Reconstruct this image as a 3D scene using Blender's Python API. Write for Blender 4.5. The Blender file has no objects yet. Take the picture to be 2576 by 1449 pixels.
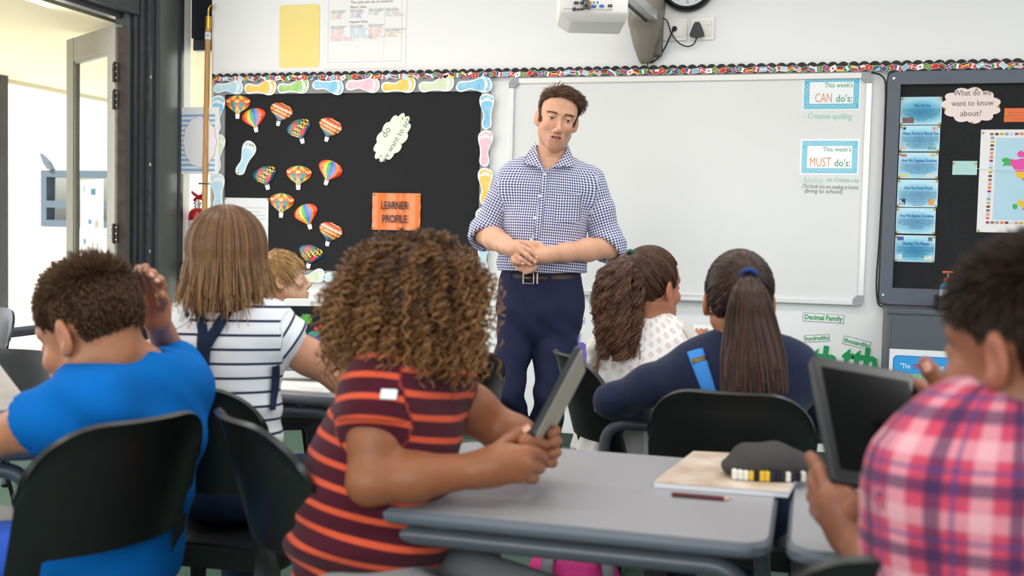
import bpy, bmesh, math, random
import numpy as np
from mathutils import Vector, Matrix
random.seed(7); RNG = np.random.default_rng(11)
PI = math.pi
SC = bpy.context.scene
COL = SC.collection

# ------------------------------------------------------------------ camera
CAMZ, FPX, YAW, PITCH, ROLL = 1.17, 2700.0, math.radians(15.5), math.radians(2.99), 0.023
CAM = np.array([0.0, 0.0, CAMZ])
_F = np.array([-math.sin(YAW)*math.cos(PITCH), math.cos(YAW)*math.cos(PITCH), -math.sin(PITCH)])
_R0 = np.array([math.cos(YAW), math.sin(YAW), 0.0]); _U0 = np.cross(_R0, _F)
_R = math.cos(ROLL)*_R0 + math.sin(ROLL)*_U0
_U = math.cos(ROLL)*_U0 - math.sin(ROLL)*_R0
cam_data = bpy.data.cameras.new('camera'); cam = bpy.data.objects.new('camera', cam_data); COL.objects.link(cam)
cam_data.sensor_width = 36; cam_data.lens = FPX/2576*36
cam.matrix_world = Matrix(((_R[0], _U[0], -_F[0], 0), (_R[1], _U[1], -_F[1], 0), (_R[2], _U[2], -_F[2], CAMZ), (0, 0, 0, 1)))
cam_data.dof.use_dof = True; cam_data.dof.focus_distance = 4.6; cam_data.dof.aperture_fstop = 3.6
cam_data.clip_start = 0.05
SC.camera = cam

# ------------------------------------------------------------------ world, sun, exposure
W = bpy.data.worlds.new('world'); SC.world = W; W.use_nodes = True
nt = W.node_tree; bg = nt.nodes['Background']
sky = nt.nodes.new('ShaderNodeTexSky'); sky.sky_type = 'NISHITA'; sky.sun_disc = False
sky.sun_elevation = math.radians(50); sky.sun_rotation = math.radians(200); sky.dust_density = 3.0; sky.air_density = 1.0
nt.links.new(sky.outputs[0], bg.inputs[0]); bg.inputs[1].default_value = 0.30
sl = bpy.data.lights.new('sun', 'SUN'); sl.energy = 8.0; sl.angle = math.radians(1.0); sl.color = (1, .96, .9)
sun = bpy.data.objects.new('sun', sl); COL.objects.link(sun)
sun.rotation_euler = Vector((0.45, 0.5, -0.75)).to_track_quat('-Z', 'Y').to_euler()
SC.view_settings.view_transform = 'Standard'; SC.view_settings.look = 'None'
SC.view_settings.gamma = 1; SC.view_settings.exposure = 0.24; SC.view_settings.use_curve_mapping = False
def area(name, loc, direction, sx, sy, power, color=(1, 1, 1)):
    l = bpy.data.lights.new(name, 'AREA'); l.shape = 'RECTANGLE'; l.size = sx; l.size_y = sy; l.energy = power; l.color = color
    o = bpy.data.objects.new(name, l); COL.objects.link(o); o.location = loc
    o.rotation_euler = Vector(direction).to_track_quat('-Z', 'Y').to_euler(); return o
# daylight from the tall glazing behind and to the right of the camera, and through the open folding doors
area('rear_window_light', (-0.6, -2.75, 1.9), (0, 1, -.05), 4.6, 1.5, 78, (.955, .978, 1))
area('right_window_light', (3.55, 2.0, 1.9), (-1, 0.1, -.1), 4.0, 1.3, 38, (.95, .975, 1))
area('doorway_light', (-3.95, 3.4, 1.35), (1, .05, -.02), 3.2, 2.0, 42, (.99, .995, 1))
CEIL = [(x, y) for y in (0.7, 2.4, 4.1) for x in (-2.5, -0.5, 1.5)]
for cx, cy in CEIL: area('ceiling_lamp_light', (cx, cy, 2.93), (0, 0, -1), 1.15, 0.3, 9.5, (.985, .99, 1))

# ------------------------------------------------------------------ helpers: projection
YW = 5.96*math.cos(YAW)                                       # back wall plane
def ray(x, y): return _F + (x-1288.0)/FPX*_R - (y-724.5)/FPX*_U
def px(x, y, d): return CAM + ray(x, y)*d                     # point at depth d along the view axis
def aty(x, y, yy): r = ray(x, y); return CAM + r*((yy)/r[1])
def atx(x, y, xx): r = ray(x, y); return CAM + r*((xx)/r[0])
def atz(x, y, z): r = ray(x, y); return CAM + r*((z-CAMZ)/r[2])
def wl(x, y, off=0.0): return aty(x, y, YW-off)
def w2(x, y, off=0.0): p = wl(x, y, off); return (p[0], p[2])

# ------------------------------------------------------------------ helpers: materials
def lin(c):
    if isinstance(c, str):
        c = c.lstrip('#'); c = tuple(int(c[i:i+2], 16)/255 for i in (0, 2, 4))
    return tuple((v/12.92 if v <= .04045 else ((v+.055)/1.055)**2.4) for v in c[:3])
MATS = {}
def setin(n, name, v):
    if name in n.inputs: n.inputs[name].default_value = v
def mat(name, col='#808080', rough=.6, metal=0, spec=.5, noise=0, nscale=40, bump=0, bscale=60, coat=0, alpha=1, trans=0, sss=0, emit=0, col2=None, stretch=None, sheen=0, ior=1.45):
    if name in MATS: return MATS[name]
    m = bpy.data.materials.new(name); m.use_nodes = True; t = m.node_tree; b = t.nodes['Principled BSDF']
    c = lin(col); b.inputs['Base Color'].default_value = (*c, 1); b.inputs['Roughness'].default_value = rough
    setin(b, 'Metallic', metal); setin(b, 'Specular IOR Level', spec); setin(b, 'Coat Weight', coat); setin(b, 'Alpha', alpha); setin(b, 'IOR', ior)
    setin(b, 'Transmission Weight', trans); setin(b, 'Sheen Weight', sheen)
    if sss:
        setin(b, 'Subsurface Weight', sss); setin(b, 'Subsurface Radius', (.012, .005, .003)); setin(b, 'Subsurface Scale', 1.0)
    if emit: setin(b, 'Emission Color', (*c, 1)); setin(b, 'Emission Strength', emit)
    tc = t.nodes.new('ShaderNodeTexCoord'); src = tc.outputs['Object']
    if stretch:
        mp = t.nodes.new('ShaderNodeMapping'); mp.inputs['Scale'].default_value = stretch; t.links.new(src, mp.inputs[0]); src = mp.outputs[0]
    if noise or col2:
        n = t.nodes.new('ShaderNodeTexNoise'); n.inputs['Scale'].default_value = nscale; n.inputs['Detail'].default_value = 4; t.links.new(src, n.inputs['Vector'])
        mx = t.nodes.new('ShaderNodeMix'); mx.data_type = 'RGBA'
        c2 = lin(col2) if col2 else tuple(v*(1-noise) for v in c)
        mx.inputs[6].default_value = (*c, 1); mx.inputs[7].default_value = (*c2, 1)
        rp = t.nodes.new('ShaderNodeMapRange'); rp.inputs[1].default_value = .3; rp.inputs[2].default_value = .7
        t.links.new(n.outputs[0], rp.inputs[0]); t.links.new(rp.outputs[0], mx.inputs[0]); t.links.new(mx.outputs[2], b.inputs['Base Color'])
    if bump:
        n = t.nodes.new('ShaderNodeTexNoise'); n.inputs['Scale'].default_value = bscale; n.inputs['Detail'].default_value = 3; t.links.new(src, n.inputs['Vector'])
        bp = t.nodes.new('ShaderNodeBump'); bp.inputs['Strength'].default_value = bump; bp.inputs['Distance'].default_value = .01
        t.links.new(n.outputs[0], bp.inputs['Height']); t.links.new(bp.outputs[0], b.inputs['Normal'])
    MATS[name] = m; return m
def attr_mat(name, attr='Col', rough=.5, spec=.5, noise=0, nscale=60, bump=0, bscale=80, sss=0, coat=0, sheen=0):
    """print / pigment colours stored on the mesh"""
    if name in MATS: return MATS[name]
    m = mat(name, '#ffffff', rough, spec=spec, bump=bump, bscale=bscale, sss=sss, coat=coat, sheen=sheen)
    t = m.node_tree; b = t.nodes['Principled BSDF']; a = t.nodes.new('ShaderNodeAttribute'); a.attribute_name = attr
    out = a.outputs['Color']
    if noise:
        n = t.nodes.new('ShaderNodeTexNoise'); n.inputs['Scale'].default_value = nscale; n.inputs['Detail'].default_value = 4
        tc = t.nodes.new('ShaderNodeTexCoord'); t.links.new(tc.outputs['Object'], n.inputs['Vector'])
        rp = t.nodes.new('ShaderNodeMapRange'); rp.inputs[1].default_value = .25; rp.inputs[2].default_value = .75; rp.inputs[3].default_value = 1-noise; rp.inputs[4].default_value = 1+noise*.4
        t.links.new(n.outputs[0], rp.inputs[0])
        vm = t.nodes.new('ShaderNodeVectorMath'); vm.operation = 'SCALE'; t.links.new(out, vm.inputs[0]); t.links.new(rp.outputs[0], vm.inputs['Scale']); out = vm.outputs[0]
    t.links.new(out, b.inputs['Base Color']); return m

# ------------------------------------------------------------------ helpers: mesh building
class MB:
    """collects faces; build() links them as one mesh object"""
    def __init__(s): s.v = []; s.f = []; s.c = []; s.n = 0
    def add(s, V, F, col=None, M=None):
        V = np.asarray(V, float).reshape(-1, 3)
        if M is not None:
            M = np.array(M); V = V @ M[:3, :3].T + M[:3, 3]
        s.v.append(V); s.f += [tuple(int(i)+s.n for i in f) for f in F]; s.c += [col]*len(F); s.n += len(V); return s
    def box(s, lo, hi, col=None, M=None):
        x0, y0, z0 = lo; x1, y1, z1 = hi
        V = [(x0,y0,z0),(x1,y0,z0),(x1,y1,z0),(x0,y1,z0),(x0,y0,z1),(x1,y0,z1),(x1,y1,z1),(x0,y1,z1)]
        return s.add(V, [(3,2,1,0),(4,5,6,7),(0,1,5,4),(1,2,6,5),(2,3,7,6),(3,0,4,7)], col, M)
    def rbox(s, lo, hi, r=.004, seg=2, col=None, M=None):
        bm = bmesh.new(); bmesh.ops.create_cube(bm, size=1)
        lo = Vector(lo); hi = Vector(hi)
        for v in bm.verts: v.co = Vector((lo[i]+(v.co[i]+.5)*(hi[i]-lo[i]) for i in range(3)))
        bmesh.ops.bevel(bm, geom=list(bm.edges), offset=min(r, .49*min(hi[i]-lo[i] for i in range(3))), segments=seg, affect='EDGES', profile=.5)
        bm.verts.index_update(); s.add([v.co[:] for v in bm.verts], [[v.index for v in f.verts] for f in bm.faces], col, M); bm.free(); return s
    def tube(s, pts, r, n=10, col=None, cap=True, M=None, flat=1.0):
        P = np.asarray(pts, float); m = len(P); R = np.full(m, r) if np.isscalar(r) else np.asarray(r, float)
        T = np.gradient(P, axis=0); T /= (np.linalg.norm(T, axis=1)[:, None]+1e-12)
        a = np.array([0, 0, 1.0]) if abs(T[0][2]) < .9 else np.array([1.0, 0, 0])
        N = np.cross(T[0], a); N /= np.linalg.norm(N); V = []
        ang = np.linspace(0, 2*PI, n, endpoint=False)
        for i in range(m):
            N = N - T[i]*np.dot(N, T[i]); N /= np.linalg.norm(N)+1e-12; B = np.cross(T[i], N)
            V += [P[i]+R[i]*(math.cos(t)*N+flat*math.sin(t)*B) for t in ang]
        F = [(i*n+j, i*n+(j+1) % n, (i+1)*n+(j+1) % n, (i+1)*n+j) for i in range(m-1) for j in range(n)]
        if cap: F += [tuple(range(n-1, -1, -1)), tuple((m-1)*n+j for j in range(n))]
        return s.add(V, F, col, M)
    def lathe(s, prof, n=24, col=None, M=None):
        V = []; m = len(prof)
        for r, z in prof: V += [(r*math.cos(2*PI*j/n), r*math.sin(2*PI*j/n), z) for j in range(n)]
        F = [(i*n+j, i*n+(j+1) % n, (i+1)*n+(j+1) % n, (i+1)*n+j) for i in range(m-1) for j in range(n)]
        F += [tuple(range(n-1, -1, -1)), tuple((m-1)*n+j for j in range(n))]
        return s.add(V, F, col, M)
    def prism(s, poly, t0, t1, axis='y', col=None, M=None):
        """poly in (x,z), extruded along y from t0 (front, nearer camera) to t1"""
        n = len(poly); ar = sum(poly[i][0]*poly[(i+1) % n][1]-poly[(i+1) % n][0]*poly[i][1] for i in range(n))
        if ar < 0: poly = poly[::-1]
        if axis == 'y': V = [(a, t0, b) for a, b in poly]+[(a, t1, b) for a, b in poly]
        else: V = [(a, b, t1) for a, b in poly]+[(a, b, t0) for a, b in poly]
        F = [tuple(range(n)), tuple(range(2*n-1, n-1, -1))]+[(i, n+i, n+(i+1) % n, (i+1) % n) for i in range(n)]
        return s.add(V, F, col, M)
    def build_each(s, name, m, parent=None):
        k = 0; base = 0; out = []
        for V in s.v:
            q = MB(); n = len(V); F = []; c = None
            while k < len(s.f) and base <= s.f[k][0] < base+n: F.append([i-base for i in s.f[k]]); c = s.c[k]; k += 1
            q.add(V, F, c); out.append(q.build(name, m, parent)); base += n
        return out
    def build(s, name, m, parent=None, smooth=False, origin=None):
        V = np.concatenate(s.v) if s.v else np.zeros((0, 3))
        off = np.array(parent.location) if (parent is not None and origin is None and parent.get('_world')) else (np.array(origin) if origin is not None else np.zeros(3))
        me = bpy.data.meshes.new(name); me.from_pydata((V-off).tolist(), [], s.f)
        if any(c is not None for c in s.c):
            ca = me.color_attributes.new('Col', 'FLOAT_COLOR', 'CORNER')
            arr = np.ones((len(me.loops), 4), np.float32); k = 0
            for f, c in zip(s.f, s.c):
                n = len(f); arr[k:k+n, :3] = lin(c) if c is not None else (1, 1, 1); k += n
            ca.data.foreach_set('color', arr.ravel())
        if smooth: me.shade_smooth() if hasattr(me, 'shade_smooth') else None
        for mm in (m if isinstance(m, (list, tuple)) else [m]): me.materials.append(mm)
        o = bpy.data.objects.new(name, me); COL.objects.link(o)
        if parent is not None: o.parent = parent
        if origin is not None: o.location = origin
        return o
def smooth_by_angle(o, deg=40):
    me = o.data; me.shade_smooth(); bm = bmesh.new(); bm.from_mesh(me); lim = math.radians(deg)
    for e in bm.edges:
        if len(e.link_faces) == 2 and e.calc_face_angle(0) > lim: e.smooth = False
    bm.to_mesh(me); bm.free(); return o
def tag(o, label=None, cat=None, group=None, kind=None):
    if label: o['label'] = label
    if cat: o['category'] = cat
    if group: o['group'] = group
    if kind: o['kind'] = kind
    return o
def thing(name, loc, label, cat, group=None, rz=0, world=False):
    o = bpy.data.objects.new(name, None); COL.objects.link(o); o.location = loc; o.rotation_euler = (0, 0, rz); o.empty_display_size = .05
    if world: o['_world'] = 1        # its parts are given in world coordinates
    return tag(o, label, cat, group)
def struct(name, mb, m, parent=None):
    o = mb.build(name, m, parent)
    if parent is None: o['kind'] = 'structure'
    return o
def copy_tree(o, parent=None):
    c = o.copy(); COL.objects.link(c); c.parent = parent
    for ch in o.children: copy_tree(ch, c)
    return c
def rrect(x0, z0, x1, z1, r, n=5):
    P = []
    for cx, cz, a in ((x1-r, z1-r, 0), (x0+r, z1-r, 90), (x0+r, z0+r, 180), (x1-r, z0+r, 270)):
        P += [(cx+r*math.cos(math.radians(a+90*i/n)), cz+r*math.sin(math.radians(a+90*i/n))) for i in range(n+1)]
    return P
_TXT = {}
def text_geo(txt, bold=0.0):
    key = (txt, bold)
    if key in _TXT: return _TXT[key]
    cu = bpy.data.curves.new('t', 'FONT'); cu.body = txt; cu.size = 1; cu.resolution_u = 2; cu.offset = bold; cu.align_x = 'CENTER'; cu.align_y = 'CENTER'; cu.fill_mode = 'FRONT' if hasattr(cu, 'fill_mode') else None
    o = bpy.data.objects.new('t', cu); COL.objects.link(o)
    dg = bpy.context.evaluated_depsgraph_get(); me = bpy.data.meshes.new_from_object(o.evaluated_get(dg))
    V = np.array([v.co[:] for v in me.vertices]).reshape(-1, 3); F = [tuple(p.vertices) for p in me.polygons]
    bpy.data.objects.remove(o); bpy.data.curves.remove(cu); bpy.data.meshes.remove(me)
    _TXT[key] = (V, F); return V, F
def put_text(mb, txt, x, z, size, y, col, rot=0.0, bold=0.0, align='C', shear=0.0, width=None):
    """flat print standing on a plane facing -y; x,z = centre (or left edge)"""
    V, F = text_geo(txt, bold)
    if not len(V): return
    V = V.copy(); V[:, 0] += V[:, 1]*shear
    lo, hi = V[:, 0].min(), V[:, 0].max()
    if align == 'L': V[:, 0] -= lo
    if width: V[:, 0] *= width/((hi-lo)*size)
    V *= size; c, s_ = math.cos(rot), math.sin(rot)
    Q = np.stack([x+c*V[:, 0]-s_*V[:, 1], np.full(len(V), y), z+s_*V[:, 0]+c*V[:, 1]], 1)
    mb.add(Q, F, col)
def catmull(P, n=4, closed=True):
    P = np.array(P, float); m = len(P); out = []
    for i in range(m if closed else m-1):
        p0, p1, p2, p3 = (P[(i-1) % m], P[i], P[(i+1) % m], P[(i+2) % m]) if closed else (P[max(i-1, 0)], P[i], P[i+1], P[min(i+2, m-1)])
        for k in range(n):
            t = k/n; out.append(.5*((2*p1)+(-p0+p2)*t+(2*p0-5*p1+4*p2-p3)*t*t+(-p0+3*p1-3*p2+p3)*t**3))
    if not closed: out.append(P[-1])
    return np.array(out)
# ================================================================== THE SETTING
XL = -3.72                                                   # left wall plane (folding doors)
white_wall = mat('white_plaster', '#efeff0', .75, bump=.05, bscale=220)
carpet = mat('green_carpet', '#67806f', .95, noise=.35, nscale=260, bump=.5, bscale=500, spec=.1)
ceil_m = mat('ceiling_board', '#f2f0ec', .8)
frame_dark = mat('charcoal_painted_steel', '#393d43', .34, noise=.25, nscale=14, spec=.6)
frame_olive = mat('grey_green_painted_steel', '#5c625e', .38, noise=.12, nscale=6)
frame_grey = mat('grey_painted_door', '#8b8b82', .45, noise=.08, nscale=20)
glass = mat('clear_glass', '#f4fbf8', .02, trans=1.0, ior=1.05, spec=.35)
white_paint = mat('white_gloss_paint', '#eceae6', .4)
chrome = mat('polished_metal', '#c8c8c8', .22, metal=1)
card_white = mat('white_card', '#eceef0', .5)
brass = mat('brass', '#c9a24a', .28, metal=1)
black_pl = mat('black_plastic', '#0d0d0e', .3, spec=.5)

struct('floor', MB().box((XL-.05, -3, -.08), (3.7, YW+.2, 0)), carpet)
struct('ceiling', MB().box((XL-.25, -3, 3.0), (3.7, YW+.2, 3.15)), ceil_m)
# back wall with the narrow glazed slot next to the door post
wx0, wx1 = w2(456, 300)[0], w2(531, 300)[0]
bw = MB().box((wx1, YW, 0), (3.7, YW+.18, 3.0)).box((wx0-.06, YW, 2.72), (wx1, YW+.18, 3.0)).box((wx0-.06, YW, 0), (wx1, YW+.18, .35))
struct('wall_back', bw, white_wall)
struct('baseboard_back', MB().rbox((wx1, YW-.018, 0), (3.7, YW, .07), .003), mat('dark_green_skirting', '#3f5148', .7))
struct('wall_right', MB().box((3.6, -3, 0), (3.75, YW, 1.2)).box((3.6, -3, 2.55), (3.75, YW, 3.0)).box((3.6, -3, 1.2), (3.75, 0, 2.55)).box((3.6, 4.1, 1.2), (3.75, YW, 2.55)), mat('warm_grey_wall', '#8d8a84', .8))
struct('wall_rear', MB().box((XL, -3.1, 0), (3.7, -2.95, 1.1)).box((XL, -3.1, 2.7), (3.7, -2.95, 3.0)).box((XL, -3.1, 1.1), (-3.0, -2.95, 2.7)).box((1.9, -3.1, 1.1), (3.7, -2.95, 2.7)), MATS['warm_grey_wall'])
# left wall: solid behind the camera, header over the wide folding-door opening
YJ = atx(332, 300, XL)[1]                                   # near face of the door jamb
struct('wall_left', MB().box((XL-.2, -3, 0), (XL, 1.75, 3.0)).box((XL-.2, 1.75, 2.46), (XL, YW, 3.0)).box((XL-.2, YW-.06, 0), (XL-.1, YW+.18, 2.36)), white_wall)
hd = MB().rbox((XL-.14, 1.75, 2.345), (XL+.015, YJ+.05, 2.47), .006).rbox((XL-.11, 1.75, 2.315), (XL-.05, YJ+.05, 2.35), .004)
struct('trim_1', hd, frame_dark)
# jamb: stack of steel sections, then the wide olive post next to the back wall
o = bpy.data.objects.new('trim_2', None); COL.objects.link(o); o['kind'] = 'structure'
def strip(px0, px1, dep, m, name, h=2.47, out=.10):
    y0, y1 = atx(px0, 300, XL)[1], atx(px1, 300, XL)[1]
    smooth_by_angle(MB().rbox((XL-out, y0, 0), (XL+dep, y1-.002, h), .006).build(name, m, o))
strip(327, 338, -.02, frame_olive, 'jamb_section')
strip(338, 349, .0, frame_dark, 'jamb_section')
strip(349, 363, .012, frame_dark, 'jamb_section', 2.5)
strip(363, 371, .03, mat('worn_steel_edge', '#4a4e55', .3, noise=.5, nscale=30), 'jamb_section', 2.6)
strip(371, 385, .02, frame_dark, 'jamb_section', 2.9)
strip(385, 431, .05, frame_olive, 'post', 3.0)
strip(431, 443, .056, frame_dark, 'post_edge', 3.0)
for k in range(3):
    pz = 1.0+.5*k
    MB().rbox((XL+.03, YJ+.12, pz), (XL+.037, YJ+.135, pz+.02), .002).build('screw_plate', chrome, o)
# glazed slot: white frame, dark transoms, pane
o = bpy.data.objects.new('window_1', None); COL.objects.link(o); o['kind'] = 'structure'
wm = MB().rbox((wx0-.045, YW-.03, 0), (wx0, YW+.1, 3.0), .004); wm.build('window_frame', white_paint, o)
MB().rbox((wx0, YW+.0, 0.35), (wx1, YW+.17, .37), .003).build('window_sill', frame_dark, o)
zt = w2(490, 118)[1]
MB().rbox((wx0, YW+.12, zt), (wx1, YW+.175, zt+.07), .004).build('transom', frame_dark, o)
MB().rbox((wx0, YW+.10, zt+.07), (wx1, YW+.175, 2.72), .004).build('upper_panel', mat('dark_blue_panel', '#1d242c', .35), o)
zt = w2(490, 690)[1]
MB().rbox((wx0, YW+.13, zt-.05), (wx1, YW+.175, zt), .004).build('transom', mat('grey_transom', '#6b6763', .5), o)
MB().box((wx0, YW+.148, .35), (wx1, YW+.154, 2.72)).build('pane', glass, o)

# ---- open folding-door leaf, swung outwards from the jamb
hp = atx(312, 300, XL); fp = np.array([-4.36, 5.64]); L = np.hypot(fp[0]-hp[0], fp[1]-hp[1])
ang = math.atan2(fp[1]-hp[1], fp[0]-hp[0])
leaf = bpy.data.objects.new('door_1', None); COL.objects.link(leaf); leaf.location = (hp[0]-.02, hp[1]-.02, .02); leaf.rotation_euler = (0, 0, ang); leaf['kind'] = 'structure'
LH = 2.25; st = .115
MB().rbox((0, -.022, 0), (st, .022, LH), .004).build('door_stile', frame_grey, leaf)
MB().rbox((L-st, -.022, 0), (L, .022, LH), .004).build('door_stile', frame_grey, leaf)
MB().rbox((st, -.02, LH-.14), (L-st, .02, LH), .004).build('door_rail', frame_grey, leaf)
MB().rbox((st, -.02, 0), (L-st, .02, .2), .004).build('door_rail', frame_grey, leaf)
g = MB()
for a0, b0, a1, b1 in ((st, .2, st+.015, LH-.14), (L-st-.015, .2, L-st, LH-.14), (st, LH-.155, L-st, LH-.14), (st, .2, L-st, .215)):
    g.box((a0, -.014, b0), (a1, .014, b1))
g.build('glazing_bead', frame_grey, leaf)
MB().box((st, -.003, .2), (L-st, .003, LH-.14)).build('pane', glass, leaf)
MB().rbox((-.03, -.035, 0), (-.002, .02, LH-.02), .003).build('door_edge', mat('brown_weathered_edge', '#5b4d48', .6, noise=.4, nscale=25), leaf)
hinge_m = mat('dark_iron', '#2c2522', .4, metal=.6)
for zz, tall in ((1.93, .1), (1.78, .1), (.62, .11), (1.06-.02, .1)):
    h = MB().rbox((-.068, .022, zz), (.012, .034, zz+tall), .002).tube([(-.03, .036, zz-.006), (-.03, .036, zz+tall+.006)], .008, 8)
    ho = h.build('hinge', hinge_m, leaf)
    s = MB()
    for k in range(3):
        for sx in (-.056, .0): s.lathe([(.0062, 0), (.0055, .004), (.001, .0045)], 8, M=Matrix.Translation((sx, .034, zz+.016+k*.034)) @ Matrix.Rotation(-PI/2, 4, 'X'))
    s.build_each('screw_head', chrome, ho)
# poster taped on the leaf's glass
pl = thing('taped_notice', (0, 0, 0), 'white printed notice with small teal pictures taped on the door glass', 'notice')
M = leaf.matrix_basis.copy(); M = Matrix.Translation(leaf.location) @ Matrix.Rotation(ang, 4, 'Z')
n = MB().box((L*.26, .006, .96), (L*.74, .008, 1.40), '#eef2f3')
for (a, b, w, h_, c) in ((.42, 1.31, .07, .035, '#3f8aa0'), (.64, 1.33, .02, .03, '#8fbfa0'), (.36, 1.12, .05, .04, '#b3b0a0'), (.5, 1.14, .05, .025, '#4d97b8'), (.62, 1.02, .035, .03, '#4d97b8'), (.36, 1.0, .02, .03, '#a8a890'), (.46, 1.0, .02, .03, '#b0a898')):
    n.box((L*a, .008, b), (L*a+w, .0085, b+h_), c)
for k in range(9): n.box((L*.29, .008, 1.18-.02*k), (L*.29+.05+.02*(k % 3), .0083, 1.183-.02*k), '#b9c4cc')
# print faces the room: the leaf's -y side shows to the camera
no = n.build('sheet', attr_mat('printed_paper', rough=.45), pl); pl.matrix_world = M

# ---- outside: paving, covered way, white building with a window
ext_white = mat('sunlit_white_render', '#f4f1ea', .9, noise=.03, nscale=3)
struct('ground_paving', MB().box((-16, -3, -.12), (XL-.05, 16, -.02)).box((XL-.05, YW+.2, -.12), (4, 16, -.02)), mat('pale_concrete', '#d9d5cb', .9, noise=.08, nscale=2))['kind'] = 'structure'
ca = aty(10, 203, 1); XC = -6.35
cz = atx(10, 203, XC)[2]
struct('canopy_soffit', MB().box((XC, -3, cz+.02), (XL-.19, 14, cz+.45)), mat('cream_soffit', '#d8d2b4', .8))
struct('canopy_fascia', MB().box((XC-.04, -3, cz-.015), (XC, 14, cz+.3)), mat('cream_fascia', '#cfcdb9', .7))
YB = 9.3
def eb(x, y): p = aty(x, y, YB); return p[0], p[2]
b = thing('outside_building', ((-14+4)/2, YB, 0), 'white rendered building with a blue-grey window across the yard', 'building', world=True)
X0, Z1 = eb(107, 428); X1, Z0 = eb(318, 575)
bwm = MB().box((-15, YB, -.1), (X0, YB+.2, 4.2)).box((X1, YB, -.1), (4, YB+.2, 4.2)).box((X0, YB, -.1), (X1, YB+.2, Z0)).box((X0, YB, Z1), (X1, YB+.2, 4.2))
bwm.build('wall', ext_white, b)
fr = mat('blue_grey_window_frame', '#43525e', .5)
wf = MB(); t_ = .07
wf.box((X0, YB-.03, Z0), (X0+t_, YB+.1, Z1)).box((X1-t_, YB-.03, Z0), (X1, YB+.1, Z1)).box((X0+t_, YB-.03, Z0), (X1-t_, YB+.1, Z0+t_)).box((X0+t_, YB-.03, Z1-t_), (X1-t_, YB+.1, Z1))
zm = Z0+(Z1-Z0)*.4; wf.box((X0+t_, YB-.03, zm-.035), (X1-t_, YB+.1, zm+.035))
win = wf.build('window', fr, b)
MB().box((X0+t_, YB+.05, Z0+t_), (X1-t_, YB+.056, Z1-t_)).build('pane', glass, win)
MB().box((X0, YB+.6, Z0-.3), (X1, YB+.62, Z1+.3)).build('blind', mat('grey_interior', '#8d8a86', .9), win)
MB().box((X0+.15, YB+.45, Z0+.1), (X0+.8, YB+.5, Z0+.75)).build('pinboard', mat('orange_wood_interior', '#b98452', .7), win)
MB().box((X0+.95, YB+.45, Z0-.1), (X1, YB+.5, Z0+1.0)).build('pinboard', mat('orange_wood_interior', '#b98452', .7), win)
# children's painted handprints scattered on the wall, and a dark fin-shaped sculpture
hp_m = attr_mat('paint_marks', rough=.8)
rr = random.Random(3); spots = [(75+10*(k % 3), 335+34*k) for k in range(8)]+[(150+26*k, 345+22*(k % 3)) for k in range(7)]+[(200+22*k, 395+9*(k % 2)) for k in range(5)]+[(105+28*k, 590+14*(k % 3)) for k in range(7)]
for x, y in spots:
    cx, cz2 = eb(x+rr.uniform(-4, 4), y); c = rr.choice(['#d8a898', '#d8c090', '#a8c0d8', '#d4a8b8', '#b4d0a8', '#dcb498']); s_ = rr.uniform(.022, .034)
    MB().prism([(cx+s_*math.cos(a)*(1+.25*math.cos(5*a)), cz2+s_*(1+.25*math.cos(5*a))*math.sin(a)) for a in np.linspace(0, 2*PI, 20, endpoint=False)], YB-.004, YB+.01, col=c).build('painted_handprint', hp_m, b)
fx = [eb(*p) for p in ((108, 386), (118, 395), (130, 408), (140, 427), (128, 427), (118, 412))]
MB().prism(fx, YB-.06, YB).build('fin_ornament', mat('slate', '#4a5560', .6), b)
# covered walkway post at the far left edge
ps = atx(4, 400, XC+.1)
pobj = thing('canopy_post', (ps[0], ps[1], 0), 'dark steel post holding the outdoor canopy at the far left', 'post')
MB().rbox((-.09, -.05, -.02), (.025, .05, cz+.02), .006).build('shaft', frame_dark, pobj)
MB().rbox((-.14, -.1, -.02), (.08, .1, .02), .004).build('base_plate', frame_dark, pobj)

# ---- ceiling lamps (above the frame)
for cy, w in ((.7, 'on the camera side of the room'), (2.4, 'over the middle of the room'), (4.1, 'nearest the whiteboard wall')):
    l = thing('ceiling_light', (-.5, cy, 3.0), 'long white strip ceiling lamp '+w, 'lamp', 'ceiling lamps')
    MB().rbox((-2.62, -.19, -.05), (2.62, .19, 0), .006).build('housing', white_paint, l)
    MB().box((-2.58, -.155, -.056), (2.58, .155, -.05)).build('diffuser', mat('lamp_diffuser', '#fff6e8', .5, emit=1.0), l)
# ================================================================== THINGS ON THE BACK WALL
PRINT = attr_mat('printed_paper', rough=.45)
GLOSS = attr_mat('laminated_print', rough=.22, spec=.5, coat=.3)
FELT = mat('black_felt', '#38383a', .95, noise=.5, nscale=420, bump=.4, bscale=900, spec=.1)
def rectpx(x0, y0, x1, y1, off=0):
    a, b, c, d = w2(x0, y0, off), w2(x1, y0, off), w2(x1, y1, off), w2(x0, y1, off)
    return (a[0]+d[0])/2, (c[1]+d[1])/2, (b[0]+c[0])/2, (a[1]+b[1])/2        # X0 Z0 X1 Z1
def yo(off): return YW-off
def pin(mb, x, z, off, c='#c9a24a'): mb.lathe([(.006, 0), (.0055, .003), (.002, .005)], 8, c, M=Matrix.Translation((x, yo(off), z)) @ Matrix.Rotation(PI/2, 4, 'X'))
pin_m = attr_mat('brass_pin', rough=.25, spec=.9)
def pins(parent, pts, off):
    for x, z in pts:
        m = MB(); pin(m, x, z, off); m.build('drawing_pin', pin_m, parent)
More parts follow.
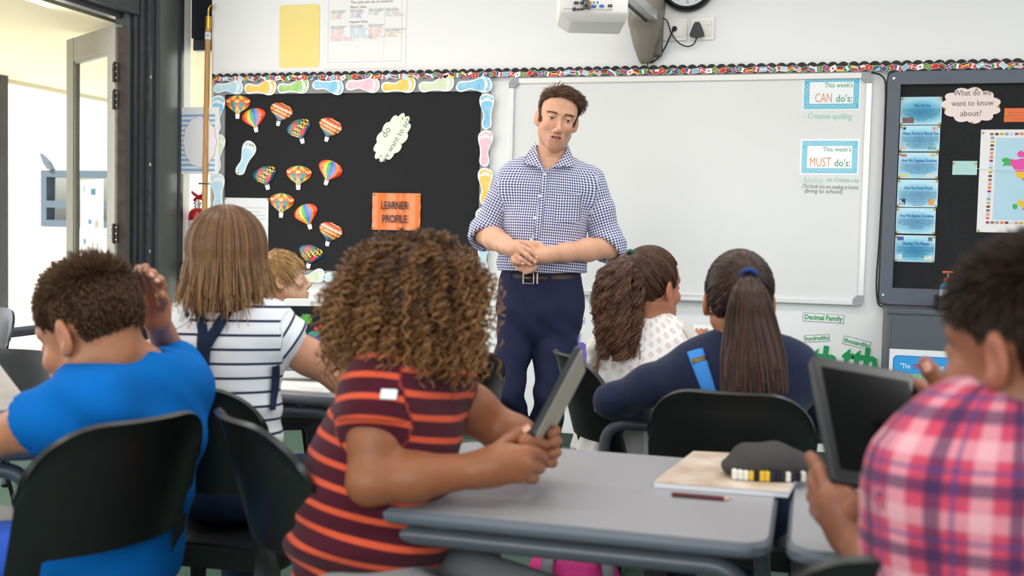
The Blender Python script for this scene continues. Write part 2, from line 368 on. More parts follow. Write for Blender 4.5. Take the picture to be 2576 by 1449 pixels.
def frame_ring(mb, x0, z0, x1, z1, w, ya, yb, r, wb=None, wr=None, wtop=None):
    """frame with rounded outer corners and square inner opening"""
    wb = wb or w; wr = wr or w; wtop = wtop or w
    out = rrect(x0, z0, x1, z1, r, 5); n = len(out); q = n//4
    cor = [(x1-wr, z1-wtop), (x0+w, z1-wtop), (x0+w, z0+wb), (x1-wr, z0+wb)]
    V = [(a, ya, b) for a, b in out]+[(a, ya, b) for a, b in cor]+[(a, yb, b) for a, b in out]+[(a, yb, b) for a, b in cor]; F = []
    for i in range(n):
        c = n+i//q; j = (i+1) % n; c2 = n+j//q
        F.append((i, j, c) if c == c2 else (i, j, c2, c))
        F.append((j, i, n+4+i, n+4+j))
    for i in range(4): F.append((n+i, n+(i+1) % 4, 2*n+4+(i+1) % 4, 2*n+4+i))
    mb.add(V, [f[::-1] for f in F])
# ---------------- left pin board
X0, Z0, X1, Z1 = rectpx(537, 190, 1228, 712, .02)
board = thing('pin_board', ((X0+X1)/2, YW, Z0), 'black felt pin board with grey frame covered in paper balloons', 'pin board', world=True)
bx0, bz0, bx1, bz1 = X0, Z0, X1, Z1
fx0, fz0, fx1, fz1 = rectpx(565, 234, 1207, 683, .02)
fm = MB(); frame_ring(fm, X0, Z0, X1, Z1, fx0-X0, yo(.026), yo(0), .05, wb=fz0-Z0, wr=X1-fx1, wtop=Z1-fz1)
smooth_by_angle(fm.build('frame', mat('mid_grey_frame', '#8b8c90', .5), board))
MB().box((fx0-.004, yo(.014), fz0-.004), (fx1+.004, yo(.002), fz1+.004)).build('felt', FELT, board)

FOOT = catmull([(-.12, .05), (-.17, .15), (-.15, .35), (-.165, .55), (-.21, .72), (-.2, .87), (-.11, .965), (.03, 1.0), (.15, .965), (.215, .86), (.21, .72), (.14, .55), (.085, .38), (.12, .18), (.09, .05), (0, 0)], 3)
SOLE = catmull([(-.09, .06), (-.12, .15), (-.11, .33), (-.12, .52), (-.16, .68), (-.12, .78), (.02, .79), (.14, .75), (.16, .64), (.10, .52), (.045, .38), (.075, .2), (.05, .07)], 3)
def watercolor(name, c):
    if name in MATS: return MATS[name]
    h = c.lstrip('#'); q = [int(h[i:i+2], 16)/255 for i in (0, 2, 4)]; m = mat(name, c, .7, col2=tuple(v*.5+.46 for v in q), nscale=28); return m
cm = lambda x, y: (x/2.5868+520, y/2.5868+160)

def footprint(heel, toe, col, mirror, label, off=.030, scale=1.0):
    a = np.array(w2(*cm(*heel), off)); b = np.array(w2(*cm(*toe), off)); d = b-a; Lg = np.hypot(*d); u = d/Lg; v = np.array([u[1], -u[0]])*(-1 if mirror else 1)*scale
    T = lambda P: [tuple(a+p[1]*d+p[0]*Lg*v) for p in P]
    t = thing('paper_footprint', (a[0], YW, min(a[1], b[1])), label, 'paper cutout', 'footprint cutouts on the pin board', world=True)
    # slightly curling card
    m = MB(); m.prism(T(FOOT), yo(off+.0015), yo(off)); m.build('card', card_white, t)
    cname = 'paint_'+col.strip('#')
    p = MB(); p.prism(T(SOLE), yo(off+.0022), yo(off+.001)); po = p.build('sole_print', watercolor(cname, col), t)
    for k, (tx, ty, r) in enumerate(((-.14, .85, .03), (-.075, .895, .03), (-.005, .915, .033), (.065, .905, .035), (.14, .865, .048))):
        q = MB().prism(T([(tx+r*math.cos(g), ty+1.25*r*math.sin(g)) for g in np.linspace(0, 2*PI, 12, endpoint=False)]), yo(off+.0022), yo(off+.001)); q.build('toe_print', MATS[cname], t)
    return t
BL, PB, YE, GR, PI_, PG = '#69bfe6', '#a9d8ec', '#f0c32f', '#8fcb5a', '#eeb6c8', '#cfe0b4'
feet = [((45,170),(238,148),PB,0,'pale blue painted footprint at the left end of the board\'s top edge'), ((244,158),(455,155),YE,1,'yellow footprint next to the green footprint on the top edge'),
 ((458,158),(668,142),GR,1,'strong green painted footprint on the board\'s top edge'), ((687,140),(893,158),BL,0,'light blue footprint between the green and the pink one on the top edge'),
 ((903,148),(1127,135),PI_,0,'pink painted footprint with a scribbled name on the top edge'), ((1135,150),(1362,135),YE,1,'yellow footprint to the right of the pink one on the top edge'),
 ((1378,150),(1612,122),PG,1,'pale green footprint second from the right on the top edge'), ((1622,160),(1858,128),BL,0,'bright blue footprint in the board\'s top right corner'),
 ((66,452),(74,206),BL,0,'blue footprint at the top of the board\'s left edge'), ((66,706),(76,460),PG,0,'pale green footprint in the middle of the board\'s left edge'), ((68,962),(70,710),PB,1,'pale blue footprint low on the board\'s left edge'),
 ((1815,430),(1826,194),BL,1,'blue footprint at the top of the board\'s right edge'), ((1812,672),(1815,432),PI_,0,'pink footprint with tiny writing on the board\'s right edge'), ((1800,918),(1818,678),YE,1,'yellow footprint beside the teacher\'s sleeve on the right edge'),
 ((1790,1175),(1800,935),GR,0,'green footprint mostly hidden behind the teacher\'s elbow'), ((1815,1345),(1790,1185),PB,0,'pale blue footprint under the teacher\'s elbow on the right edge'),
 ((585,1408),(770,1372),PG,1,'pale green footprint on the bottom edge above the fair-haired boy\'s tablet'), ((763,1396),(960,1390),PB,0,'pale blue footprint on the bottom edge beside the curly hair')]
for f in feet: footprint(*f)
fp_o = footprint((200,722),(298,510),PB,1,'faint blue footprint pinned askew on the black felt', .018)
pins(fp_o, [w2(*cm(203, 712), .022), w2(*cm(283, 530), .022), w2(*cm(300, 533), .022)], .021)
# ---------------- paper hot-air balloons
def bal_col(k, u, v):
    g = (u+1)/2
    if k == 'B':
        return ['#e8442e', '#f28c28', '#f3cf3a', '#46b05a', '#2f7fd0', '#8a86d8', '#f08a3a', '#e5402c'][min(7, int(g*8))]
    if k == 'A':
        ph = v*1.0+.10*(abs(((u*2.5) % 1)-.5)*2); i = int(ph*7.5) % 6
        return [['#e2502f', '#f3c63d'], ['#2a9d9a', '#f3c63d'], ['#f3c63d', '#7c4a8f'], ['#f28c28', '#2a9d9a'], ['#d63c4a', '#2f8f80'], ['#f5d060', '#e2502f']][i][int((u+1)*2.5) % 2]
    if k == 'C':
        ph = v+.10*u; i = int(ph*11) % 11
        return ['#1c2a44', '#22406a', '#2f6f7f', '#e0b23a', '#c2354a', '#f0c95a', '#d8504a', '#f4e0c0', '#e0803a', '#c8405a', '#e8a33a'][i]
    # D: dark panels with a staircase of yellow blocks
    st = int((v-.50-.32*u)*12)
    if v < .16: return '#16485a'
    if -1 <= st <= 1: return '#f0c23a' if (int((u+1)*6)+st) % 2 else '#1c1f24'
    if st > 1: return ['#1f5a6e', '#b8504a', '#3f7f78'][int((u+1)*2) % 3]
    return ['#1f5a6e', '#d85a3a', '#2f8f4a', '#c8353a', '#d8485a', '#1f4a6a'][int((u+1)*3) % 6]
def balloon(box, bask, kind, label):
    x0, y0, x1, y1 = box; off = .018
    c = np.array(w2(*cm((x0+x1)/2, y0+(y1-y0)*.36), off)); bk = np.array(w2(*cm(*bask), off)); d = bk-c
    H = np.hypot(*d); dn = d/H; rt = np.array([-dn[1], dn[0]]); wd = abs(w2(*cm(x1, y0), off)[0]-w2(*cm(x0, y0), off)[0])*.5*.97
    Ht = H*1.62                                       # envelope top .. mouth
    t = thing('paper_balloon', (c[0], YW, bk[1]-.02), label, 'paper balloon', 'hot-air balloon cutouts on the pin board', world=True)
    nu, nv = 24, 26; V = []; m = MB()
    prof = lambda v: (math.sqrt(max(0, 1-((v-.62)/.38)**2)) if v > .62 else .13+.87*math.sin(PI/2*(v/.62))**1.25)
    top = c-dn*H*.66
    for j in range(nv+1):
        v = 1-j/nv; w = max(prof(v), .02)*wd
        for i in range(nu+1):
            u = -1+2*i/nu; p = top+dn*(1-v)*Ht*.94+rt*u*w
            V.append((p[0], yo(off+.002+.012*math.sqrt(max(0, 1-u*u))*prof(v)), p[1]))
    for j in range(nv):
        for i in range(nu):
            a = j*(nu+1)+i; m.add([V[a], V[a+1], V[a+nu+2], V[a+nu+1]], [(3, 2, 1, 0)], bal_col(kind, -1+2*(i+.5)/nu, 1-(j+.5)/nv))
    m.build('envelope', GLOSS, t, smooth=True)
    b = MB(); s = wd*.165; q0 = bk+dn*s*1.3
    P = [tuple(bk-dn*s*.9-rt*s*1.1), tuple(bk-dn*s*.9+rt*s*1.1), tuple(q0+rt*s*.85), tuple(q0-rt*s*.85)]
    b.prism(P, yo(off+.003), yo(off), col='#e9e6e2'); bo = b.build('basket_card', GLOSS, t)
    b2 = MB(); b2.prism([tuple(bk+dn*s*.15-rt*s*.55), tuple(bk+dn*s*.15+rt*s*.55), tuple(bk+dn*s*.95+rt*s*.5), tuple(bk+dn*s*.95-rt*s*.5)], yo(off+.004), yo(off+.002), col='#8a6a50'); b2.build('basket', GLOSS, bo)
    pp = [c-rt*wd*.6, c+rt*wd*.62+dn*.01]
    pins(t, [tuple(q) for q in pp], off+.012)
BALL = [((123,203,287,357),(202,340),'A','zigzag red, yellow and teal paper balloon in the board\'s top left corner'), ((227,290,388,447),(322,428),'B','rainbow striped paper balloon overlapping below the topmost zigzag balloon'),
 ((410,255,563,405),(467,388),'C','banded yellow and red paper balloon in the upper row, left of the dark one'), ((518,363,683,520),(623,502),'D','dark paper balloon with yellow checks in the upper row'),
 ((727,355,884,507),(782,490),'C','banded orange paper balloon at the right end of the upper row'), ((297,668,460,820),(397,802),'D','dark checked paper balloon below the pinned footprint'),
 ((515,662,687,820),(597,802),'A','zigzag orange and teal paper balloon in the middle row'), ((722,630,888,792),(779,772),'B','rainbow striped paper balloon at the right of the middle row'),
 ((408,842,572,1000),(485,984),'A','zigzag teal and orange paper balloon beside the white notice'), ((567,915,728,1078),(672,1060),'B','rainbow striped paper balloon above the fair-haired boy, tilted left'),
 ((728,1035,887,1185),(787,1170),'C','banded yellow and pink paper balloon low on the board'), ((594,1180,762,1330),(663,1314),'D','dark checked paper balloon lowest on the board above the fair-haired boy')]
for b_ in BALL: balloon(*b_)
# ---------------- cloud-shaped cards
def cloud_card(pts, name, label, col, off, n=4):
    P = [w2(*p, off) for p in catmull(pts, n)]
    t = thing(name, (np.mean([p[0] for p in P]), YW, min(p[1] for p in P)), label, 'card', world=True)
    MB().prism(P, yo(off+.003), yo(off), col=col).build('card', GLOSS, t); return t
def scallop(cx, cy, rx, ry, n, rot, bump):
    out = []
    for i in range(n*6):
        a = 2*PI*i/(n*6); k = 1+bump*abs(math.sin(a*n/2)); x, y = rx*k*math.cos(a), ry*k*math.sin(a)
        out.append((cx+x*math.cos(rot)-y*math.sin(rot), cy+x*math.sin(rot)+y*math.cos(rot)))
    return out
t = cloud_card(scallop(987, 346, 60, 30, 12, math.radians(-58), .16), 'cloud_card', 'pale green cloud-shaped card hung askew on the black felt', '#dfe8d6', .018, 1)
m = MB()
for s_, x, y, sz in (('do', 972, 333, .055), ('we want to act', 996, 353, .045)):
    a, b = w2(x, y, .018); put_text(m, s_, a, b, sz*1.05, yo(.0215), '#6d7468', rot=math.radians(58))
m.build_each('lettering', PRINT, t); pins(t, [w2(1013, 298, .02), w2(1010, 363, .02), w2(958, 392, .02)], .021)
# ---------------- orange LEARNER PROFILE card and white notice
X0, Z0, X1, Z1 = rectpx(937, 486, 1058, 579, .018)
t = thing('profile_card', ((X0+X1)/2, YW, Z0), 'laminated orange learner profile card pinned to the black felt', 'card', world=True)
m = MB(); nx = 12
V = [(X0+(X1-X0)*i/nx, yo(.021+.004*math.sin(i*1.3)+.003*math.sin(j*2.2+i)), Z0+(Z1-Z0)*j/8) for j in range(9) for i in range(nx+1)]
m.add(V, [(j*(nx+1)+i, j*(nx+1)+i+1, (j+1)*(nx+1)+i+1, (j+1)*(nx+1)+i) for j in range(8) for i in range(nx)], '#ee7a34'); m.build('sheet', GLOSS, t, smooth=True)
m = MB(); a, b = w2(997, 518); put_text(m, 'LEARNER', a, b, .062, yo(.031), '#3a2a33', bold=.022, width=.165); a, b = w2(997, 552); put_text(m, 'PROFILE', a, b, .062, yo(.031), '#3a2a33', bold=.022, width=.15); m.build_each('lettering', PRINT, t)
pins(t, [(X0+.008, Z1-.01), (X1-.008, Z1-.012), (X0+.008, Z0+.01), (X1-.008, Z0+.01)], .028)
X0, Z0, X1, Z1 = rectpx(565, 498, 675, 650, .018)
t = thing('pinned_notice', ((X0+X1)/2, YW, Z0), 'white lined notice pinned low on the black felt behind the long-haired girl', 'notice', world=True)
m = MB().box((X0, yo(.02), Z0), (X1, yo(.018), Z1), '#dfe1e4')
for k in range(12):
    z = Z1-.06-.022*k; m.box((X0+.03+(.02 if k % 4 == 0 else 0), yo(.0205), z), (X1-.02-.03*(k % 3 == 1), yo(.02), z+.004), '#b5b8bf')
m.build('sheet', PRINT, t); pins(t, [(X0+.006, Z1-.006), (X1-.006, Z1-.008)], .02)
# ---------------- scalloped flag border
zb0, zb1 = (w2(700, 203, .03)[1]+w2(2400, 176, .03)[1])/2, (w2(700, 181, .03)[1]+w2(2400, 151, .03)[1])/2
xb0, xb1 = w2(534, 195, .03)[0], w2(2640, 160, .03)[0]+.85
bd = thing('flag_border', ((xb0+xb1)/2, YW, zb0), 'black scalloped paper border printed with a row of world flags', 'border', world=True)
sp = .0505; N = int((xb1-xb0)/sp); P = [(xb0, zb0), (xb0+N*sp, zb0)]
P = [(xb0+i*sp/12, zb1-.006+.0065*(2*abs(math.cos(PI*i/12))**.8-1)) for i in range(N*12+1)]
m = MB()
for i in range(len(P)-1): m.add([(P[i][0], yo(.030), zb0), (P[i+1][0], yo(.030), zb0), (P[i+1][0], yo(.030), P[i+1][1]), (P[i][0], yo(.030), P[i][1])], [(0, 1, 2, 3)])
m.build('strip', mat('black_border_paper', '#17130f', .4, spec=.4), bd)
R_, Wt, Bu, Bk, Gn, Ye, Lb, Or = '#d3202c', '#f4f2ee', '#243b8c', '#15130f', '#2f8f46', '#f3cb3a', '#82c4e8', '#ee8a2a'
h3 = lambda a, b, c: [(0, .667, 1, 1, a), (0, .333, 1, .667, b), (0, 0, 1, .333, c)]
v3 = lambda a, b, c: [(0, 0, .333, 1, a), (.333, 0, .667, 1, b), (.667, 0, 1, 1, c)]
FL = [h3(Bk, Ye, R_)+[(0, .5, 1, .6, Ye)], v3(R_, Wt, R_)+[('d', .5, .5, .13, R_)], h3(Lb, Wt, Lb)+[('d', .5, .5, .1, Ye)], [(0, 0, 1, 1, R_), (0, .17, 1, .83, Wt), (0, .33, 1, .67, Bu)], v3(Gn, Wt, R_)+[('d', .5, .5, .1, '#7a5a3a')],
 [(0, 0, 1, 1, Wt), (0, .2, 1, .35, Lb), (0, .5, 1, .65, Lb), (0, .8, 1, .95, Lb), ('d', .2, .75, .14, Ye)], h3(R_, Ye, Gn)+[('d', .5, .5, .12, Bk)], [(0, 0, 1, 1, '#e8d3d0'), (0, .2, 1, .3, '#d4626a'), (0, .5, 1, .6, '#d4626a'), (0, .8, 1, .9, '#d4626a'), (0, .45, .45, 1, '#4a5a9a')],
 h3(Bk, R_, Gn)+[('d', .5, .5, .16, R_)], h3(Wt, '#3f80c8', R_), [(0, 0, 1, 1, Gn), (0, 0, .25, 1, Wt), ('d', .62, .5, .2, Wt), ('d', .68, .55, .16, Gn)], v3(R_, '#4a7fc8', R_), [(0, 0, 1, 1, Wt), ('d', .5, .5, .24, R_)], h3(Bk, R_, Ye), v3(Gn, Wt, Gn), [(0, 0, 1, 1, Ye), (0, .25, 1, .5, Bu), (0, 0, 1, .25, R_)],
 [(0, 0, 1, .5, R_), (0, .5, 1, 1, Wt), (0, .5, .35, 1, Bu)], [(0, 0, 1, 1, R_), ('d', .5, .5, .2, Ye)], [('t', 0, 0, 1, 1, 0, 1, Gn), ('t', 0, 0, 1, 0, 1, 1, Lb), ('q', Bk)], [(0, 0, 1, 1, '#26336f'), (0, .5, .5, 1, '#c84a5a'), (.2, .5, .3, 1, Wt), ('d', .25, .22, .09, Wt), ('d', .75, .4, .07, Wt), ('d', .75, .75, .07, Wt)],
 [(0, 0, .4, 1, Gn), (.4, 0, 1, 1, R_), ('d', .4, .5, .18, Ye)], v3(Bu, Wt, R_), [(0, 0, 1, 1, Lb), (0, .38, 1, .62, Wt), (0, .44, 1, .56, Bk)], [(0, 0, 1, 1, R_), (.3, 0, .42, 1, Wt), (0, .42, 1, .58, Wt)], [(0, 0, 1, 1, Wt), ('d', .5, .54, .18, R_), ('d', .5, .42, .14, Bu)],
 [(0, 0, 1, 1, Gn), ('d', .5, .5, .34, Ye), ('d', .5, .5, .18, Bu)], [(0, 0, 1, 1, R_), ('d', .2, .72, .14, Ye), ('d', .4, .85, .05, Ye)], h3(Gn, R_, Bk), [(0, 0, 1, 1, Bu), (.42, 0, .58, 1, Wt), (0, .4, 1, .6, Wt), (.46, 0, .54, 1, R_), (0, .45, 1, .55, R_)], v3(Gn, Wt, R_)]
fw, fh = .0335, .023
flag_src = []
for k, items in enumerate(FL):
    m = MB(); e = .0014; m.box((-fw/2-e, -.0002, -fh/2-e), (fw/2+e, .0006, fh/2+e), Wt); lay = 0
    for it in items:
        y = -.0003-.00012*lay; lay += 1
        if it[0] == 'd':
            m.add([((it[1]-.5)*fw+it[3]*fh*math.cos(a), y, (it[2]-.5)*fh+it[3]*fh*math.sin(a)) for a in np.linspace(0, 2*PI, 10, endpoint=False)], [tuple(range(10))], it[4])
        elif it[0] == 't':
            m.add([((it[1+2*i]-.5)*fw, y, (it[2+2*i]-.5)*fh) for i in range(3)], [(0, 1, 2)], it[7])
        elif it[0] == 'q':
            m.add([((a-.5)*fw, y, (b-.5)*fh) for a, b in ((0, 0), (.16, 0), (1, .84), (1, 1), (.84, 1), (0, .16))], [(0, 1, 2, 3, 4, 5)], it[1])
        else:
            a, b, c, d, col = it; m.add([((a-.5)*fw, y, (b-.5)*fh), ((c-.5)*fw, y, (b-.5)*fh), ((c-.5)*fw, y, (d-.5)*fh), ((a-.5)*fw, y, (d-.5)*fh)], [(0, 1, 2, 3)], col)
    flag_src.append(m)
pitch = .0345; nfl = int((xb0+N*sp-xb0)/pitch); rr = random.Random(5); first = {}
for i in range(nfl):
    k = i % 30; loc = (xb0+pitch*(i+.5)-bd.location[0], yo(.0312+.0012*(i % 3))-bd.location[1], (zb0+zb1)/2-.009+rr.uniform(-.003, .003)-bd.location[2])
    if k not in first:
        o = flag_src[k].build('flag', PRINT); o.parent = bd; first[k] = o
    else: o = first[k].copy(); COL.objects.link(o); o.parent = bd
    o.location = loc; o.rotation_euler = (0, [-.5, .35, -.25, .3, -.1, .6, -.4, .15][i % 8]+rr.uniform(-.15, .15), 0)
# ---------------- whiteboard
X0, Z0, X1, Z1 = rectpx(1275, 190, 2184, 752, .03)
wb = thing('whiteboard', ((X0+X1)/2, YW, Z0), 'large white dry-erase board with thin aluminium frame behind the teacher', 'whiteboard', world=True)
MB().box((X0+.008, yo(.022), Z0+.008), (X1-.008, yo(.002), Z1-.008)).build('panel', mat('whiteboard_enamel', '#e1e1e1', .28, spec=.4, noise=.015, nscale=3), wb)
alu = mat('brushed_aluminium', '#d9dadb', .35, metal=.6)
for lo, hi in (((X0+.05, yo(.034), Z1-.03), (X1-.05, yo(.002), Z1)), ((X0+.05, yo(.034), Z0), (X1-.05, yo(.002), Z0+.03)), ((X0, yo(.034), Z0+.05), (X0+.03, yo(.002), Z1-.05)), ((X1-.03, yo(.034), Z0+.05), (X1, yo(.002), Z1-.05))):
    MB().rbox(lo, hi, .004).build('frame_rail', white_paint if hi[2] == Z1 else alu, wb)
cap_m = mat('grey_corner_plastic', '#9b9da1', .4)
for sx, sz in ((0, 0), (0, 1), (1, 0), (1, 1)):
    cx, cz_ = (X1 if sx else X0), (Z1 if sz else Z0); dx, dz = (-1 if sx else 1), (-1 if sz else 1); s_ = .052
    P = [(cx+dx*.022, cz_), (cx+dx*s_, cz_), (cx+dx*s_, cz_+dz*.032), (cx+dx*.05, cz_+dz*.036), (cx+dx*.036, cz_+dz*.05), (cx+dx*.032, cz_+dz*s_), (cx, cz_+dz*s_), (cx, cz_+dz*.022)]
    MB().prism(P, yo(.038), yo(.002)).build('corner_cap', cap_m, wb)
MB().rbox((X0+.5, yo(.06), Z0-.008), (X0+1.3, yo(.002), Z0+.006), .003).build('pen_ledge', alu, wb)
ink = MB()
for s_, x, y, sz, c, w in (('- Creative spelling', 2022, 292, .042, '#6fc8b4', .235), ('- Reading', 2012, 453, .042, '#a6d8c8', .115), ('min. 15 minutes a day', 2080, 452, .03, '#4bb89f', .155), ('(The book you are reading at home)', 2018, 468, .03, '#4d4d52', .275), ('(bring to school)', 2024, 480, .03, '#4d4d52', .185)):
    a, b = w2(x, y, .022); put_text(ink, s_, a, b, sz, yo(.0226), c, rot=-.02, align='L', shear=.1, width=w)
ink.build_each('marker_writing', PRINT, wb)
def week_sign(x0, y0, x1, y1, big, label, tilt):
    X0, Z0, X1, Z1 = rectpx(x0, y0, x1, y1, .022)
    t = thing('week_sign', ((X0+X1)/2, YW, Z0), label, 'sign', 'weekly task signs on the whiteboard', world=True)
    y = .0226; m = MB().box((X0-.008, yo(y+.001), Z0-.008), (X1+.008, yo(y), Z1+.008), '#f0f2f4'); bdw = .026
    for a in ((X0, Z1-bdw, X1, Z1), (X0, Z0, X1, Z0+bdw), (X0, Z0+bdw, X0+bdw, Z1-bdw), (X1-bdw, Z0+bdw, X1, Z1-bdw)):
        m.box((a[0], yo(y+.0014), a[1]), (a[2], yo(y+.001), a[3]), '#34b4d6')
    so = m.build('sheet', GLOSS, t)
    l = MB(); st = .017
    def dia(xa, za, L_, hor):
        k = int(L_/st)
        for i in range(k):
            for q in (0, 1):
                u0, u1 = i*st, (i+1)*st; v0, v1 = (.003, bdw-.003) if q else (bdw-.003, .003)
                w = .0016
                pa, pb = (xa+u0, za+v0) if hor else (xa+v0, za+u0), (xa+u1, za+v1) if hor else (xa+v1, za+u1)
                e = (w, 0) if hor else (0, w)
                l.add([(pa[0]-e[0], yo(y+.0017), pa[1]-e[1]), (pa[0]+e[0], yo(y+.0017), pa[1]+e[1]), (pb[0]+e[0], yo(y+.0017), pb[1]+e[1]), (pb[0]-e[0], yo(y+.0017), pb[1]-e[1])], [(0, 1, 2, 3)], '#cdeaf2')
    dia(X0, Z0, X1-X0, 1); dia(X0, Z1-bdw, X1-X0, 1); dia(X0, Z0+bdw, Z1-Z0-2*bdw, 0); dia(X1-bdw, Z0+bdw, Z1-Z0-2*bdw, 0)
    lo = l.build('lattice_print', PRINT, t); lo['kind'] = 'stuff'
    m = MB(); W_ = X1-X0; H_ = Z1-Z0
    put_text(m, "This week's", X0+W_*.63, Z0+H_*.73, .034, yo(y+.002), '#69a889', bold=.006, width=.138)
    put_text(m, big, X0+W_*(.36 if big == 'CAN' else .335), Z0+H_*.33, .066, yo(y+.002), '#e0926e', bold=-.004, width=.082 if big == 'CAN' else .104)
    put_text(m, "do's:", X0+W_*.735, Z0+H_*.31, .05, yo(y+.002), '#5fa888', bold=.012, width=.078); m.build_each('lettering', PRINT, t)
week_sign(2023, 193, 2161, 274, 'CAN', 'turquoise-bordered sign reading can do\'s, upper right of the whiteboard', 0)
week_sign(2017, 354, 2157, 436, 'MUST', 'turquoise-bordered sign reading must do\'s, lower on the whiteboard', 0)
# ---------------- right pin board
X0, _, _, Z1 = rectpx(2224, 178, 2576, 700, .03); X0b, Z0 = w2(2216, 764, .03); X1 = X0+1.55
XF, ZFt = w2(2262, 213, .03); XF = (XF+w2(2248, 724, .03)[0])/2; ZFb = w2(2246, 724, .03)[1]
rb = thing('framed_pin_board', ((X0+X1)/2, YW, Z0), 'black felt board with wide blue-grey frame at the right wall', 'pin board', world=True)
fm = MB(); frame_ring(fm, X0, Z0, X1, Z1, XF-X0, yo(.04), yo(0), .045, wb=ZFb-Z0, wtop=Z1-ZFt)
smooth_by_angle(fm.build('frame', mat('blue_grey_board_frame', '#5d6370', .5, noise=.06, nscale=8), rb))
MB().box((XF-.004, yo(.02), ZFb-.004), (X1-(XF-X0)+.004, yo(.003), ZFt+.004)).build('felt', FELT, rb)
fm = MB(); frame_ring(fm, X0-.007, Z0-.007, X1+.007, Z1+.007, .008, yo(.03), yo(0), .05); fm.build('edge_trim', black_pl, rb)
for sx, sz in (w2(2249, 197, .04), w2(2222, 743, .04)):
    m = MB().lathe([(.008, 0), (.007, .002), (.003, .0025)], 12, M=Matrix.Translation((sx, yo(.04), sz)) @ Matrix.Rotation(PI/2, 4, 'X')); m.build('screw', chrome, rb)
OFR = .022
THEMES = [('Who We Are', (2265, 244, 2369, 314), ['An inquiry into the nature of the self; beliefs and values;', 'personal, physical, mental, social and spiritual health;', 'human relationships including families,', 'friends, communities, and cultures;', 'rights and responsibilities;', 'what it means', 'to be human'], 'topmost blue theme card on the right board'),
 ('Where We Are In Place & Time', (2263, 316, 2364, 381), ['An inquiry into orientation in place and time; personal', 'histories; homes and journeys; the discoveries,', 'explorations and migrations of humankind;', 'relationships between, and the', 'interconnectedness of individuals', 'and civilizations, from local', 'and global perspectives'], 'second blue theme card from the top, about place and time'),
 ('How We Organise Ourselves', (2260, 384, 2360, 449), ['An inquiry into the interconnectedness of', 'human-made systems and communities;', 'the structure and function of organizations;', 'societal decision-making; economic activities', 'and their impact on humankind', 'and the environment'], 'third blue theme card from the top, about organising ourselves'),
 ('How The World Works', (2257, 452, 2359, 521), ['An inquiry into the natural world and its laws; the', 'interaction between the natural world (physical and', 'biological) and human societies; how humans use their', 'understanding of scientific principles;', 'the impact of scientific and', 'technological advances on', 'society and on the', 'environment'], 'fourth blue theme card from the top, with a crescent moon picture'),
 ('How We Express Ourselves', (2254, 523, 2353, 588), ['An inquiry into the ways in which we discover', 'and express ideas, feelings, nature, culture,', 'beliefs and values; the ways in which we reflect on,', 'extend and enjoy our creativity;', 'our appreciation', 'of the aesthetic'], 'fifth blue theme card from the top, about expressing ourselves'),
 ('Sharing The Planet', (2251, 592, 2352, 659), ['An inquiry into rights and responsibilities in the struggle', 'to share finite resources with other people and with', 'other living things; communities and the relationships', 'within and between them;', 'access to equal opportunities;', 'peace and conflict resolution'], 'lowest blue theme card on the right board')]
theme_m = None
def theme_mat():
    m = mat('blue_gradient_print', '#2aa3cf', .2, coat=.3); t = m.node_tree; b = t.nodes['Principled BSDF']
    a = t.nodes.new('ShaderNodeAttribute'); a.attribute_name = 'Col'; t.links.new(a.outputs['Color'], b.inputs['Base Color']); return m
pics = {0: [(.06, .06, .28, .2, '#7a5a52')], 1: [(.08, .84, .07, .1, '#2a2f3a'), (.8, .82, .12, .12, '#d8a8a0'), (.04, .08, .12, .22, '#c9ccc8'), (.72, .06, .2, .12, '#7ab0a8')], 2: [(.06, .84, .14, .1, '#c87a50'), (.8, .84, .12, .12, '#d8c080'), (.05, .05, .22, .12, '#d8d890'), (.7, .05, .24, .12, '#d8d8d0')],
        3: [(.82, .8, .12, .14, '#d8dde0'), (.07, .1, .14, .2, '#1c2a4a'), (.78, .08, .14, .22, '#e8a04a')], 4: [], 5: [(.05, .8, .16, .14, '#4a5aa0'), (.82, .8, .1, .14, '#5a6a60'), (.04, .08, .15, .2, '#d0e4f0'), (.74, .1, .2, .16, '#e0e4d8')]}
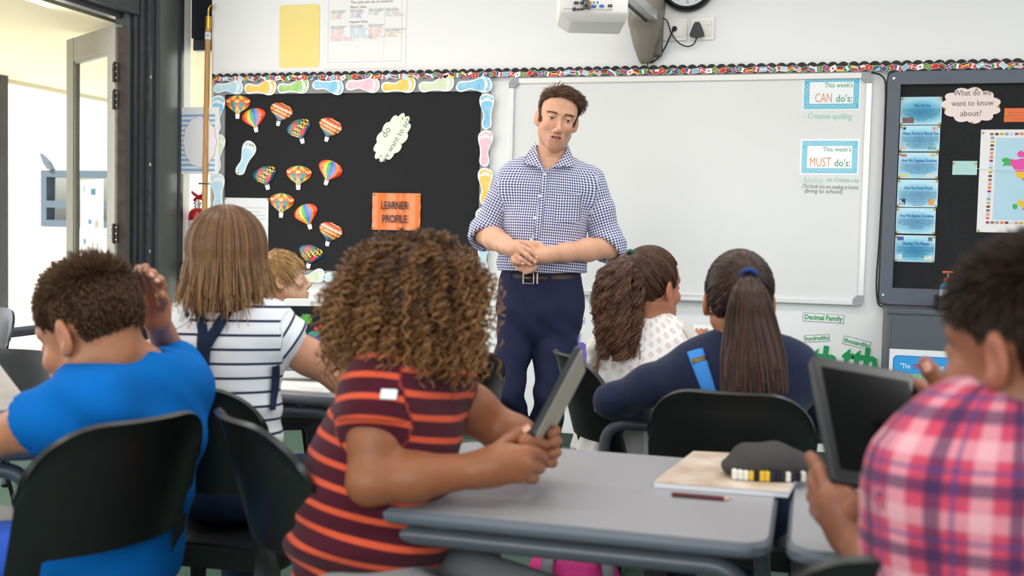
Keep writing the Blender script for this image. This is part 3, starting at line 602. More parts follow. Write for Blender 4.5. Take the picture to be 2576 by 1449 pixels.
for k, (ttl, bx, lines, lab) in enumerate(THEMES):
    X0, Z0, X1, Z1 = rectpx(*bx, OFR); W_, H_ = X1-X0, Z1-Z0
    t = thing('theme_card', ((X0+X1)/2, YW, Z0), lab, 'card', 'blue theme cards on the right board', world=True)
    m = MB().box((X0, yo(OFR+.002), Z0), (X1, yo(OFR), Z1), '#c6dde8'); nx, nz = 28, 20
    for i in range(nx):
        for j in range(nz):
            u, v = (i+.5)/nx, (j+.5)/nz; e = .02; q = max(0, 1-1.7*math.hypot((u-.5)*.95, (v-.45)*1.25)); q = q**.8
            c = tuple((1-q)*a+q*b for a, b in zip((.63, .83, .91), (.02, .53, .73)))
            xa, xb_ = X0+W_*(e+(1-2*e)*i/nx), X0+W_*(e+(1-2*e)*(i+1)/nx); za, zb_ = Z0+H_*(e+(1-2*e)*j/nz), Z0+H_*(e+(1-2*e)*(j+1)/nz); y = yo(OFR+.0024)
            m.add([(xa, y, za), (xb_, y, za), (xb_, y, zb_), (xa, y, zb_)], [(0, 1, 2, 3)], c)
    m.build('card', theme_mat(), t)
    m = MB(); put_text(m, ttl, X0+W_*.52, Z0+H_*.69, .022, yo(OFR+.003), '#17509a', bold=.02, width=W_*min(.9, .033*len(ttl)+.06))
    for i, s_ in enumerate(lines): put_text(m, s_, X0+W_*.52, Z0+H_*(.55-.068*i), .0105, yo(OFR+.003), '#174a7a', width=min(W_*.9, .0047*len(s_)*.9))
    m.build('lettering', PRINT, t)
    for (a, b, w, h_, c) in pics[k]:
        q = MB().box((X0+W_*a, yo(OFR+.003), Z0+H_*b), (X0+W_*(a+w), yo(OFR+.0024), Z0+H_*(b+h_)), c)
        if c == '#1c2a4a':
            cx, cz2 = X0+W_*(a+w*.45), Z0+H_*(b+h_*.5); r = H_*.085
            q.add([(cx+r*math.cos(g), yo(OFR+.0034), cz2+r*math.sin(g)) for g in np.linspace(PI*.6, PI*1.9, 10)]+[(cx+r*.35+r*.75*math.cos(g), yo(OFR+.0034), cz2+r*.3+r*.8*math.sin(g)) for g in np.linspace(PI*1.75, PI*.75, 10)], [tuple(range(20))], '#e8e8f0')
        q.build('picture', PRINT, t)
    pins(t, [(X0+.006, Z1-.008), (X1-.006, Z1-.006), (X0+.006, Z0+.006), (X1-.006, Z0+.006)], OFR+.003)
t = cloud_card(scallop(2443, 265, 66, 40, 11, .03, .16), 'cloud_card', 'pink cloud-shaped card asking what we want to know about', '#efdcda', OFR, 1)
m = MB()
for s_, x, y, w in (('What do we', 2446, 234, .172), ('want to know', 2446, 260, .192), ('about?', 2442, 286, .096)):
    a, b = w2(x, y, OFR); put_text(m, s_, a, b, .04, yo(OFR+.0035), '#5a5358', width=w, rot=.01)
m.build_each('lettering', PRINT, t); pins(t, [w2(2457, 225, OFR), w2(2376, 273, OFR), w2(2511, 268, OFR), w2(2444, 308, OFR)], OFR+.003)
def slip(x0, y0, x1, y1, c, name, label, hl, pn):
    X0, Z0, X1, Z1 = rectpx(x0, y0, x1, y1, OFR); t = thing(name, ((X0+X1)/2, YW, Z0), label, 'card', world=True)
    m = MB().box((X0, yo(OFR+.0015), Z0), (X1, yo(OFR), Z1), c)
    for k in range(4): m.box((X0+.015, yo(OFR+.0018), Z1-.022-.015*k), (X0+(X1-X0)*(.55+.12*((k*7) % 3)), yo(OFR+.0014), Z1-.0195-.015*k), hl)
    m.build('sheet', PRINT, t); pins(t, [w2(*p, OFR) for p in pn], OFR+.002)
slip(2396, 405, 2458, 440, '#b4dcd8', 'note_slip', 'pale turquoise paper slip pinned left of the world map', '#9cc8c4', [(2399, 411), (2455, 411)])
slip(2526, 272, 2632, 307, '#e8703a', 'note_slip', 'orange paper slip pinned above the world map', '#c05a30', [(2533, 288)])
st = thing('map_string', (w2(2500, 427)[0], YW, w2(2500, 427)[1]), 'thin white string from the turquoise slip to the map', 'string', world=True)
MB().tube([tuple(wl(2456, 424, OFR+.012)), tuple(wl(2510, 427, OFR+.014)), tuple(wl(2600, 428, OFR+.014))], .0012, 6).build('cord', card_white, st)
# world map
X0, Z0, X1, Z1 = rectpx(2462, 326, 2576, 585, OFR); X1 = X0+.80
mp = thing('world_map', ((X0+X1)/2, YW, Z0), 'world map poster edged with small flags at the right frame edge', 'map', world=True)
tilt = -.015
m = MB().box((X0, yo(OFR+.002), Z0), (X1, yo(OFR), Z1), '#eceaec'); sea0 = w2(2506, 347, OFR); sea1 = w2(2498, 553, OFR)
m.add([(sea0[0], yo(OFR+.0024), sea1[1]), (X1-.09, yo(OFR+.0024), sea1[1]), (X1-.09, yo(OFR+.0024), sea0[1]), (sea0[0], yo(OFR+.0024), sea0[1])], [(0, 1, 2, 3)], '#b5d9ea')
m.build('sheet', GLOSS, mp)
lands = [('#3fae5a', [(2518, 402), (2530, 396), (2542, 400), (2541, 412), (2546, 417), (2530, 416), (2522, 419), (2526, 410)]), ('#e84aa8', [(2542, 400), (2556, 402), (2572, 398), (2590, 402), (2604, 410), (2596, 422), (2600, 430), (2560, 432), (2552, 428), (2546, 417), (2541, 412)]), ('#e84aa8', [(2558, 386), (2568, 378), (2576, 384), (2590, 380), (2600, 390), (2580, 396), (2562, 395)]),
 ('#f0c02f', [(2556, 432), (2600, 431), (2612, 438), (2600, 452), (2580, 455), (2562, 447), (2555, 440)]), ('#e0402f', [(2570, 447), (2580, 455), (2590, 456), (2592, 470), (2600, 476), (2588, 470), (2578, 458)]), ('#3fae5a', [(2546, 520), (2550, 512), (2560, 516), (2558, 525), (2550, 527)]), ('#f0c02f', [(2556, 508), (2566, 503), (2576, 506), (2590, 512), (2586, 524), (2570, 522)]), ('#e84aa8', [(2570, 524), (2590, 526), (2600, 535), (2584, 540)]),
 ('#7a5ab0', [(2690, 396), (2712, 388), (2730, 398), (2722, 412), (2700, 420), (2688, 410)]), ('#f0c02f', [(2692, 430), (2722, 426), (2744, 440), (2738, 470), (2722, 505), (2708, 490), (2704, 462), (2688, 448)]), ('#3fae5a', [(2732, 384), (2790, 376), (2846, 386), (2840, 404), (2790, 410), (2744, 408)]), ('#e84aa8', [(2752, 414), (2800, 414), (2824, 424), (2806, 446), (2782, 440), (2768, 456), (2756, 436)]), ('#e0402f', [(2806, 496), (2836, 488), (2850, 508), (2834, 524), (2810, 518)]),
 ('#e88a3a', [(2600, 500), (2620, 495), (2640, 510), (2630, 545), (2610, 540)])]
for c, P in lands:
    MB().prism([w2(*p, OFR) for p in P], yo(OFR+.0031), yo(OFR+.0024), col=c).build('land_print', PRINT, mp)
def mini(x, y, k, w=.016, h=.011):
    a, b = w2(x, y, OFR); c = [[R_, Ye], [Bu, Wt], [Gn, R_], ['#5a4a9a', R_], [Ye, Gn], [R_, Wt], [Lb, Wt], [Bk, R_]][k % 8]
    q = MB().box((a-w/2, yo(OFR+.0028), b-h/2), (a+w/2, yo(OFR+.0022), b+h/2), c[0]).box((a-w/2, yo(OFR+.0031), b-h/6), (a+w/2, yo(OFR+.0028), b+h/6), c[1]); q.build('flag_print', PRINT, mp)
for k in range(22): mini(2497-k*.62, 347+k*9.6, k*3+1)
for k in range(14): mini(2495+12.5*k, 337.5-.1*k, k*5+2); mini(2484+12*k, 559.5+.15*k, k*7+3)
pins(mp, [w2(2473, 334, OFR), w2(2461, 580, OFR)], OFR+.003)
# ---------------- posters above the boards
X0, Z0, X1, Z1 = rectpx(703, 12, 804, 170, 0)
t = thing('yellow_card', ((X0+X1)/2, YW, Z0), 'plain yellow laminated card with rounded corners above the pin board', 'card', world=True)
MB().prism(rrect(X0, Z0, X1, Z1, .022), yo(.003), yo(0)).build('card', mat('yellow_laminate', '#f5e192', .3, coat=.4, col2='#f3dd84', nscale=4), t)
X0, Z0, X1, Z1 = rectpx(813, -40, 1022, 172, 0)
t = thing('units_poster', ((X0+X1)/2, YW, Z0), 'white laminated poster of measuring units with coloured text', 'poster', world=True)
MB().box((X0, yo(.003), Z0), (X1, yo(0), Z1), '#f0f0ee').build('sheet', GLOSS, t)
m = MB(); q = [w2(827, 5), w2(1012, -5), w2(1012, 153), w2(828, 158)]; x0, x1, z0, z1 = q[0][0], q[1][0], q[3][1], q[0][1]+.04; lw = .0018
for a in ((x0, z0, x1, z0+lw), (x0, z1, x1, z1+lw), (x0, z0, x0+lw, z1), (x1, z0, x1+lw, z1), (w2(967, 60)[0], z0+.01, w2(967, 60)[0]+.001, z0+.31)): m.box((a[0], yo(.0036), a[1]), (a[2], yo(.003), a[3]), '#b9b6d6')
m.build('border_print', PRINT, t)
m = MB(); cz_ = lambda x, y: (680+x/6.779, y/6.779)
for s_, x, y, sz, c in (('The units we use to measure', 1375, 45, .022, '#4a4a4a'), ('Metric Units', 1370, 128, .02, '#4a4a4a'), ('Imperial Units', 1355, 378, .02, '#4a4a4a')):
    a, b = w2(*cz_(x, y)); put_text(m, s_, a, b, sz, yo(.0036), c, align='L')
blocks = [(1037, 195, 'Units of distance\nmeasurements', ['1 km = 1000m', '1 m = 100cm', '1 cm = 10mm'], '#e79a8a'), (1368, 175, 'Units of mass\nmeasurements', ['1 ton = 1000kg', '1 kg = 1000g', '1 g = 1000mg'], '#9a9ad0'), (1682, 160, 'Units of volume\nmeasurements', ['1 kl = 1000l', '1 l = 1000ml'], '#9cc4a0'), (1968, 150, 'Units of time\nmeasurements', ['1 day = 24 hours', '1 hour = 60 minutes', '1 minute = 60 seconds'], '#c09aa8'),
 (1034, 460, 'Units of distance\nmeasurements', ['inch = 1/12 foot', 'foot = 12 inches', 'yard = 36 inches', 'rod = 16 feet', 'furlong = 220 yards', 'mile (statute) = 5,280 feet', 'mile (nautical) = 2,025 yards'], '#ee9aa8'), (1366, 440, 'Units of mass\nmeasurements', ['grain = 1/7000 pound', 'dram = 1/16 ounce', 'ounce = 16 drams', 'pound = 16 ounces', 'ton (short) = 2,000 pounds', 'ton (long) = 2,240 pounds'], '#8fcbe8'), (1682, 425, 'Units of volume\nmeasurements', ['ounce = 1/16 pint', 'gill = 4 ounces', 'pint = 16 ounces', 'quart = 2 pints', 'or 1/4 gallon', 'gallon = 128 ounces', 'or 8 pints'], '#eaa287'), (1964, 500, 'Units of temperature\nmeasurements', ['C = degrees Celsius', 'K = Kelvin', 'F = Fahrenheit'], '#d2b04c')]
for x, y, hd_, ls, c in blocks:
    for i, s_ in enumerate(hd_.split('\n')): a, b = w2(*cz_(x, y+27*i)); put_text(m, s_, a, b, .0145, yo(.0036), '#8a8a8a', align='L')
    for i, s_ in enumerate(ls): a, b = w2(*cz_(x, y+64+28*i)); put_text(m, s_, a, b, .0125, yo(.0036), c, align='L')
m.build('lettering', PRINT, t)['kind'] = 'stuff'
# ---------------- low wall: decimal family words, letter cut-outs
def word_tag(s_, x0, y0, x1, y1, c, name, label, tilt=0, lead=0):
    a = w2((x0+x1)/2, (y0+y1)/2); w = w2(x1, y0)[0]-w2(x0, y0)[0]; h = abs(w2(x0, y0)[1]-w2(x0, y1)[1])
    t = thing(name, (a[0], YW, a[1]-h/2), label, 'word card', 'word cards under the whiteboard', world=True)
    M = Matrix.Translation((a[0], YW, a[1])) @ Matrix.Rotation(tilt, 4, 'Y')
    m = MB().box((-w/2, -.0015, -h/2), (w/2, 0, h/2), '#8a8c90', M=M).box((-w/2+.003, -.002, -h/2+.003), (w/2-.003, -.0012, h/2-.003), '#eff0ef', M=M); m.build('card', PRINT, t)
    for w_, x_, ww in ([(s_, 0, w*.92)] if ' ' not in s_ else [(s_.split()[0], -w*.215, w*.47), (s_.split()[1], w*.26, w*.40)]):
        m = MB(); put_text(m, w_, x_, 0, h*.78, -.0026, c, bold=.028, width=ww); m2 = MB(); m2.add(np.concatenate(m.v), m.f, c, M=M); m2.build('lettering', PRINT, t)
PU, GNN = '#7d63bd', '#1f9a55'
word_tag('Decimal Family', 2019, 789, 2123, 811, GNN, 'word_card', 'green-lettered decimal family card below the whiteboard', .02)
word_tag('hundredths', 2023, 842, 2087, 860, GNN, 'word_card', 'small green hundredths card tilted upwards', -.10)
word_tag('thousandths', 2120, 852, 2190, 873, GNN, 'word_card', 'small green thousandths card tilted downwards', .21)
word_tag('tenths', 1938, 845, 1991, 862, GNN, 'word_card', 'small green tenths card beside the ponytail', .0)
word_tag('Thousands', 1483, 761, 1570, 781, PU, 'word_card', 'purple-lettered card half hidden behind the curly ponytail', .02)
word_tag('hundreds', 1410, 797, 1471, 813, PU, 'word_card', 'small purple card half hidden behind the teacher\'s leg', .02)
word_tag('Tens', 1498, 806, 1540, 820, PU, 'word_card', 'small purple card just left of the white blouse', .02)
def letter(s_, x, y, h, c, label, tilt, depth=.008):
    a = w2(x, y); t = thing('letter_cutout', (a[0], YW, a[1]-h/2), label, 'letters', 'cut-out letters on the low wall', world=True)
    V, F = text_geo(s_, .035); V = V.copy(); V *= h/.75; V[:, 0] *= .86 if len(s_) > 1 else .8; Q = np.stack([V[:, 0], np.full(len(V), -depth), V[:, 1]], 1); B = Q.copy(); B[:, 1] = 0; n = len(Q)
    from collections import Counter
    cn = Counter(); 
    for f in F:
        for i in range(len(f)): cn[tuple(sorted((f[i], f[(i+1) % len(f)])))] += 1
    S = [(f[i], f[i]+n, f[(i+1) % len(f)]+n, f[(i+1) % len(f)]) for f in F for i in range(len(f)) if cn[tuple(sorted((f[i], f[(i+1) % len(f)])))] == 1]
    MB().add(np.concatenate([Q, B]), F+S, M=Matrix.Translation((a[0], YW, a[1])) @ Matrix.Rotation(tilt, 4, 'Y')).build('letter', mat('foam_'+c.strip('#'), c, .6, noise=.15, nscale=20), t)
letter('hth', 2053, 905, .14, '#17a05a', 'green cut-out hth letters on the wall by the navy sleeve', .06)
letter('tth', 2164, 908, .13, '#17a05a', 'green cut-out tth letters on the wall above the tablet', .1)
letter('h', 1460, 880, .17, '#8168c4', 'purple cut-out letter h beside the teacher\'s trousers', .08)
# ---------------- clock, sockets, projector
cx, cz_ = w2(1731, -41, .02); R = abs(w2(1803, -41)[0]-cx)
ck = thing('wall_clock', (cx, YW, cz_-R), 'round wall clock with black rim cut by the top of the picture', 'clock', world=True)
Mc = Matrix.Translation((cx, YW, cz_)) @ Matrix.Rotation(PI/2, 4, 'X')
smooth_by_angle(MB().lathe([(R*.80, .012), (R*.82, .045), (R*.9, .052), (R*.98, .04), (R, .02), (R*.99, 0), (R*.8, 0)], 64, M=Mc).build('rim', mat('black_clock_rim', '#16181c', .3), ck), 60)
MB().lathe([(R*.82, .002), (R*.82, .016), (.001, .0161)], 48, M=Mc).build('dial', mat('clock_dial', '#eef3f6', .4), ck)
m = MB()
for k in range(12):
    a = PI/2-2*PI*(k+1)/12; put_text(m, str(k+1), cx+R*.62*math.cos(a), cz_+R*.62*math.sin(a), R*.24, yo(.0168), '#8d959c')
m.build('numerals', PRINT, ck)
h = MB().box((-.004, -.019, -.02), (.004, -.0172, R*.42), M=Matrix.Translation((cx, YW, cz_)) @ Matrix.Rotation(.9, 4, 'Y')); h.build('hour_hand', black_pl, ck)
h = MB().box((-.003, -.021, -.02), (.003, -.0192, R*.62), M=Matrix.Translation((cx, YW, cz_)) @ Matrix.Rotation(-.5, 4, 'Y')); h.build('minute_hand', black_pl, ck)
def socket(x0, y0, x1, y1, label):
    X0, Z0, X1, Z1 = rectpx(x0, y0, x1, y1, 0); t = thing('wall_socket', ((X0+X1)/2, YW, Z0), label, 'socket', world=True)
    wp = mat('white_socket_plastic', '#efedea', .3)
    smooth_by_angle(MB().rbox((X0, yo(.012), Z0), (X1, yo(0), Z1), .005, 3).build('plate', wp, t))
    w, h_ = X1-X0, Z1-Z0; smooth_by_angle(MB().rbox((X0+w*.11, yo(.016), Z0+h_*.15), (X1-w*.11, yo(.008), Z1-h_*.18), .003).build('face', wp, t)); return t, X0, Z0, w, h_
s1, sx, sz, sw, sh = socket(1669, 45, 1729, 104, 'white blank wall plate with a cable hole beside the projector arm')
a = w2(1698, 74); m = MB().lathe([(.0135, 0), (.0135, .006), (.008, .009), (.007, .003), (.001, .003)], 20, M=Matrix.Translation((a[0], yo(.016), a[1])) @ Matrix.Rotation(PI/2, 4, 'X')); m.build('grommet', mat('dark_rubber', '#3a3433', .6), s1)
s2, sx, sz, sw, sh = socket(1737, 43, 1798, 102, 'white wall socket holding the black plug')
a = w2(1784, 60); MB().rbox((a[0]-.012, yo(.02), a[1]-.009), (a[0]+.012, yo(.015), a[1]+.009), .003).build('switch', mat('white_socket_plastic'), s2)
c0 = w2(1754, 77, .03); pg = thing('power_plug', (c0[0], yo(.016), c0[1]-.05), 'black three-pin plug with its cable in the white socket', 'plug', world=True)
P = [(c0[0]+.052*.62*math.cos(a)*(.95 if 0 else 1), c0[1]+.052*.72*math.sin(a)) for a in np.linspace(0, 2*PI, 3, endpoint=False)]
tri = catmull([(c0[0]-.033, c0[1]-.03), (c0[0]-.036, c0[1]-.018), (c0[0]-.016, c0[1]+.034), (c0[0], c0[1]+.042), (c0[0]+.016, c0[1]+.034), (c0[0]+.036, c0[1]-.018), (c0[0]+.033, c0[1]-.03), (c0[0], c0[1]-.036)], 3)
MB().prism([tuple(p) for p in tri], yo(.05), yo(.016)).build('plug_body', mat('dark_plug', '#2b2d31', .45), pg)
def cable(pts, r, offs): return catmull([wl(x, y, o_) for (x, y), o_ in zip(pts, offs)], 8, False)
MB().tube([wl(1753, 86, .03), wl(1752, 92, .03), wl(1752, 99, .03)], [.006, .0055, .004], 10).build('strain_relief', mat('dark_plug'), pg)
MB().tube(cable([(1752, 97), (1745, 111), (1729, 117), (1708, 108), (1690, 86), (1683, 66), (1678, 52), (1668, 46), (1659, 48)], .0035, [.03, .03, .03, .03, .03, .03, .04, .05, .08]), .0033, 8).build('cord', black_pl, pg)
vc = thing('video_cable', tuple(wl(1640, 152, .04)), 'black cable from the wall plate down behind the whiteboard', 'cable', world=True)
MB().tube(cable([(1697, 74), (1690, 82), (1675, 115), (1660, 140), (1644, 155), (1635, 156)], .004, [.012, .035, .035, .035, .035, .05]), .0042, 8).build('cord', black_pl, vc)
MB().tube(cable([(1630, 152), (1629, 165), (1632, 178), (1638, 186)], .003, [.05, .04, .038, .036]), .003, 8).build('cord', black_pl, vc)
MB().tube(cable([(2192, 182), (2214, 188), (2226, 202), (2228, 230), (2226, 300), (2220, 450), (2212, 600), (2205, 700), (2206, 745), (2212, 768), (2232, 772)], .004, [.03]*11), .004, 8).build('cord', black_pl, vc)
# projector bracket on the wall
br = thing('projector_bracket', tuple(wl(1622, 152, 0)), 'taupe plastic wall bracket with an aluminium arm above the whiteboard', 'bracket', world=True)
taupe = mat('taupe_plastic', '#8b8278', .42); dtaupe = mat('dark_taupe_plastic', '#6d655e', .42)
def fr(x, y, off): return wl(x, y, off)
sec = [(-30, 1588, 1668, .20), (15, 1585, 1668, .21), (46, 1580, 1664, .20), (60, 1580, 1663, .185), (72, 1583, 1660, .16), (85, 1585, 1657, .15), (110, 1590, 1648, .13), (135, 1598, 1641, .10), (150, 1603, 1637, .07), (153, 1606, 1634, .05)]
V = []; F = []
for (y, xa, xb_, dp) in sec:
    z = w2((xa+xb_)/2, y, .1)[1]; a = wl(xa, y, .1)[0]; b = wl(xb_, y, .1)[0]; c = (a+b)/2; hw = (b-a)/2
    for g in np.linspace(-1, 1, 13): V.append((c+hw*math.copysign(abs(math.sin(g*PI/2))**.75, g), yo(dp*(max(0, math.cos(g*PI/2))**.35)), z))
    V += [(b, yo(0), z), (a, yo(0), z)]
n = 15
for i in range(len(sec)-1):
    for j in range(n): F.append((i*n+j, i*n+(j+1) % n, (i+1)*n+(j+1) % n, (i+1)*n+j)[::-1])
F.append(tuple(range(n))[::-1]); F.append(tuple((len(sec)-1)*n+j for j in range(n)))
smooth_by_angle(MB().add(V, F).build('shroud', taupe, br), 50)
MB().rbox((wl(1640, 0)[0], yo(.05), wl(1640, 145)[2]), (wl(1672, 0)[0], yo(0), wl(1640, -40)[2]), .012).build('back_plate', dtaupe, br)
a0 = wl(1633, 40, .17); a1 = px(1560, -20, 4.1)
def obox(p, q, w, h_, **k):
    p, q = np.array(p), np.array(q); d = q-p; Ln = np.linalg.norm(d); d /= Ln; s_ = np.cross(d, (0, 0, 1)); s_ /= np.linalg.norm(s_); u = np.cross(s_, d)
    M = Matrix(((s_[0], d[0], u[0], p[0]), (s_[1], d[1], u[1], p[1]), (s_[2], d[2], u[2], p[2]), (0, 0, 0, 1)))
    return MB().rbox((-w/2, 0, -h_/2), (w/2, Ln, h_/2), .004, M=M)
dr = np.array([-.10, -1.0, .0]); dr /= np.linalg.norm(dr)
obox(a0, a0+dr*1.35+np.array([0, 0, .02]), .085, .045).build('arm', alu, br)
obox(a0+np.array([-.012, 0, -.026]), a0+dr*1.35+np.array([-.012, 0, -.006]), .012, .012).build('arm_groove', black_pl, br)
# projector hanging from the arm: underside and socket face toward the class
pj = thing('projector', tuple(px(1500, 55, 4.45)), 'white ceiling projector with its socket panel facing the class', 'projector', world=True)
pw = mat('white_projector_plastic', '#e9e7e3', .4)
d0 = 4.35
pl_ = px(1407, 30, d0); pr_ = px(1580, 30, d0); zb = px(1490, 32, d0)[2]
u = (pr_-pl_); u[2] = 0; w = np.linalg.norm(u); u /= w; f_ = np.array([-u[1], u[0], 0])
Mp = Matrix(((u[0], f_[0], 0, pl_[0]), (u[1], f_[1], 0, pl_[1]), (0, 0, 1, zb), (0, 0, 0, 1)))
Vb = []
pb = MB(); dz = px(1500, 52, d0)
# tapered body: the socket face at the back edge is wider than the underside
hgt = .17; ch = .035; dep = .30
for z, gx, gy in ((-ch, .05, .03), (0, 0, 0), (hgt, 0, 0), (hgt+.01, .02, .02)): Vb += [(gx, gy, z), (w-gx*.15, gy, z), (w-gx*.15, dep-gy, z), (gx, dep-gy, z)]
Fb = [(3, 2, 1, 0), (12, 13, 14, 15)]+[(k*4+i, k*4+(i+1) % 4, k*4+4+(i+1) % 4, k*4+4+i) for k in range(3) for i in range(4)]
po = pb.add(Vb, Fb, M=Mp).build('casing', pw, pj)
bm = bmesh.new(); bm.from_mesh(po.data); bmesh.ops.bevel(bm, geom=list(bm.edges), offset=.008, segments=2, affect='EDGES', profile=.5); bm.to_mesh(po.data); bm.free(); smooth_by_angle(po, 35)
MB().rbox((w*.05, -.004, .012), (w*.78, .004, hgt*.9), .003, M=Mp).build('socket_panel', mat('pale_grey_panel', '#dcdad6', .4), pj)
def port(x, z, a, b, c, name): MB().rbox((x-a/2, -.012, z-b/2), (x+a/2, -.002, z+b/2), .002, M=Mp).build(name, mat('port_'+c.strip('#'), c, .4), pj)
for x, y, a, b, c, nm in ((345, 40, .02, .01, '#3a3a3c', 'video_port'), (415, 40, .016, .01, '#55504c', 'video_port'), (515, 35, .011, .011, '#c98a4a', 'audio_jack'), (563, 35, .006, .006, '#556655', 'audio_jack'), (610, 33, .006, .006, '#3a5ab0', 'audio_jack'), (562, 82, .018, .01, '#3f6fc0', 'video_port'), (662, 79, .018, .01, '#3f6fc0', 'video_port'), (765, 76, .018, .01, '#4a4a55', 'video_port'), (318, 118, .013, .013, '#2b3238', 'network_port'), (364, 122, .009, .009, '#3a4048', 'audio_jack'), (410, 120, .014, .006, '#2a2a2c', 'usb_port')):
    q = px(1380+x/4.954, y/4.954, d0); lx = np.dot(q-pl_, u); port(lx, q[2]-zb, a, b, c, nm)
m = MB()
for k in range(6):
    m.box((w-.001, .03+.012*k, .03), (w+.0012, .035+.012*k, .08), M=Mp)
vo = m.build('vent_slot', mat('vent_grey', '#b9b2a4', .6), pj); vo['kind'] = 'stuff'
vb = thing('projector_cable', tuple(px(1475, 16, d0-.02)), 'short dark video lead plugged into the projector', 'cable', world=True)
MB().tube([px(1476, 17, d0-.02), px(1475, 10, d0-.05), px(1478, 2, d0-.04), px(1481, -8, d0), px(1484, -20, d0+.03)], .0055, 8).build('lead', mat('dark_plug'), vb)
MB().tube([px(1463, 8, d0-.02), px(1465, 4, d0-.05), px(1472, -3, d0-.04), px(1474, -14, d0)], .0055, 8).build('lead', mat('dark_plug'), vb)
MB().rbox((-.016, -.02, -.008), (.016, .004, .008), .003, M=Matrix.Translation(px(1476, 18, d0-.01)) @ Matrix.Rotation(YAW, 4, 'Z')).build('connector', mat('dark_taupe_plastic'), vb)
# ---------------- glazed slot: striped poster, extinguisher, papers, window pole
wyo = -.028
X0, Z0, X1, Z1 = rectpx(446, 270, 531, 438, -wyo if 0 else .0); yy = YW+.03
def ws(x, y): p = aty(x, y, YW-.034); return p[0], p[2]
p0, p1 = ws(446, 270), ws(528, 438)
t = thing('striped_poster', ((p0[0]+p1[0])/2, YW-.034, p1[1]), 'white poster with blue stripes and an empty oval taped over the narrow window', 'poster', world=True)
yp = YW-.034
m = MB().box((p0[0], yp-.001, p1[1]), (p1[0]+.06, yp, p0[1]), '#f0f1f2')
q0, q1 = ws(452, 282), ws(540, 431); ns = 24
for k in range(ns):
    if k % 2 == 0: m.box((q0[0], yp-.0015, q1[1]+(q0[1]-q1[1])*k/ns), (q1[0], yp-.001, q1[1]+(q0[1]-q1[1])*(k+1)/ns), '#8db9e6')
m.build('sheet', GLOSS, t)
oc = ws(503, 357); rx, rz = ws(545, 357)[0]-oc[0], oc[1]-ws(503, 421)[1]
ov = [(oc[0]+rx*(1+.03*math.cos(12*a))*math.cos(a), oc[1]+rz*(1+.03*math.cos(12*a))*math.sin(a)) for a in np.linspace(0, 2*PI, 72, endpoint=False)]
MB().prism(ov, yp-.0022, yp-.0014, col='#d98aa8').build('oval_outline', PRINT, t)
MB().prism([(oc[0]+(a-oc[0])*.975, oc[1]+(b-oc[1])*.985) for a, b in ov], yp-.0028, yp-.002, col='#eff0f3').build('oval_panel', PRINT, t)
p0, p1 = ws(453, 604), ws(495, 670); t = thing('taped_paper', ((p0[0]+p1[0])/2, YW+.14, p1[1]), 'blank white sheet taped low on the narrow window', 'paper')
MB().box((p0[0]+.02-t.location[0], -.0015, 0), (p1[0]+.07-t.location[0], 0, p0[1]-p1[1])).build('sheet', card_white, t)
ex = aty(497, 545, YW+.07); zt = aty(497, 478, YW+.07)[2]; zr = ex[2]
fe = thing('fire_extinguisher', (ex[0], ex[1], zt-.50), 'red fire extinguisher with white label beside the wooden pole', 'extinguisher')
red = mat('extinguisher_red', '#b3121c', .22, coat=.5); r = .056; zs = .50-.11
smooth_by_angle(MB().lathe([(.02, 0), (r-.008, 0), (r, .01), (r, zs-.05), (r*.93, zs-.03), (r*.7, zs-.008), (.022, zs)], 32).build('cylinder', red, fe), 50)
MB().lathe([(r+.0006, .06), (r+.0006, zs-.075)], 32).build('label', mat('extinguisher_label', '#e4e2e0', .4, col2='#c9c7cc', nscale=60), fe)
MB().lathe([(.02, zs), (.02, zs+.02), (.026, zs+.022), (.026, zs+.036), (.014, zs+.04), (.014, zs+.055)], 16).build('valve', chrome, fe)
MB().tube([(-.02, -.01, zs+.045), (.0, -.01, zs+.062), (.03, -.015, zs+.075), (.06, -.02, zs+.08)], [.008, .012, .01, .007], 8).build('squeeze_handle', mat('extinguisher_red'), fe)
MB().tube([(-.035, -.012, zs+.1), (-.02, -.01, zs+.085), (.02, -.01, zs+.062), (.05, -.02, zs+.05)], [.006, .01, .01, .007], 8).build('carry_handle', mat('extinguisher_red'), fe)
MB().tube([(.03, -.012, zs+.05), (.04, -.012, zs+.1), (.055, -.012, zs+.14)], .004, 6).build('safety_tie', mat('yellow_tie', '#e0b030', .5), fe)
MB().rbox((-.03, .04, zs-.12), (.03, .076, zs-.1), .003).build('wall_hook', chrome, fe)
pt = px(523, 40, 1); A = aty(524, 42, YW-.022); B = aty(514, 560, YW-.05); d = (B-A); Bl = A+d*((A[2]-0.01)/(A[2]-B[2]))
wp = thing('window_pole', tuple(Bl), 'long wooden window pole with brass hook leaning by the pin board', 'pole', world=True)
r = .0165
MB().tube([A, A+(Bl-A)*.5, Bl], r, 16).build('shaft', mat('pale_pine', '#dba366', .45, noise=.3, nscale=12, stretch=(12, 12, 1)), wp)
nrm_ = lambda v: np.array(v)/np.linalg.norm(v)
MB().tube([A, A+nrm_(Bl-A)*.075], r+.003, 16).build('ferrule', brass, wp)
hk = [A+np.array(q) for q in ((0, 0, 0), (0, 0, .03), (.004, 0, .05), (.018, 0, .066), (.03, 0, .055), (.032, 0, .04))]
MB().tube(catmull(hk, 4, False), .006, 8).build('hook', brass, wp)
ax_ = nrm_(Bl-A); MB().tube([A+ax_*.095, A+ax_*.135], r+.0014, 16).build('number_label', card_white, wp)
m = MB(); C4 = A+ax_*.115; put_text(m, '14', C4[0]+.004, C4[2], .026, C4[1]-r-.0026, '#33363a', width=.02); m.build('number', PRINT, wp)
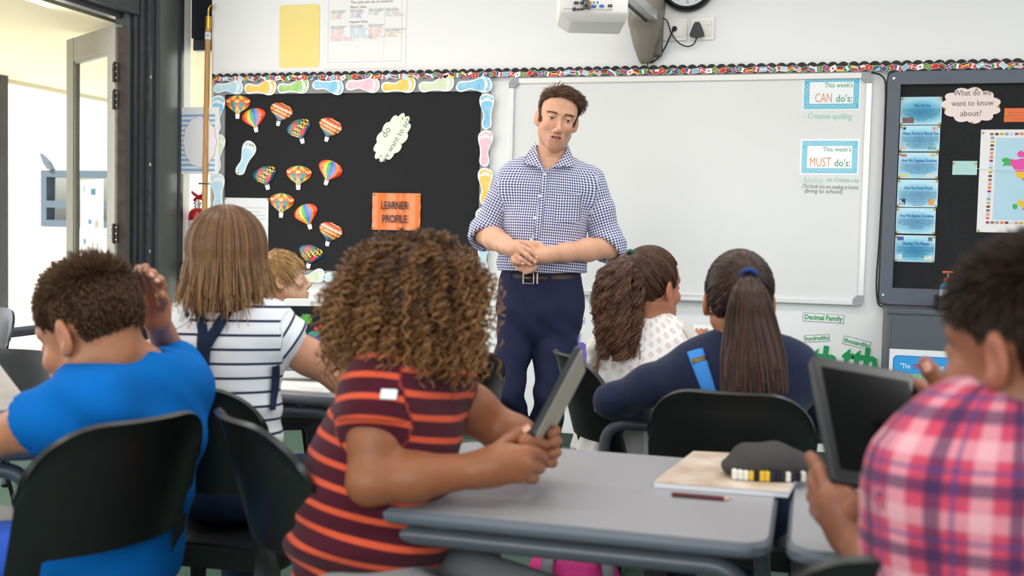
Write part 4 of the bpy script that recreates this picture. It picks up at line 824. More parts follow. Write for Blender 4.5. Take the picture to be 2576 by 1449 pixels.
C_ = aty(514, 462, YW-.046); MB().tube([C_+np.array([-.03, -.012, 0]), C_+np.array([.03, -.012, 0])], .005, 8).rbox(tuple(C_+np.array([.018, -.016, -.006])), tuple(C_+np.array([.03, .045, .006])), .002).build('clip', chrome, wp)
# ---------------- grey cabinet under the right board, bottle and poster
cb0 = wl(2233, 775); Yc = YW-.32
L0, Zc0 = aty(2233, 778, Yc)[0], aty(2233, 778, Yc)[2]
cb = thing('grey_cabinet', (L0+.6, YW-.16, 0), 'plain dark grey cabinet standing under the right board', 'cabinet')
gm = mat('dark_grey_cabinet', '#565b64', .5, noise=.06, nscale=5)
lx = L0-cb.location[0]
smooth_by_angle(MB().rbox((lx, -.16, 0), (lx+1.2, .155, Zc0), .004).build('body', gm, cb))
MB().rbox((lx-.004, -.168, Zc0-.02), (lx+1.2, .155, Zc0+.004), .003).build('top', gm, cb)
for k in (0, 1): MB().rbox((lx+.02+.59*k, -.172, .06), (lx+.595+.59*k, -.16, Zc0-.03), .003).build('door', gm, cb)
def cf(x, y): p = aty(x, y, Yc-.018); return p[0], p[2]
a, b, c2, d2 = cf(2238, 877), cf(2425, 890), cf(2240, 1010), cf(2420, 1010)
px0, px1, pz1, pz0 = a[0], b[0]+.03, a[1], c2[1]
t = thing('reading_poster', ((px0+px1)/2, Yc-.016, pz0), 'blue quotation poster about reading on the grey cabinet', 'poster', world=True); yq = Yc-.0165
MB().box((px0, yq, pz0), (px1, yq+.001, pz1), '#eceef2').build('sheet', GLOSS, t)
i0, i1 = cf(2247, 893), cf(2404, 966)
MB().prism(rrect(i0[0], pz0+.012, i1[0], i0[1], .022), yq-.0006, yq, col='#3a50b8').build('blue_border', PRINT, t)
MB().prism(rrect(i0[0]+.003, pz0+.015, i1[0]-.003, i0[1]-.003, .02), yq-.0012, yq-.0004, col='#2f9fe2').build('blue_panel', PRINT, t)
m = MB()
for s_, x, y, sz, c, w in (('"The', 2277, 921, .034, '#f2f4f6', .045), ('more', 2325, 922, .05, '#c42a5a', .098), ('that', 2363, 925, .034, '#f2f4f6', .04), ('you', 2272, 944, .034, '#f2f4f6', .04), ('read', 2308, 945, .05, '#c8d23a', .085), ('the more', 2361, 949, .034, '#f2f4f6', .075)):
    q = cf(x, y); put_text(m, s_, q[0], q[1], sz, yq-.0018, c, width=w, bold=.008)
m.build_each('lettering', PRINT, t)
q = cf(2398, 966); MB().prism(catmull([(q[0]-.03, q[1]-.02), (q[0]-.028, q[1]), (q[0]-.01, q[1]+.006), (q[0]+.004, q[1]+.012), (q[0]+.008, q[1]-.02)], 3).tolist(), yq-.0018, yq-.0008, col='#dfeefa').build('cloud_print', PRINT, t)
# desk organiser box and bottle on the cabinet
Yb = Yc+.05
q0, q1 = aty(2357, 745, Yb), aty(2357, 782, Yb); bxz = Zc0+.004
ob = thing('black_tray', (q0[0]+.08, Yb+.06, bxz), 'black open tray standing on the grey cabinet', 'tray'); hh = max(.06, q0[2]-bxz)
s_ = MB(); s_.rbox((-.08, -.07, 0), (.12, -.062, hh), .003).rbox((-.08, .062, 0), (.12, .07, hh), .003).rbox((-.08, -.07, 0), (-.072, .07, hh), .003).rbox((.112, -.07, 0), (.12, .07, hh), .003); s_.build('side', black_pl, ob)
MB().rbox((-.08, -.07, 0), (.12, .07, .006), .002).build('base', black_pl, ob)
q = aty(2384, 725, Yb+.06); zt = aty(2384, 682, Yb+.06)[2]; bz = bxz+.0065
bo = thing('soap_bottle', (q[0], q[1], bz), 'turquoise pump bottle with orange top standing in the black tray', 'bottle'); hb = zt-bz; r = .036
blu = mat('turquoise_bottle', '#2fa3d8', .25, coat=.3); org = mat('orange_pump', '#e8702f', .35)
smooth_by_angle(MB().lathe([(r*.9, 0), (r, .008), (r, hb*.55), (r*.85, hb*.64), (r*.45, hb*.69), (r*.42, hb*.70)], 28).build('bottle_body', blu, bo), 50)
smooth_by_angle(MB().lathe([(r*.5, hb*.70), (r*.5, hb*.80), (r*.32, hb*.815), (r*.14, hb*.82)], 20).build('collar', org, bo), 40)
MB().lathe([(r*.12, hb*.82), (r*.12, hb*.95)], 10).build('stem', card_white, bo)
MB().rbox((-r*.75, -.011, hb*.94), (r*.62, .011, hb), .004).build('pump_head', org, bo)
MB().lathe([(r+.0005, hb*.2), (r+.0005, hb*.5)], 28).build('label', mat('bottle_label', '#dfe3e6', .5), bo)
m = MB(); put_text(m, 'PYP6', 0, hb*.40, .03, -r-.0015, '#5a5e64', width=.048); m.build('lettering', PRINT, bo)
# ================================================================== FURNITURE
TZ = .70
plastic = mat('black_moulded_plastic', '#171718', .36, spec=.7, noise=.2, nscale=9)
desk_top = mat('grey_laminate', '#9a989b', .42, spec=.45, noise=.04, nscale=300)
desk_edge = mat('blue_grey_edging', '#5f666f', .4)
desk_leg = mat('grey_steel_tube', '#50565e', .32, spec=.6)
def shell(fn, us, vs, th):
    """thickened grid: fn(u, v) -> point and its normal offset"""
    nu, nv = len(us), len(vs); P = np.array([[fn(u, v) for u in us] for v in vs])
    du = np.gradient(P, axis=1); dv = np.gradient(P, axis=0); N = np.cross(du, dv); N /= np.linalg.norm(N, axis=2)[:, :, None]+1e-9
    A = (P+N*th/2).reshape(-1, 3); B = (P-N*th/2).reshape(-1, 3); n = nu*nv; F = []
    for j in range(nv-1):
        for i in range(nu-1):
            a = j*nu+i; F += [(a, a+1, a+nu+1, a+nu), (n+a, n+a+nu, n+a+nu+1, n+a+1)]
    per = [i for i in range(nu)]+[j*nu+nu-1 for j in range(1, nv)]+[(nv-1)*nu+i for i in range(nu-2, -1, -1)]+[j*nu for j in range(nv-2, 0, -1)]
    for k in range(len(per)):
        a, b = per[k], per[(k+1) % len(per)]; F.append((b, a, n+a, n+b))
    return np.concatenate([A, B]), F
HW, BT, BB, SH = .188, .825, .585, .44
def back_y(u, z): return -.165-math.tan(math.radians(15))*(z-SH)-.068*(1-u*u)
def make_chair():
    c = thing('school_chair', (0, 0, 0), 'x', 'chair', 'black school chairs')
    us = np.sin(np.linspace(-1, 1, 25)*PI/2); vs = np.linspace(0, 1, 11)
    def pan(u, v):
        a = abs(u); top = BT-(0 if a < .42 else .11*(1-math.sqrt(max(0, 1-((a-.42)/.58)**2)))); bot = BB-(0 if a < .72 else .05*((a-.72)/.28)**1.5)
        z = bot+(top-bot)*v; lip = .008*max(0, (v-.9)/.1)**2
        return (HW*u*(1+.03*(z-.6)), back_y(u, z)-lip, z)
    V, F = shell(pan, us, vs, .011); smooth_by_angle(MB().add(V, F).build('backrest', plastic, c), 60)
    for s_ in (-1, 1):                                       # rear leg: the back's side flange running on down to the floor
        def leg(u, v):
            z = .60*(1-v); a = .74+.26*u
            yy = back_y(a, z) if z > SH else back_y(a, SH)-.10*(SH-z)/SH*1.0-.0
            w = 1 if z > .3 else .55+.45*z/.3
            return (s_*(HW*(1-(1-a)*w)+.03*max(0, SH-z)/SH), yy, z)
        V, F = shell(leg, np.linspace(0, 1, 6), np.linspace(0, 1, 12), .014); smooth_by_angle(MB().add(V, F).build('leg', plastic, c), 60)
        def fl(u, v):
            z = (SH-.01)*(1-v); w = .055*(1-.45*v); return (s_*(HW-.012+.025*v)-s_*0, .17+.035*v-w*u, z)
        V, F = shell(fl, np.linspace(0, 1, 4), np.linspace(0, 1, 7), .022); smooth_by_angle(MB().add(V, F).build('leg', plastic, c), 60)
    def seat(u, v):
        y = -.185+.385*v; r = max(0, 1-.18*max(0, (abs(v-.5)-.38)/.12)**2); x = HW*u*r
        return (x, y, SH-.018*(1-u*u)*(1-(2*v-1)**2)-.02*max(0, v-.85)/.15-.0)
    V, F = shell(seat, np.linspace(-1, 1, 15), np.linspace(0, 1, 13), .012); so = smooth_by_angle(MB().add(V, F).build('seat', plastic, c), 50)
    def apron(u, v):
        t = u*PI*2; k = 8; x = .19*math.copysign(abs(math.cos(t))**(2/k), math.cos(t)); y = .19*math.copysign(abs(math.sin(t))**(2/k), math.sin(t))
        return (x*(1-.03*v), y*(1-.03*v)+.005, SH-.003-.05*v)
    V, F = shell(apron, np.linspace(0, 1, 41), np.linspace(0, 1, 3), .008); smooth_by_angle(MB().add(V, F).build('seat_apron', plastic, so), 60)
    return c
_chair = make_chair(); _used = []
def chair(loc, rz, label):
    c = _chair if not _used else copy_tree(_chair); _used.append(1)
    c.location = (loc[0], loc[1], 0); c.rotation_euler = (0, 0, rz); c['label'] = label; c['group'] = 'black school chairs'; return c
def chair_by_top(x, y, rz, label, u=0.0, z=BT):
    """place a chair so that the point u across the top of its back is seen at pixel x,y"""
    p = atz(x, y, z); lx, ly = HW*u, back_y(u, z); cc, ss = math.cos(rz), math.sin(rz)
    return chair((p[0]-(cc*lx-ss*ly), p[1]-(ss*lx+cc*ly)), rz, label)
R_ = math.radians
# desks -------------------------------------------------------------
def desk(cx, cy, w, d, label, rz=0, group='grey classroom desks'):
    t = thing('school_desk', (cx, cy, 0), label, 'desk', group, rz=rz)
    P = rrect(-w/2, -d/2, w/2, d/2, .045, 5)
    m = MB(); n = len(P); sh = lambda k: [(a*(1-2*k/w), b*(1-2*k/d)) for a, b in P]
    rows = [(sh(.006), TZ-.026), (sh(0), TZ-.02), (sh(0), TZ-.007), (sh(.006), TZ-.0005)]
    V = [(a, b, z) for q, z in rows for a, b in q]; F = [(i*n+j, i*n+(j+1) % n, (i+1)*n+(j+1) % n, (i+1)*n+j) for i in range(3) for j in range(n)]
    F.append(tuple(range(n))[::-1]); top = smooth_by_angle(MB().add(V, F).build('edge_moulding', desk_edge, t), 50)
    MB().prism(sh(.0065), TZ-.003, TZ, axis='z').build('top', desk_top, t)
    def arch(yy):
        h = TZ-.05; r = .06; x = w/2-.035; pts = [(-x-.02, yy, .01), (-x, yy, h-r)]
        for k in range(1, 7): a = PI-PI/2*k/6; pts.append((-x+r+r*math.cos(a), yy, h-r+r*math.sin(a)))
        for k in range(0, 7): a = PI/2-PI/2*k/6; pts.append((x-r+r*math.cos(a), yy, h-r+r*math.sin(a)))
        pts += [(x+.02, yy, .01)]; return pts
    for yy in (-d/2+.035, d/2-.035):
        smooth_by_angle(MB().tube(arch(yy), .0165, 14).build('leg_frame', desk_leg, t), 70)
    for xx in (-w/2+.15, w/2-.15): MB().rbox((xx-.012, -d/2+.03, TZ-.065), (xx+.012, d/2-.03, TZ-.027), .003).build('cross_rail', desk_leg, t)
    for sx in (-1, 1):
        for yy in (-d/2+.035, d/2-.035): MB().lathe([(.019, 0), (.02, .012), (.017, .02)], 12, M=Matrix.Translation((sx*(w/2-.015), yy, 0))).build('foot_cap', black_pl, t)
    return t
A_, B_ = atz(882, 1268, TZ), atz(1945, 1378, TZ); fr_ = atz(1740, 1152, TZ)
FD_W, FD_Y0, FD_Y1 = B_[0]-A_[0], (A_[1]+B_[1])/2, fr_[1]; FD_D = FD_Y1-FD_Y0
rzD = math.atan2(B_[1]-A_[1], B_[0]-A_[0])
desk((A_[0]+B_[0])/2, (FD_Y0+FD_Y1)/2, FD_W-.006, FD_D, 'grey desk in the foreground under the curly-haired child\'s arms', rzD*.0)
desk((A_[0]+B_[0])/2+.72, (FD_Y0+FD_Y1)/2-.005, .70, FD_D, 'grey desk at the right behind the plaid-shirted child\'s tablet')
c_ = atz(1487, 1020, TZ); desk(c_[0]+.36, c_[1]+.15, .72, .30, 'grey desk under the navy-sleeved arm')
c_ = atz(870, 1003, TZ); desk(c_[0]-.36, c_[1]+.30, .72, .60, 'grey desk holding the white tablet in front of the striped-shirt girl')
desk(c_[0]-1.10, c_[1]+.30, .72, .60, 'grey desk holding the red pencil case, beside the door')
c_ = atz(112, 1128, TZ); desk(c_[0]-.37, c_[1]+.058, .6, .45, 'grey desk at the left edge in front of the blue-shirted boy', R_(28))
c_ = atz(55, 818, TZ); desk(c_[0]-.3, c_[1]+.1, .7, .55, 'distant grey desk by the open doors at the far left', 0)
# chairs ------------------------------------------------------------
chair_by_top(1835, 988, R_(0), 'black plastic chair under the long straight ponytail', 0)
CH_BLUE = chair_by_top(492, 1024, R_(72), 'black plastic chair under the blue-shirted boy', .72)
CH_MAROON = chair_by_top(556, 1026, R_(-42), 'black plastic chair with shiny curved back behind the maroon-striped shirt', -.5)
chair_by_top(497, 975, R_(4), 'black plastic chair under the striped-shirt girl', .35)
chair_by_top(40, 880, R_(188), 'black plastic chair between the blue-shirted boy and the doors', 0)
chair_by_top(12, 776, R_(170), 'black plastic chair at the far left edge by the open doors', -.3)
chair_by_top(1276, 880, R_(50), 'black plastic chair beside the teacher\'s leg, right of the curly hair', .97)
chair_by_top(1400, 880, R_(-60), 'black plastic chair seen edge-on behind the raised tablet', -.4)
chair_by_top(2420, 1420, R_(10), 'black plastic chair under the plaid-shirted child', .0)
c_ = px(1525, 926, 3.78); desk(c_[0]+.36, c_[1]+.27, .72, .50, 'grey desk in front of the girl in the white blouse')
_f = np.array([math.sin(YAW), -math.cos(YAW)])*math.cos(R_(105))+np.array([math.cos(YAW), math.sin(YAW)])*math.sin(R_(105)); _b = px(684, 1000, 4.3)
chair(_b[:2], math.atan2(-_f[0], _f[1]), 'black plastic chair under the fair-haired boy')
# ================================================================== PEOPLE: implicit-surface modelling helpers
def nrm(v): v = np.asarray(v, float); return v/(np.linalg.norm(v)+1e-12)
def smin(a, b, k):
    h = np.clip(.5+.5*(b-a)/k, 0, 1); return b+(a-b)*h-k*h*(1-h)
class Body:
    """list of rounded primitives melted into one continuous surface"""
    def __init__(s): s.ops = []
    def cap(s, a, b, ra, rb=None, k=.02, cut=False):
        a, b = np.array(a, float), np.array(b, float); rb = ra if rb is None else rb; R = max(ra, rb)
        d = b-a; L2 = max(d@d, 1e-9)
        def fn(X, Y, Z):
            x, y, z = X-a[0], Y-a[1], Z-a[2]; t = np.clip((x*d[0]+y*d[1]+z*d[2])/L2, 0, 1)
            return np.sqrt((x-t*d[0])**2+(y-t*d[1])**2+(z-t*d[2])**2)-(ra+(rb-ra)*t)
        s.ops.append((fn, np.minimum(a, b)-R, np.maximum(a, b)+R, k, cut)); return s
    def chain(s, pts, k=.015):
        for (a, ra), (b, rb) in zip(pts[:-1], pts[1:]): s.cap(a, b, ra, rb, k)
        return s
    def ell(s, c, r, R=None, k=.02, cut=False):
        c, r = np.array(c, float), np.array(r, float); R = np.eye(3) if R is None else np.array(R); m = r.min()
        def fn(X, Y, Z):
            x, y, z = X-c[0], Y-c[1], Z-c[2]
            q = [(x*R[0, i]+y*R[1, i]+z*R[2, i]) for i in range(3)]
            k0 = np.sqrt(sum((q[i]/r[i])**2 for i in range(3))); k1 = np.sqrt(sum((q[i]/r[i]**2)**2 for i in range(3)))
            return k0*(k0-1)/np.maximum(k1, 1e-6)
        e = np.abs(R) @ r; s.ops.append((fn, c-e, c+e, k, cut)); return s
    def loft(s, nodes, right, fwd, k=.02):
        """elliptic tube through (centre, half width, half depth)"""
        right, fwd = nrm(right), nrm(fwd)
        for (a, wa, da), (b, wb, db) in zip(nodes[:-1], nodes[1:]):
            a, b = np.array(a, float), np.array(b, float); d = b-a; L2 = max(d@d, 1e-9); R = max(wa, wb, da, db)
            def fn(X, Y, Z, a=a, d=d, L2=L2, wa=wa, wb=wb, da=da, db=db):
                x, y, z = X-a[0], Y-a[1], Z-a[2]; t = np.clip((x*d[0]+y*d[1]+z*d[2])/L2, 0, 1)
                x, y, z = x-t*d[0], y-t*d[1], z-t*d[2]; w = wa+(wb-wa)*t; dd = da+(db-da)*t
                p = x*right[0]+y*right[1]+z*right[2]; q = x*fwd[0]+y*fwd[1]+z*fwd[2]
                e2 = np.maximum(x*x+y*y+z*z-p*p-q*q, 0); m = np.minimum(w, dd)
                k0 = np.sqrt((p/w)**2+(q/dd)**2+e2/m**2); k1 = np.sqrt((p/w**2)**2+(q/dd**2)**2+e2/m**4)
                return k0*(k0-1)/np.maximum(k1, 1e-6)
            s.ops.append((fn, np.minimum(a, b)-R, np.maximum(a, b)+R, k, False))
        return s
    def slab(s, p, n, k=.004, box=None):
        """cut away everything on the +n side of the plane (inside box)"""
        p, n = np.array(p, float), nrm(n)
        def fn(X, Y, Z): return -((X-p[0])*n[0]+(Y-p[1])*n[1]+(Z-p[2])*n[2])
        lo, hi = (np.full(3, -99.), np.full(3, 99.)) if box is None else (np.array(box[0], float), np.array(box[1], float))
        s.ops.append((fn, lo, hi, k, 'plane')); return s
    def mesh(s, h, lo=None, hi=None):
        adds = [o for o in s.ops if not o[4]]
        L = np.min([o[1]-o[3] for o in adds], 0)-3*h; H = np.max([o[2]+o[3] for o in adds], 0)+3*h
        if lo is not None: L = np.maximum(L, lo)
        if hi is not None: H = np.minimum(H, hi)
        n = np.maximum(np.ceil((H-L)/h).astype(int)+1, 4); ax = [L[i]+h*np.arange(n[i]) for i in range(3)]
        D = np.full(n, 1.0, np.float32)
        for fn, a, b, k, cut in s.ops:
            m = k+3*h
            i0 = [max(0, int((a[i]-m-L[i])/h)) if a[i] > -50 else 0 for i in range(3)]; i1 = [min(n[i], int((b[i]+m-L[i])/h)+2) if b[i] < 50 else n[i] for i in range(3)]
            if any(i1[i] <= i0[i] for i in range(3)): continue
            sl = tuple(slice(i0[i], i1[i]) for i in range(3))
            X, Y, Z = ax[0][sl[0]][:, None, None], ax[1][sl[1]][None, :, None], ax[2][sl[2]][None, None, :]
            v = fn(X, Y, Z).astype(np.float32); v = np.broadcast_to(v, D[sl].shape)
            if cut: D[sl] = -smin(-D[sl], v, k)
            else: D[sl] = smin(D[sl], v, k)
        return surface_nets(D, L, h)
def surface_nets(D, L, h):
    S = D < 0; nx, ny, nz = D.shape
    c = [S[i:nx-1+i, j:ny-1+j, k:nz-1+k] for i in (0, 1) for j in (0, 1) for k in (0, 1)]
    cnt = sum(q.astype(np.int8) for q in c); act = (cnt > 0) & (cnt < 8); I, J, K = np.nonzero(act)
    idx = np.full(act.shape, -1, np.int64); idx[I, J, K] = np.arange(len(I))
    off = [(i, j, k) for i in (0, 1) for j in (0, 1) for k in (0, 1)]
    val = np.stack([D[I+o[0], J+o[1], K+o[2]] for o in off], 1); acc = np.zeros((len(I), 3)); num = np.zeros(len(I))
    for a in range(8):
        for ax in range(3):
            o = off[a]
            if o[ax] == 1: continue
            o2 = list(o); o2[ax] = 1; b = off.index(tuple(o2)); va, vb = val[:, a], val[:, b]; cr = (va < 0) != (vb < 0)
            t = np.where(cr, va/(va-vb+1e-20), 0); p = np.tile(np.array(o, float), (len(I), 1)); p[:, ax] += t
            acc += np.where(cr[:, None], p, 0); num += cr
    V = np.stack([I, J, K], 1)+acc/np.maximum(num, 1)[:, None]; V = L+V*h; F = []
    for ax in range(3):
        sa = [slice(None)]*3; sb = [slice(None)]*3; sa[ax] = slice(0, -1); sb[ax] = slice(1, None)
        A, B = S[tuple(sa)], S[tuple(sb)]; ch = A != B; e = np.nonzero(ch); o1, o2 = (ax+1) % 3, (ax+2) % 3
        ok = (e[o1] > 0) & (e[o2] > 0) & (e[o1] < D.shape[o1]-1) & (e[o2] < D.shape[o2]-1); e = [q[ok] for q in e]
        inside = A[tuple(e)]
        def cell(d1, d2): q = [None]*3; q[ax] = e[ax]; q[o1] = e[o1]+d1; q[o2] = e[o2]+d2; return idx[tuple(q)]
        Q = np.stack([cell(-1, -1), cell(0, -1), cell(0, 0), cell(-1, 0)], 1); Q[~inside] = Q[~inside][:, ::-1]
        F.append(Q)
    F = np.concatenate(F); F = F[(F >= 0).all(1)]
    return V, F
def fast_mesh(name, V, F, m, parent=None, cols=None, cuv=None, smooth=True):
    off = np.array(parent.location) if parent is not None else 0
    V = np.asarray(V, float)-off; F = np.asarray(F, np.int64); w = F.shape[1]
    me = bpy.data.meshes.new(name); me.vertices.add(len(V)); me.vertices.foreach_set('co', V.astype(np.float32).ravel())
    me.loops.add(len(F)*w); me.loops.foreach_set('vertex_index', F.astype(np.int32).ravel())
    me.polygons.add(len(F)); me.polygons.foreach_set('loop_start', (np.arange(len(F))*w).astype(np.int32))
    try: me.polygons.foreach_set('loop_total', np.full(len(F), w, np.int32))
    except Exception: pass
    me.update(calc_edges=True); me.validate()
    if smooth: me.shade_smooth()
    if cols is not None:
        a = me.color_attributes.new('Col', 'FLOAT_COLOR', 'POINT'); c = np.ones((len(V), 4), np.float32); c[:, :3] = cols; a.data.foreach_set('color', c.ravel())
    if cuv is not None:
        a = me.attributes.new('cuv', 'FLOAT_VECTOR', 'POINT'); a.data.foreach_set('vector', np.asarray(cuv, np.float32).ravel())
    me.materials.append(m); o = bpy.data.objects.new(name, me); COL.objects.link(o)
    if parent is not None: o.parent = parent
    return o
def join(parts):
    V = []; F = []; n = 0
    for v, f in parts: V.append(v); F.append(f+n); n += len(v)
    return np.concatenate(V), np.concatenate(F)
def drop_box(V, F, lo, hi):
    ins = ((V > lo) & (V < hi)).all(1); return V, F[~ins[F].all(1)]
def vnormals(V, F):
    N = np.zeros_like(V); a, b, c, d = (V[F[:, i]] for i in range(4)); n = np.cross(c-a, d-b)
    for i in range(4): np.add.at(N, F[:, i], n)
    return N/(np.linalg.norm(N, axis=1)[:, None]+1e-12)
_nd = [(nrm(RNG.normal(size=3)), RNG.uniform(0, 6.28)) for _ in range(40)]
def wnoise(P, f, n=9, seed=0, warp=1.0):
    """cheap smooth noise: sum of warped plane waves"""
    Q = P*f; out = np.zeros(len(P))
    for i in range(n):
        d, ph = _nd[(i+seed*7) % 40]; d2, p2 = _nd[(i*3+seed+5) % 40]
        out += np.sin(Q @ d*(1+.35*(i % 4))+ph+warp*np.sin(Q @ d2*.7+p2))
    return out/n
def relax(V, F, it=1, lam=.5):
    E = np.concatenate([F[:, [0, 1]], F[:, [1, 2]], F[:, [2, 3]], F[:, [3, 0]]])
    for _ in range(it):
        A = np.zeros_like(V); c = np.zeros(len(V))
        np.add.at(A, E[:, 0], V[E[:, 1]]); np.add.at(c, E[:, 0], 1); np.add.at(A, E[:, 1], V[E[:, 0]]); np.add.at(c, E[:, 1], 1)
        V = V+(A/np.maximum(c, 1)[:, None]-V)*lam
    return V
def cloth_uv(V, bones):
    """pattern coordinates that follow the sleeve or panel a point belongs to; bones: (a, b, ref, radius, v offset)"""
    best = np.full(len(V), 1e9); out = np.zeros((len(V), 3))
    for i, (a, b, ref, r, vo) in enumerate(bones):
        a, b = np.array(a, float), np.array(b, float); d = b-a; Lg = np.linalg.norm(d); d = d/Lg; ref = nrm(np.array(ref)-d*np.dot(ref, d)); bi = np.cross(d, ref)
        q = V-a; t = q @ d; tc = np.clip(t, 0, Lg); x = q @ ref; y = q @ bi
        dist = np.sqrt(np.sum((q-tc[:, None]*d)**2, 1))/r; m = dist < best
        ang = np.arctan2(y, x); out[m] = np.stack([ang*r, t+vo, np.full(len(V), i)], 1)[m]; best[m] = dist[m]
    return out
FH = nrm(np.array([_F[0], _F[1], 0])); RH = np.array([math.cos(YAW), math.sin(YAW), 0.0]); UP = np.array([0, 0, 1.0])
def frame(yaw, pitch=0, roll=0):
    """columns x, forward, up. yaw 0 = facing the camera, 90 = facing picture right, 180 = away; pitch + looks up; roll + leans clockwise in the picture"""
    y, p, r = (math.radians(q) for q in (yaw, pitch, roll))
    f = -math.cos(y)*FH+math.sin(y)*RH; f3 = math.cos(p)*f+math.sin(p)*UP; x = np.cross(f3, UP); x = nrm(x); u = np.cross(x, f3)
    c, s_ = math.cos(r), math.sin(r); M = np.stack([x, f3, u], 1)
    # roll about the camera axis
    k = FH; K = np.array([[0, -k[2], k[1]], [k[2], 0, -k[0]], [-k[1], k[0], 0]]); Rr = np.eye(3)+math.sin(r)*K+(1-math.cos(r))*K @ K
    return Rr @ M
class Head:
    def __init__(s, o, R, sc=1.0, child=False): s.o = np.array(o, float); s.R = R; s.s = sc; s.child = child
    def w(s, x, y, z): return s.o+s.s*(s.R @ np.array([x, y, z], float))
    def loc(s, P): return ((np.asarray(P)-s.o) @ s.R)/s.s
    def build(s, b, mouth=True, ears=True):
        w, S, R = s.w, s.s, s.R; ch = s.child; jz = .92 if ch else 1.0
        nx = lambda c: (c[0]*(1 if ch else (.93 if c[2] < -.02 else 1)), c[1], c[2])
        E = lambda c, r, k=.015, cut=False, Rl=None: b.ell(w(*nx(c)), np.array(r)*S, R if Rl is None else R @ Rl, k*S, cut)
        C = lambda a, c, ra, rb, k=.012, cut=False: b.cap(w(*nx(a)), w(*nx(c)), ra*S, rb*S, k*S, cut)
        E((0, -.014, .032), (.075, .095, .088)); E((0, .018, .035), (.068, .070, .070), .012)
        E((0, .032, -.045*jz), (.053 if ch else .050, .056, .066*jz), .03)
        for q in (-1, 1):
            C((q*.048, .0, -.055*jz), (q*.016, .07, -.103*jz), .018, .015, .03)
            E((q*.037, .062, -.028), (.022, .021, .018), .022)                      # cheekbone
            C((q*.012, .083, .021), (q*.046, .066, .024), .009, .008, .016)         # brow
            E((q*.0115, .096, -.046), (.0078, .0105, .0068), .006)                     # nostril wing
        E((0, .070, -.102*jz), (.021, .017, .015), .025)                            # chin
        C((0, .082, .010), (0, .1080, -.040), .0068, .0090, .010); E((0, .1075, -.041), (.0098, .0105, .0088), .007)
        E((0, .078, -.075*jz), (.030, .020, .018), .022)
        for q in (-1, 1):
            E((q*.0315, .094, .0005), (.0175, .0125, .0105), .012, True)              # socket
            E((q*.0315, .0735, .0), (.0142, .0140, .0128), .004)                      # lids
            E((q*.0315, .0885, -.0016), (.0132, .0090, .0036), .0015, True)           # eye opening
        if mouth:
            mz = -.069*jz
            for q in (-1, 1):
                C((q*.0275, .0770, mz+.0040), (0, .0955, mz+.0045), .0036, .0054, .005); C((q*.0245, .0785, mz-.0010), (0, .0925, mz-.0115), .0040, .0068, .005)
            E((0, .098, mz-.0025), (.0215, .0155, .0036), .002, True); [C((0, .0985, mz-.0026), (q*.0245, .0885, mz+.0020), .0022, .0012, .0015, True) for q in (-1, 1)]
        if ears:
            for q in (-1, 1):
                Rl = np.array(Matrix.Rotation(q*.35, 3, 'Z') @ Matrix.Rotation(-.15, 3, 'X'))
                E((q*.079, -.012, -.006), (.0075, .018, .031), .006, False, Rl); E((q*.088, -.008, -.004), (.0075, .0095, .018), .004, True, Rl)
                E((q*.077, -.004, -.030), (.0065, .010, .010), .008, False, Rl)
        return s
    def eyes(s, parent, iris='#5a4a35', gaze=(0, 1, 0)):
        wm = mat('eye_white', '#d9d4ce', .15, coat=.5); im = mat('iris_'+iris.strip('#'), iris, .15, coat=.6); pm = mat('pupil', '#070606', .1)
        g = nrm(gaze); gR = s.R @ g
        for q in (-1, 1):
            c = s.w(q*.0315, .0735, 0); r = .0126*s.s
            th = np.linspace(0, PI, 13); z = nrm(gR); q_ = np.array(Vector(z).to_track_quat('Z', 'Y').to_matrix())
            def capm(r, t0, t1, n=20):
                V = []; T = np.linspace(t0, t1, 8)
                for t in T: V += [c+q_ @ np.array([r*math.sin(t)*math.cos(a), r*math.sin(t)*math.sin(a), r*math.cos(t)]) for a in np.linspace(0, 2*PI, n, endpoint=False)]
                F = [(i*n+j, i*n+(j+1) % n, (i+1)*n+(j+1) % n, (i+1)*n+j) for i in range(7) for j in range(n)]; return V, [f[::-1] for f in F]
            e = MB().add(*capm(r, .02, PI-.02)).build('eyeball', wm, parent, smooth=True)
            i_ = MB().add(*capm(r*1.006, .16, .46)).build('iris', im, parent, smooth=True); p_ = MB().add(*capm(r*1.008, .001, .2)).build('pupil', pm, parent, smooth=True)
def skin_mat(name, rough=.45): return attr_mat(name, rough=rough, spec=.4, noise=.10, nscale=55, bump=.06, bscale=260, sss=.12)
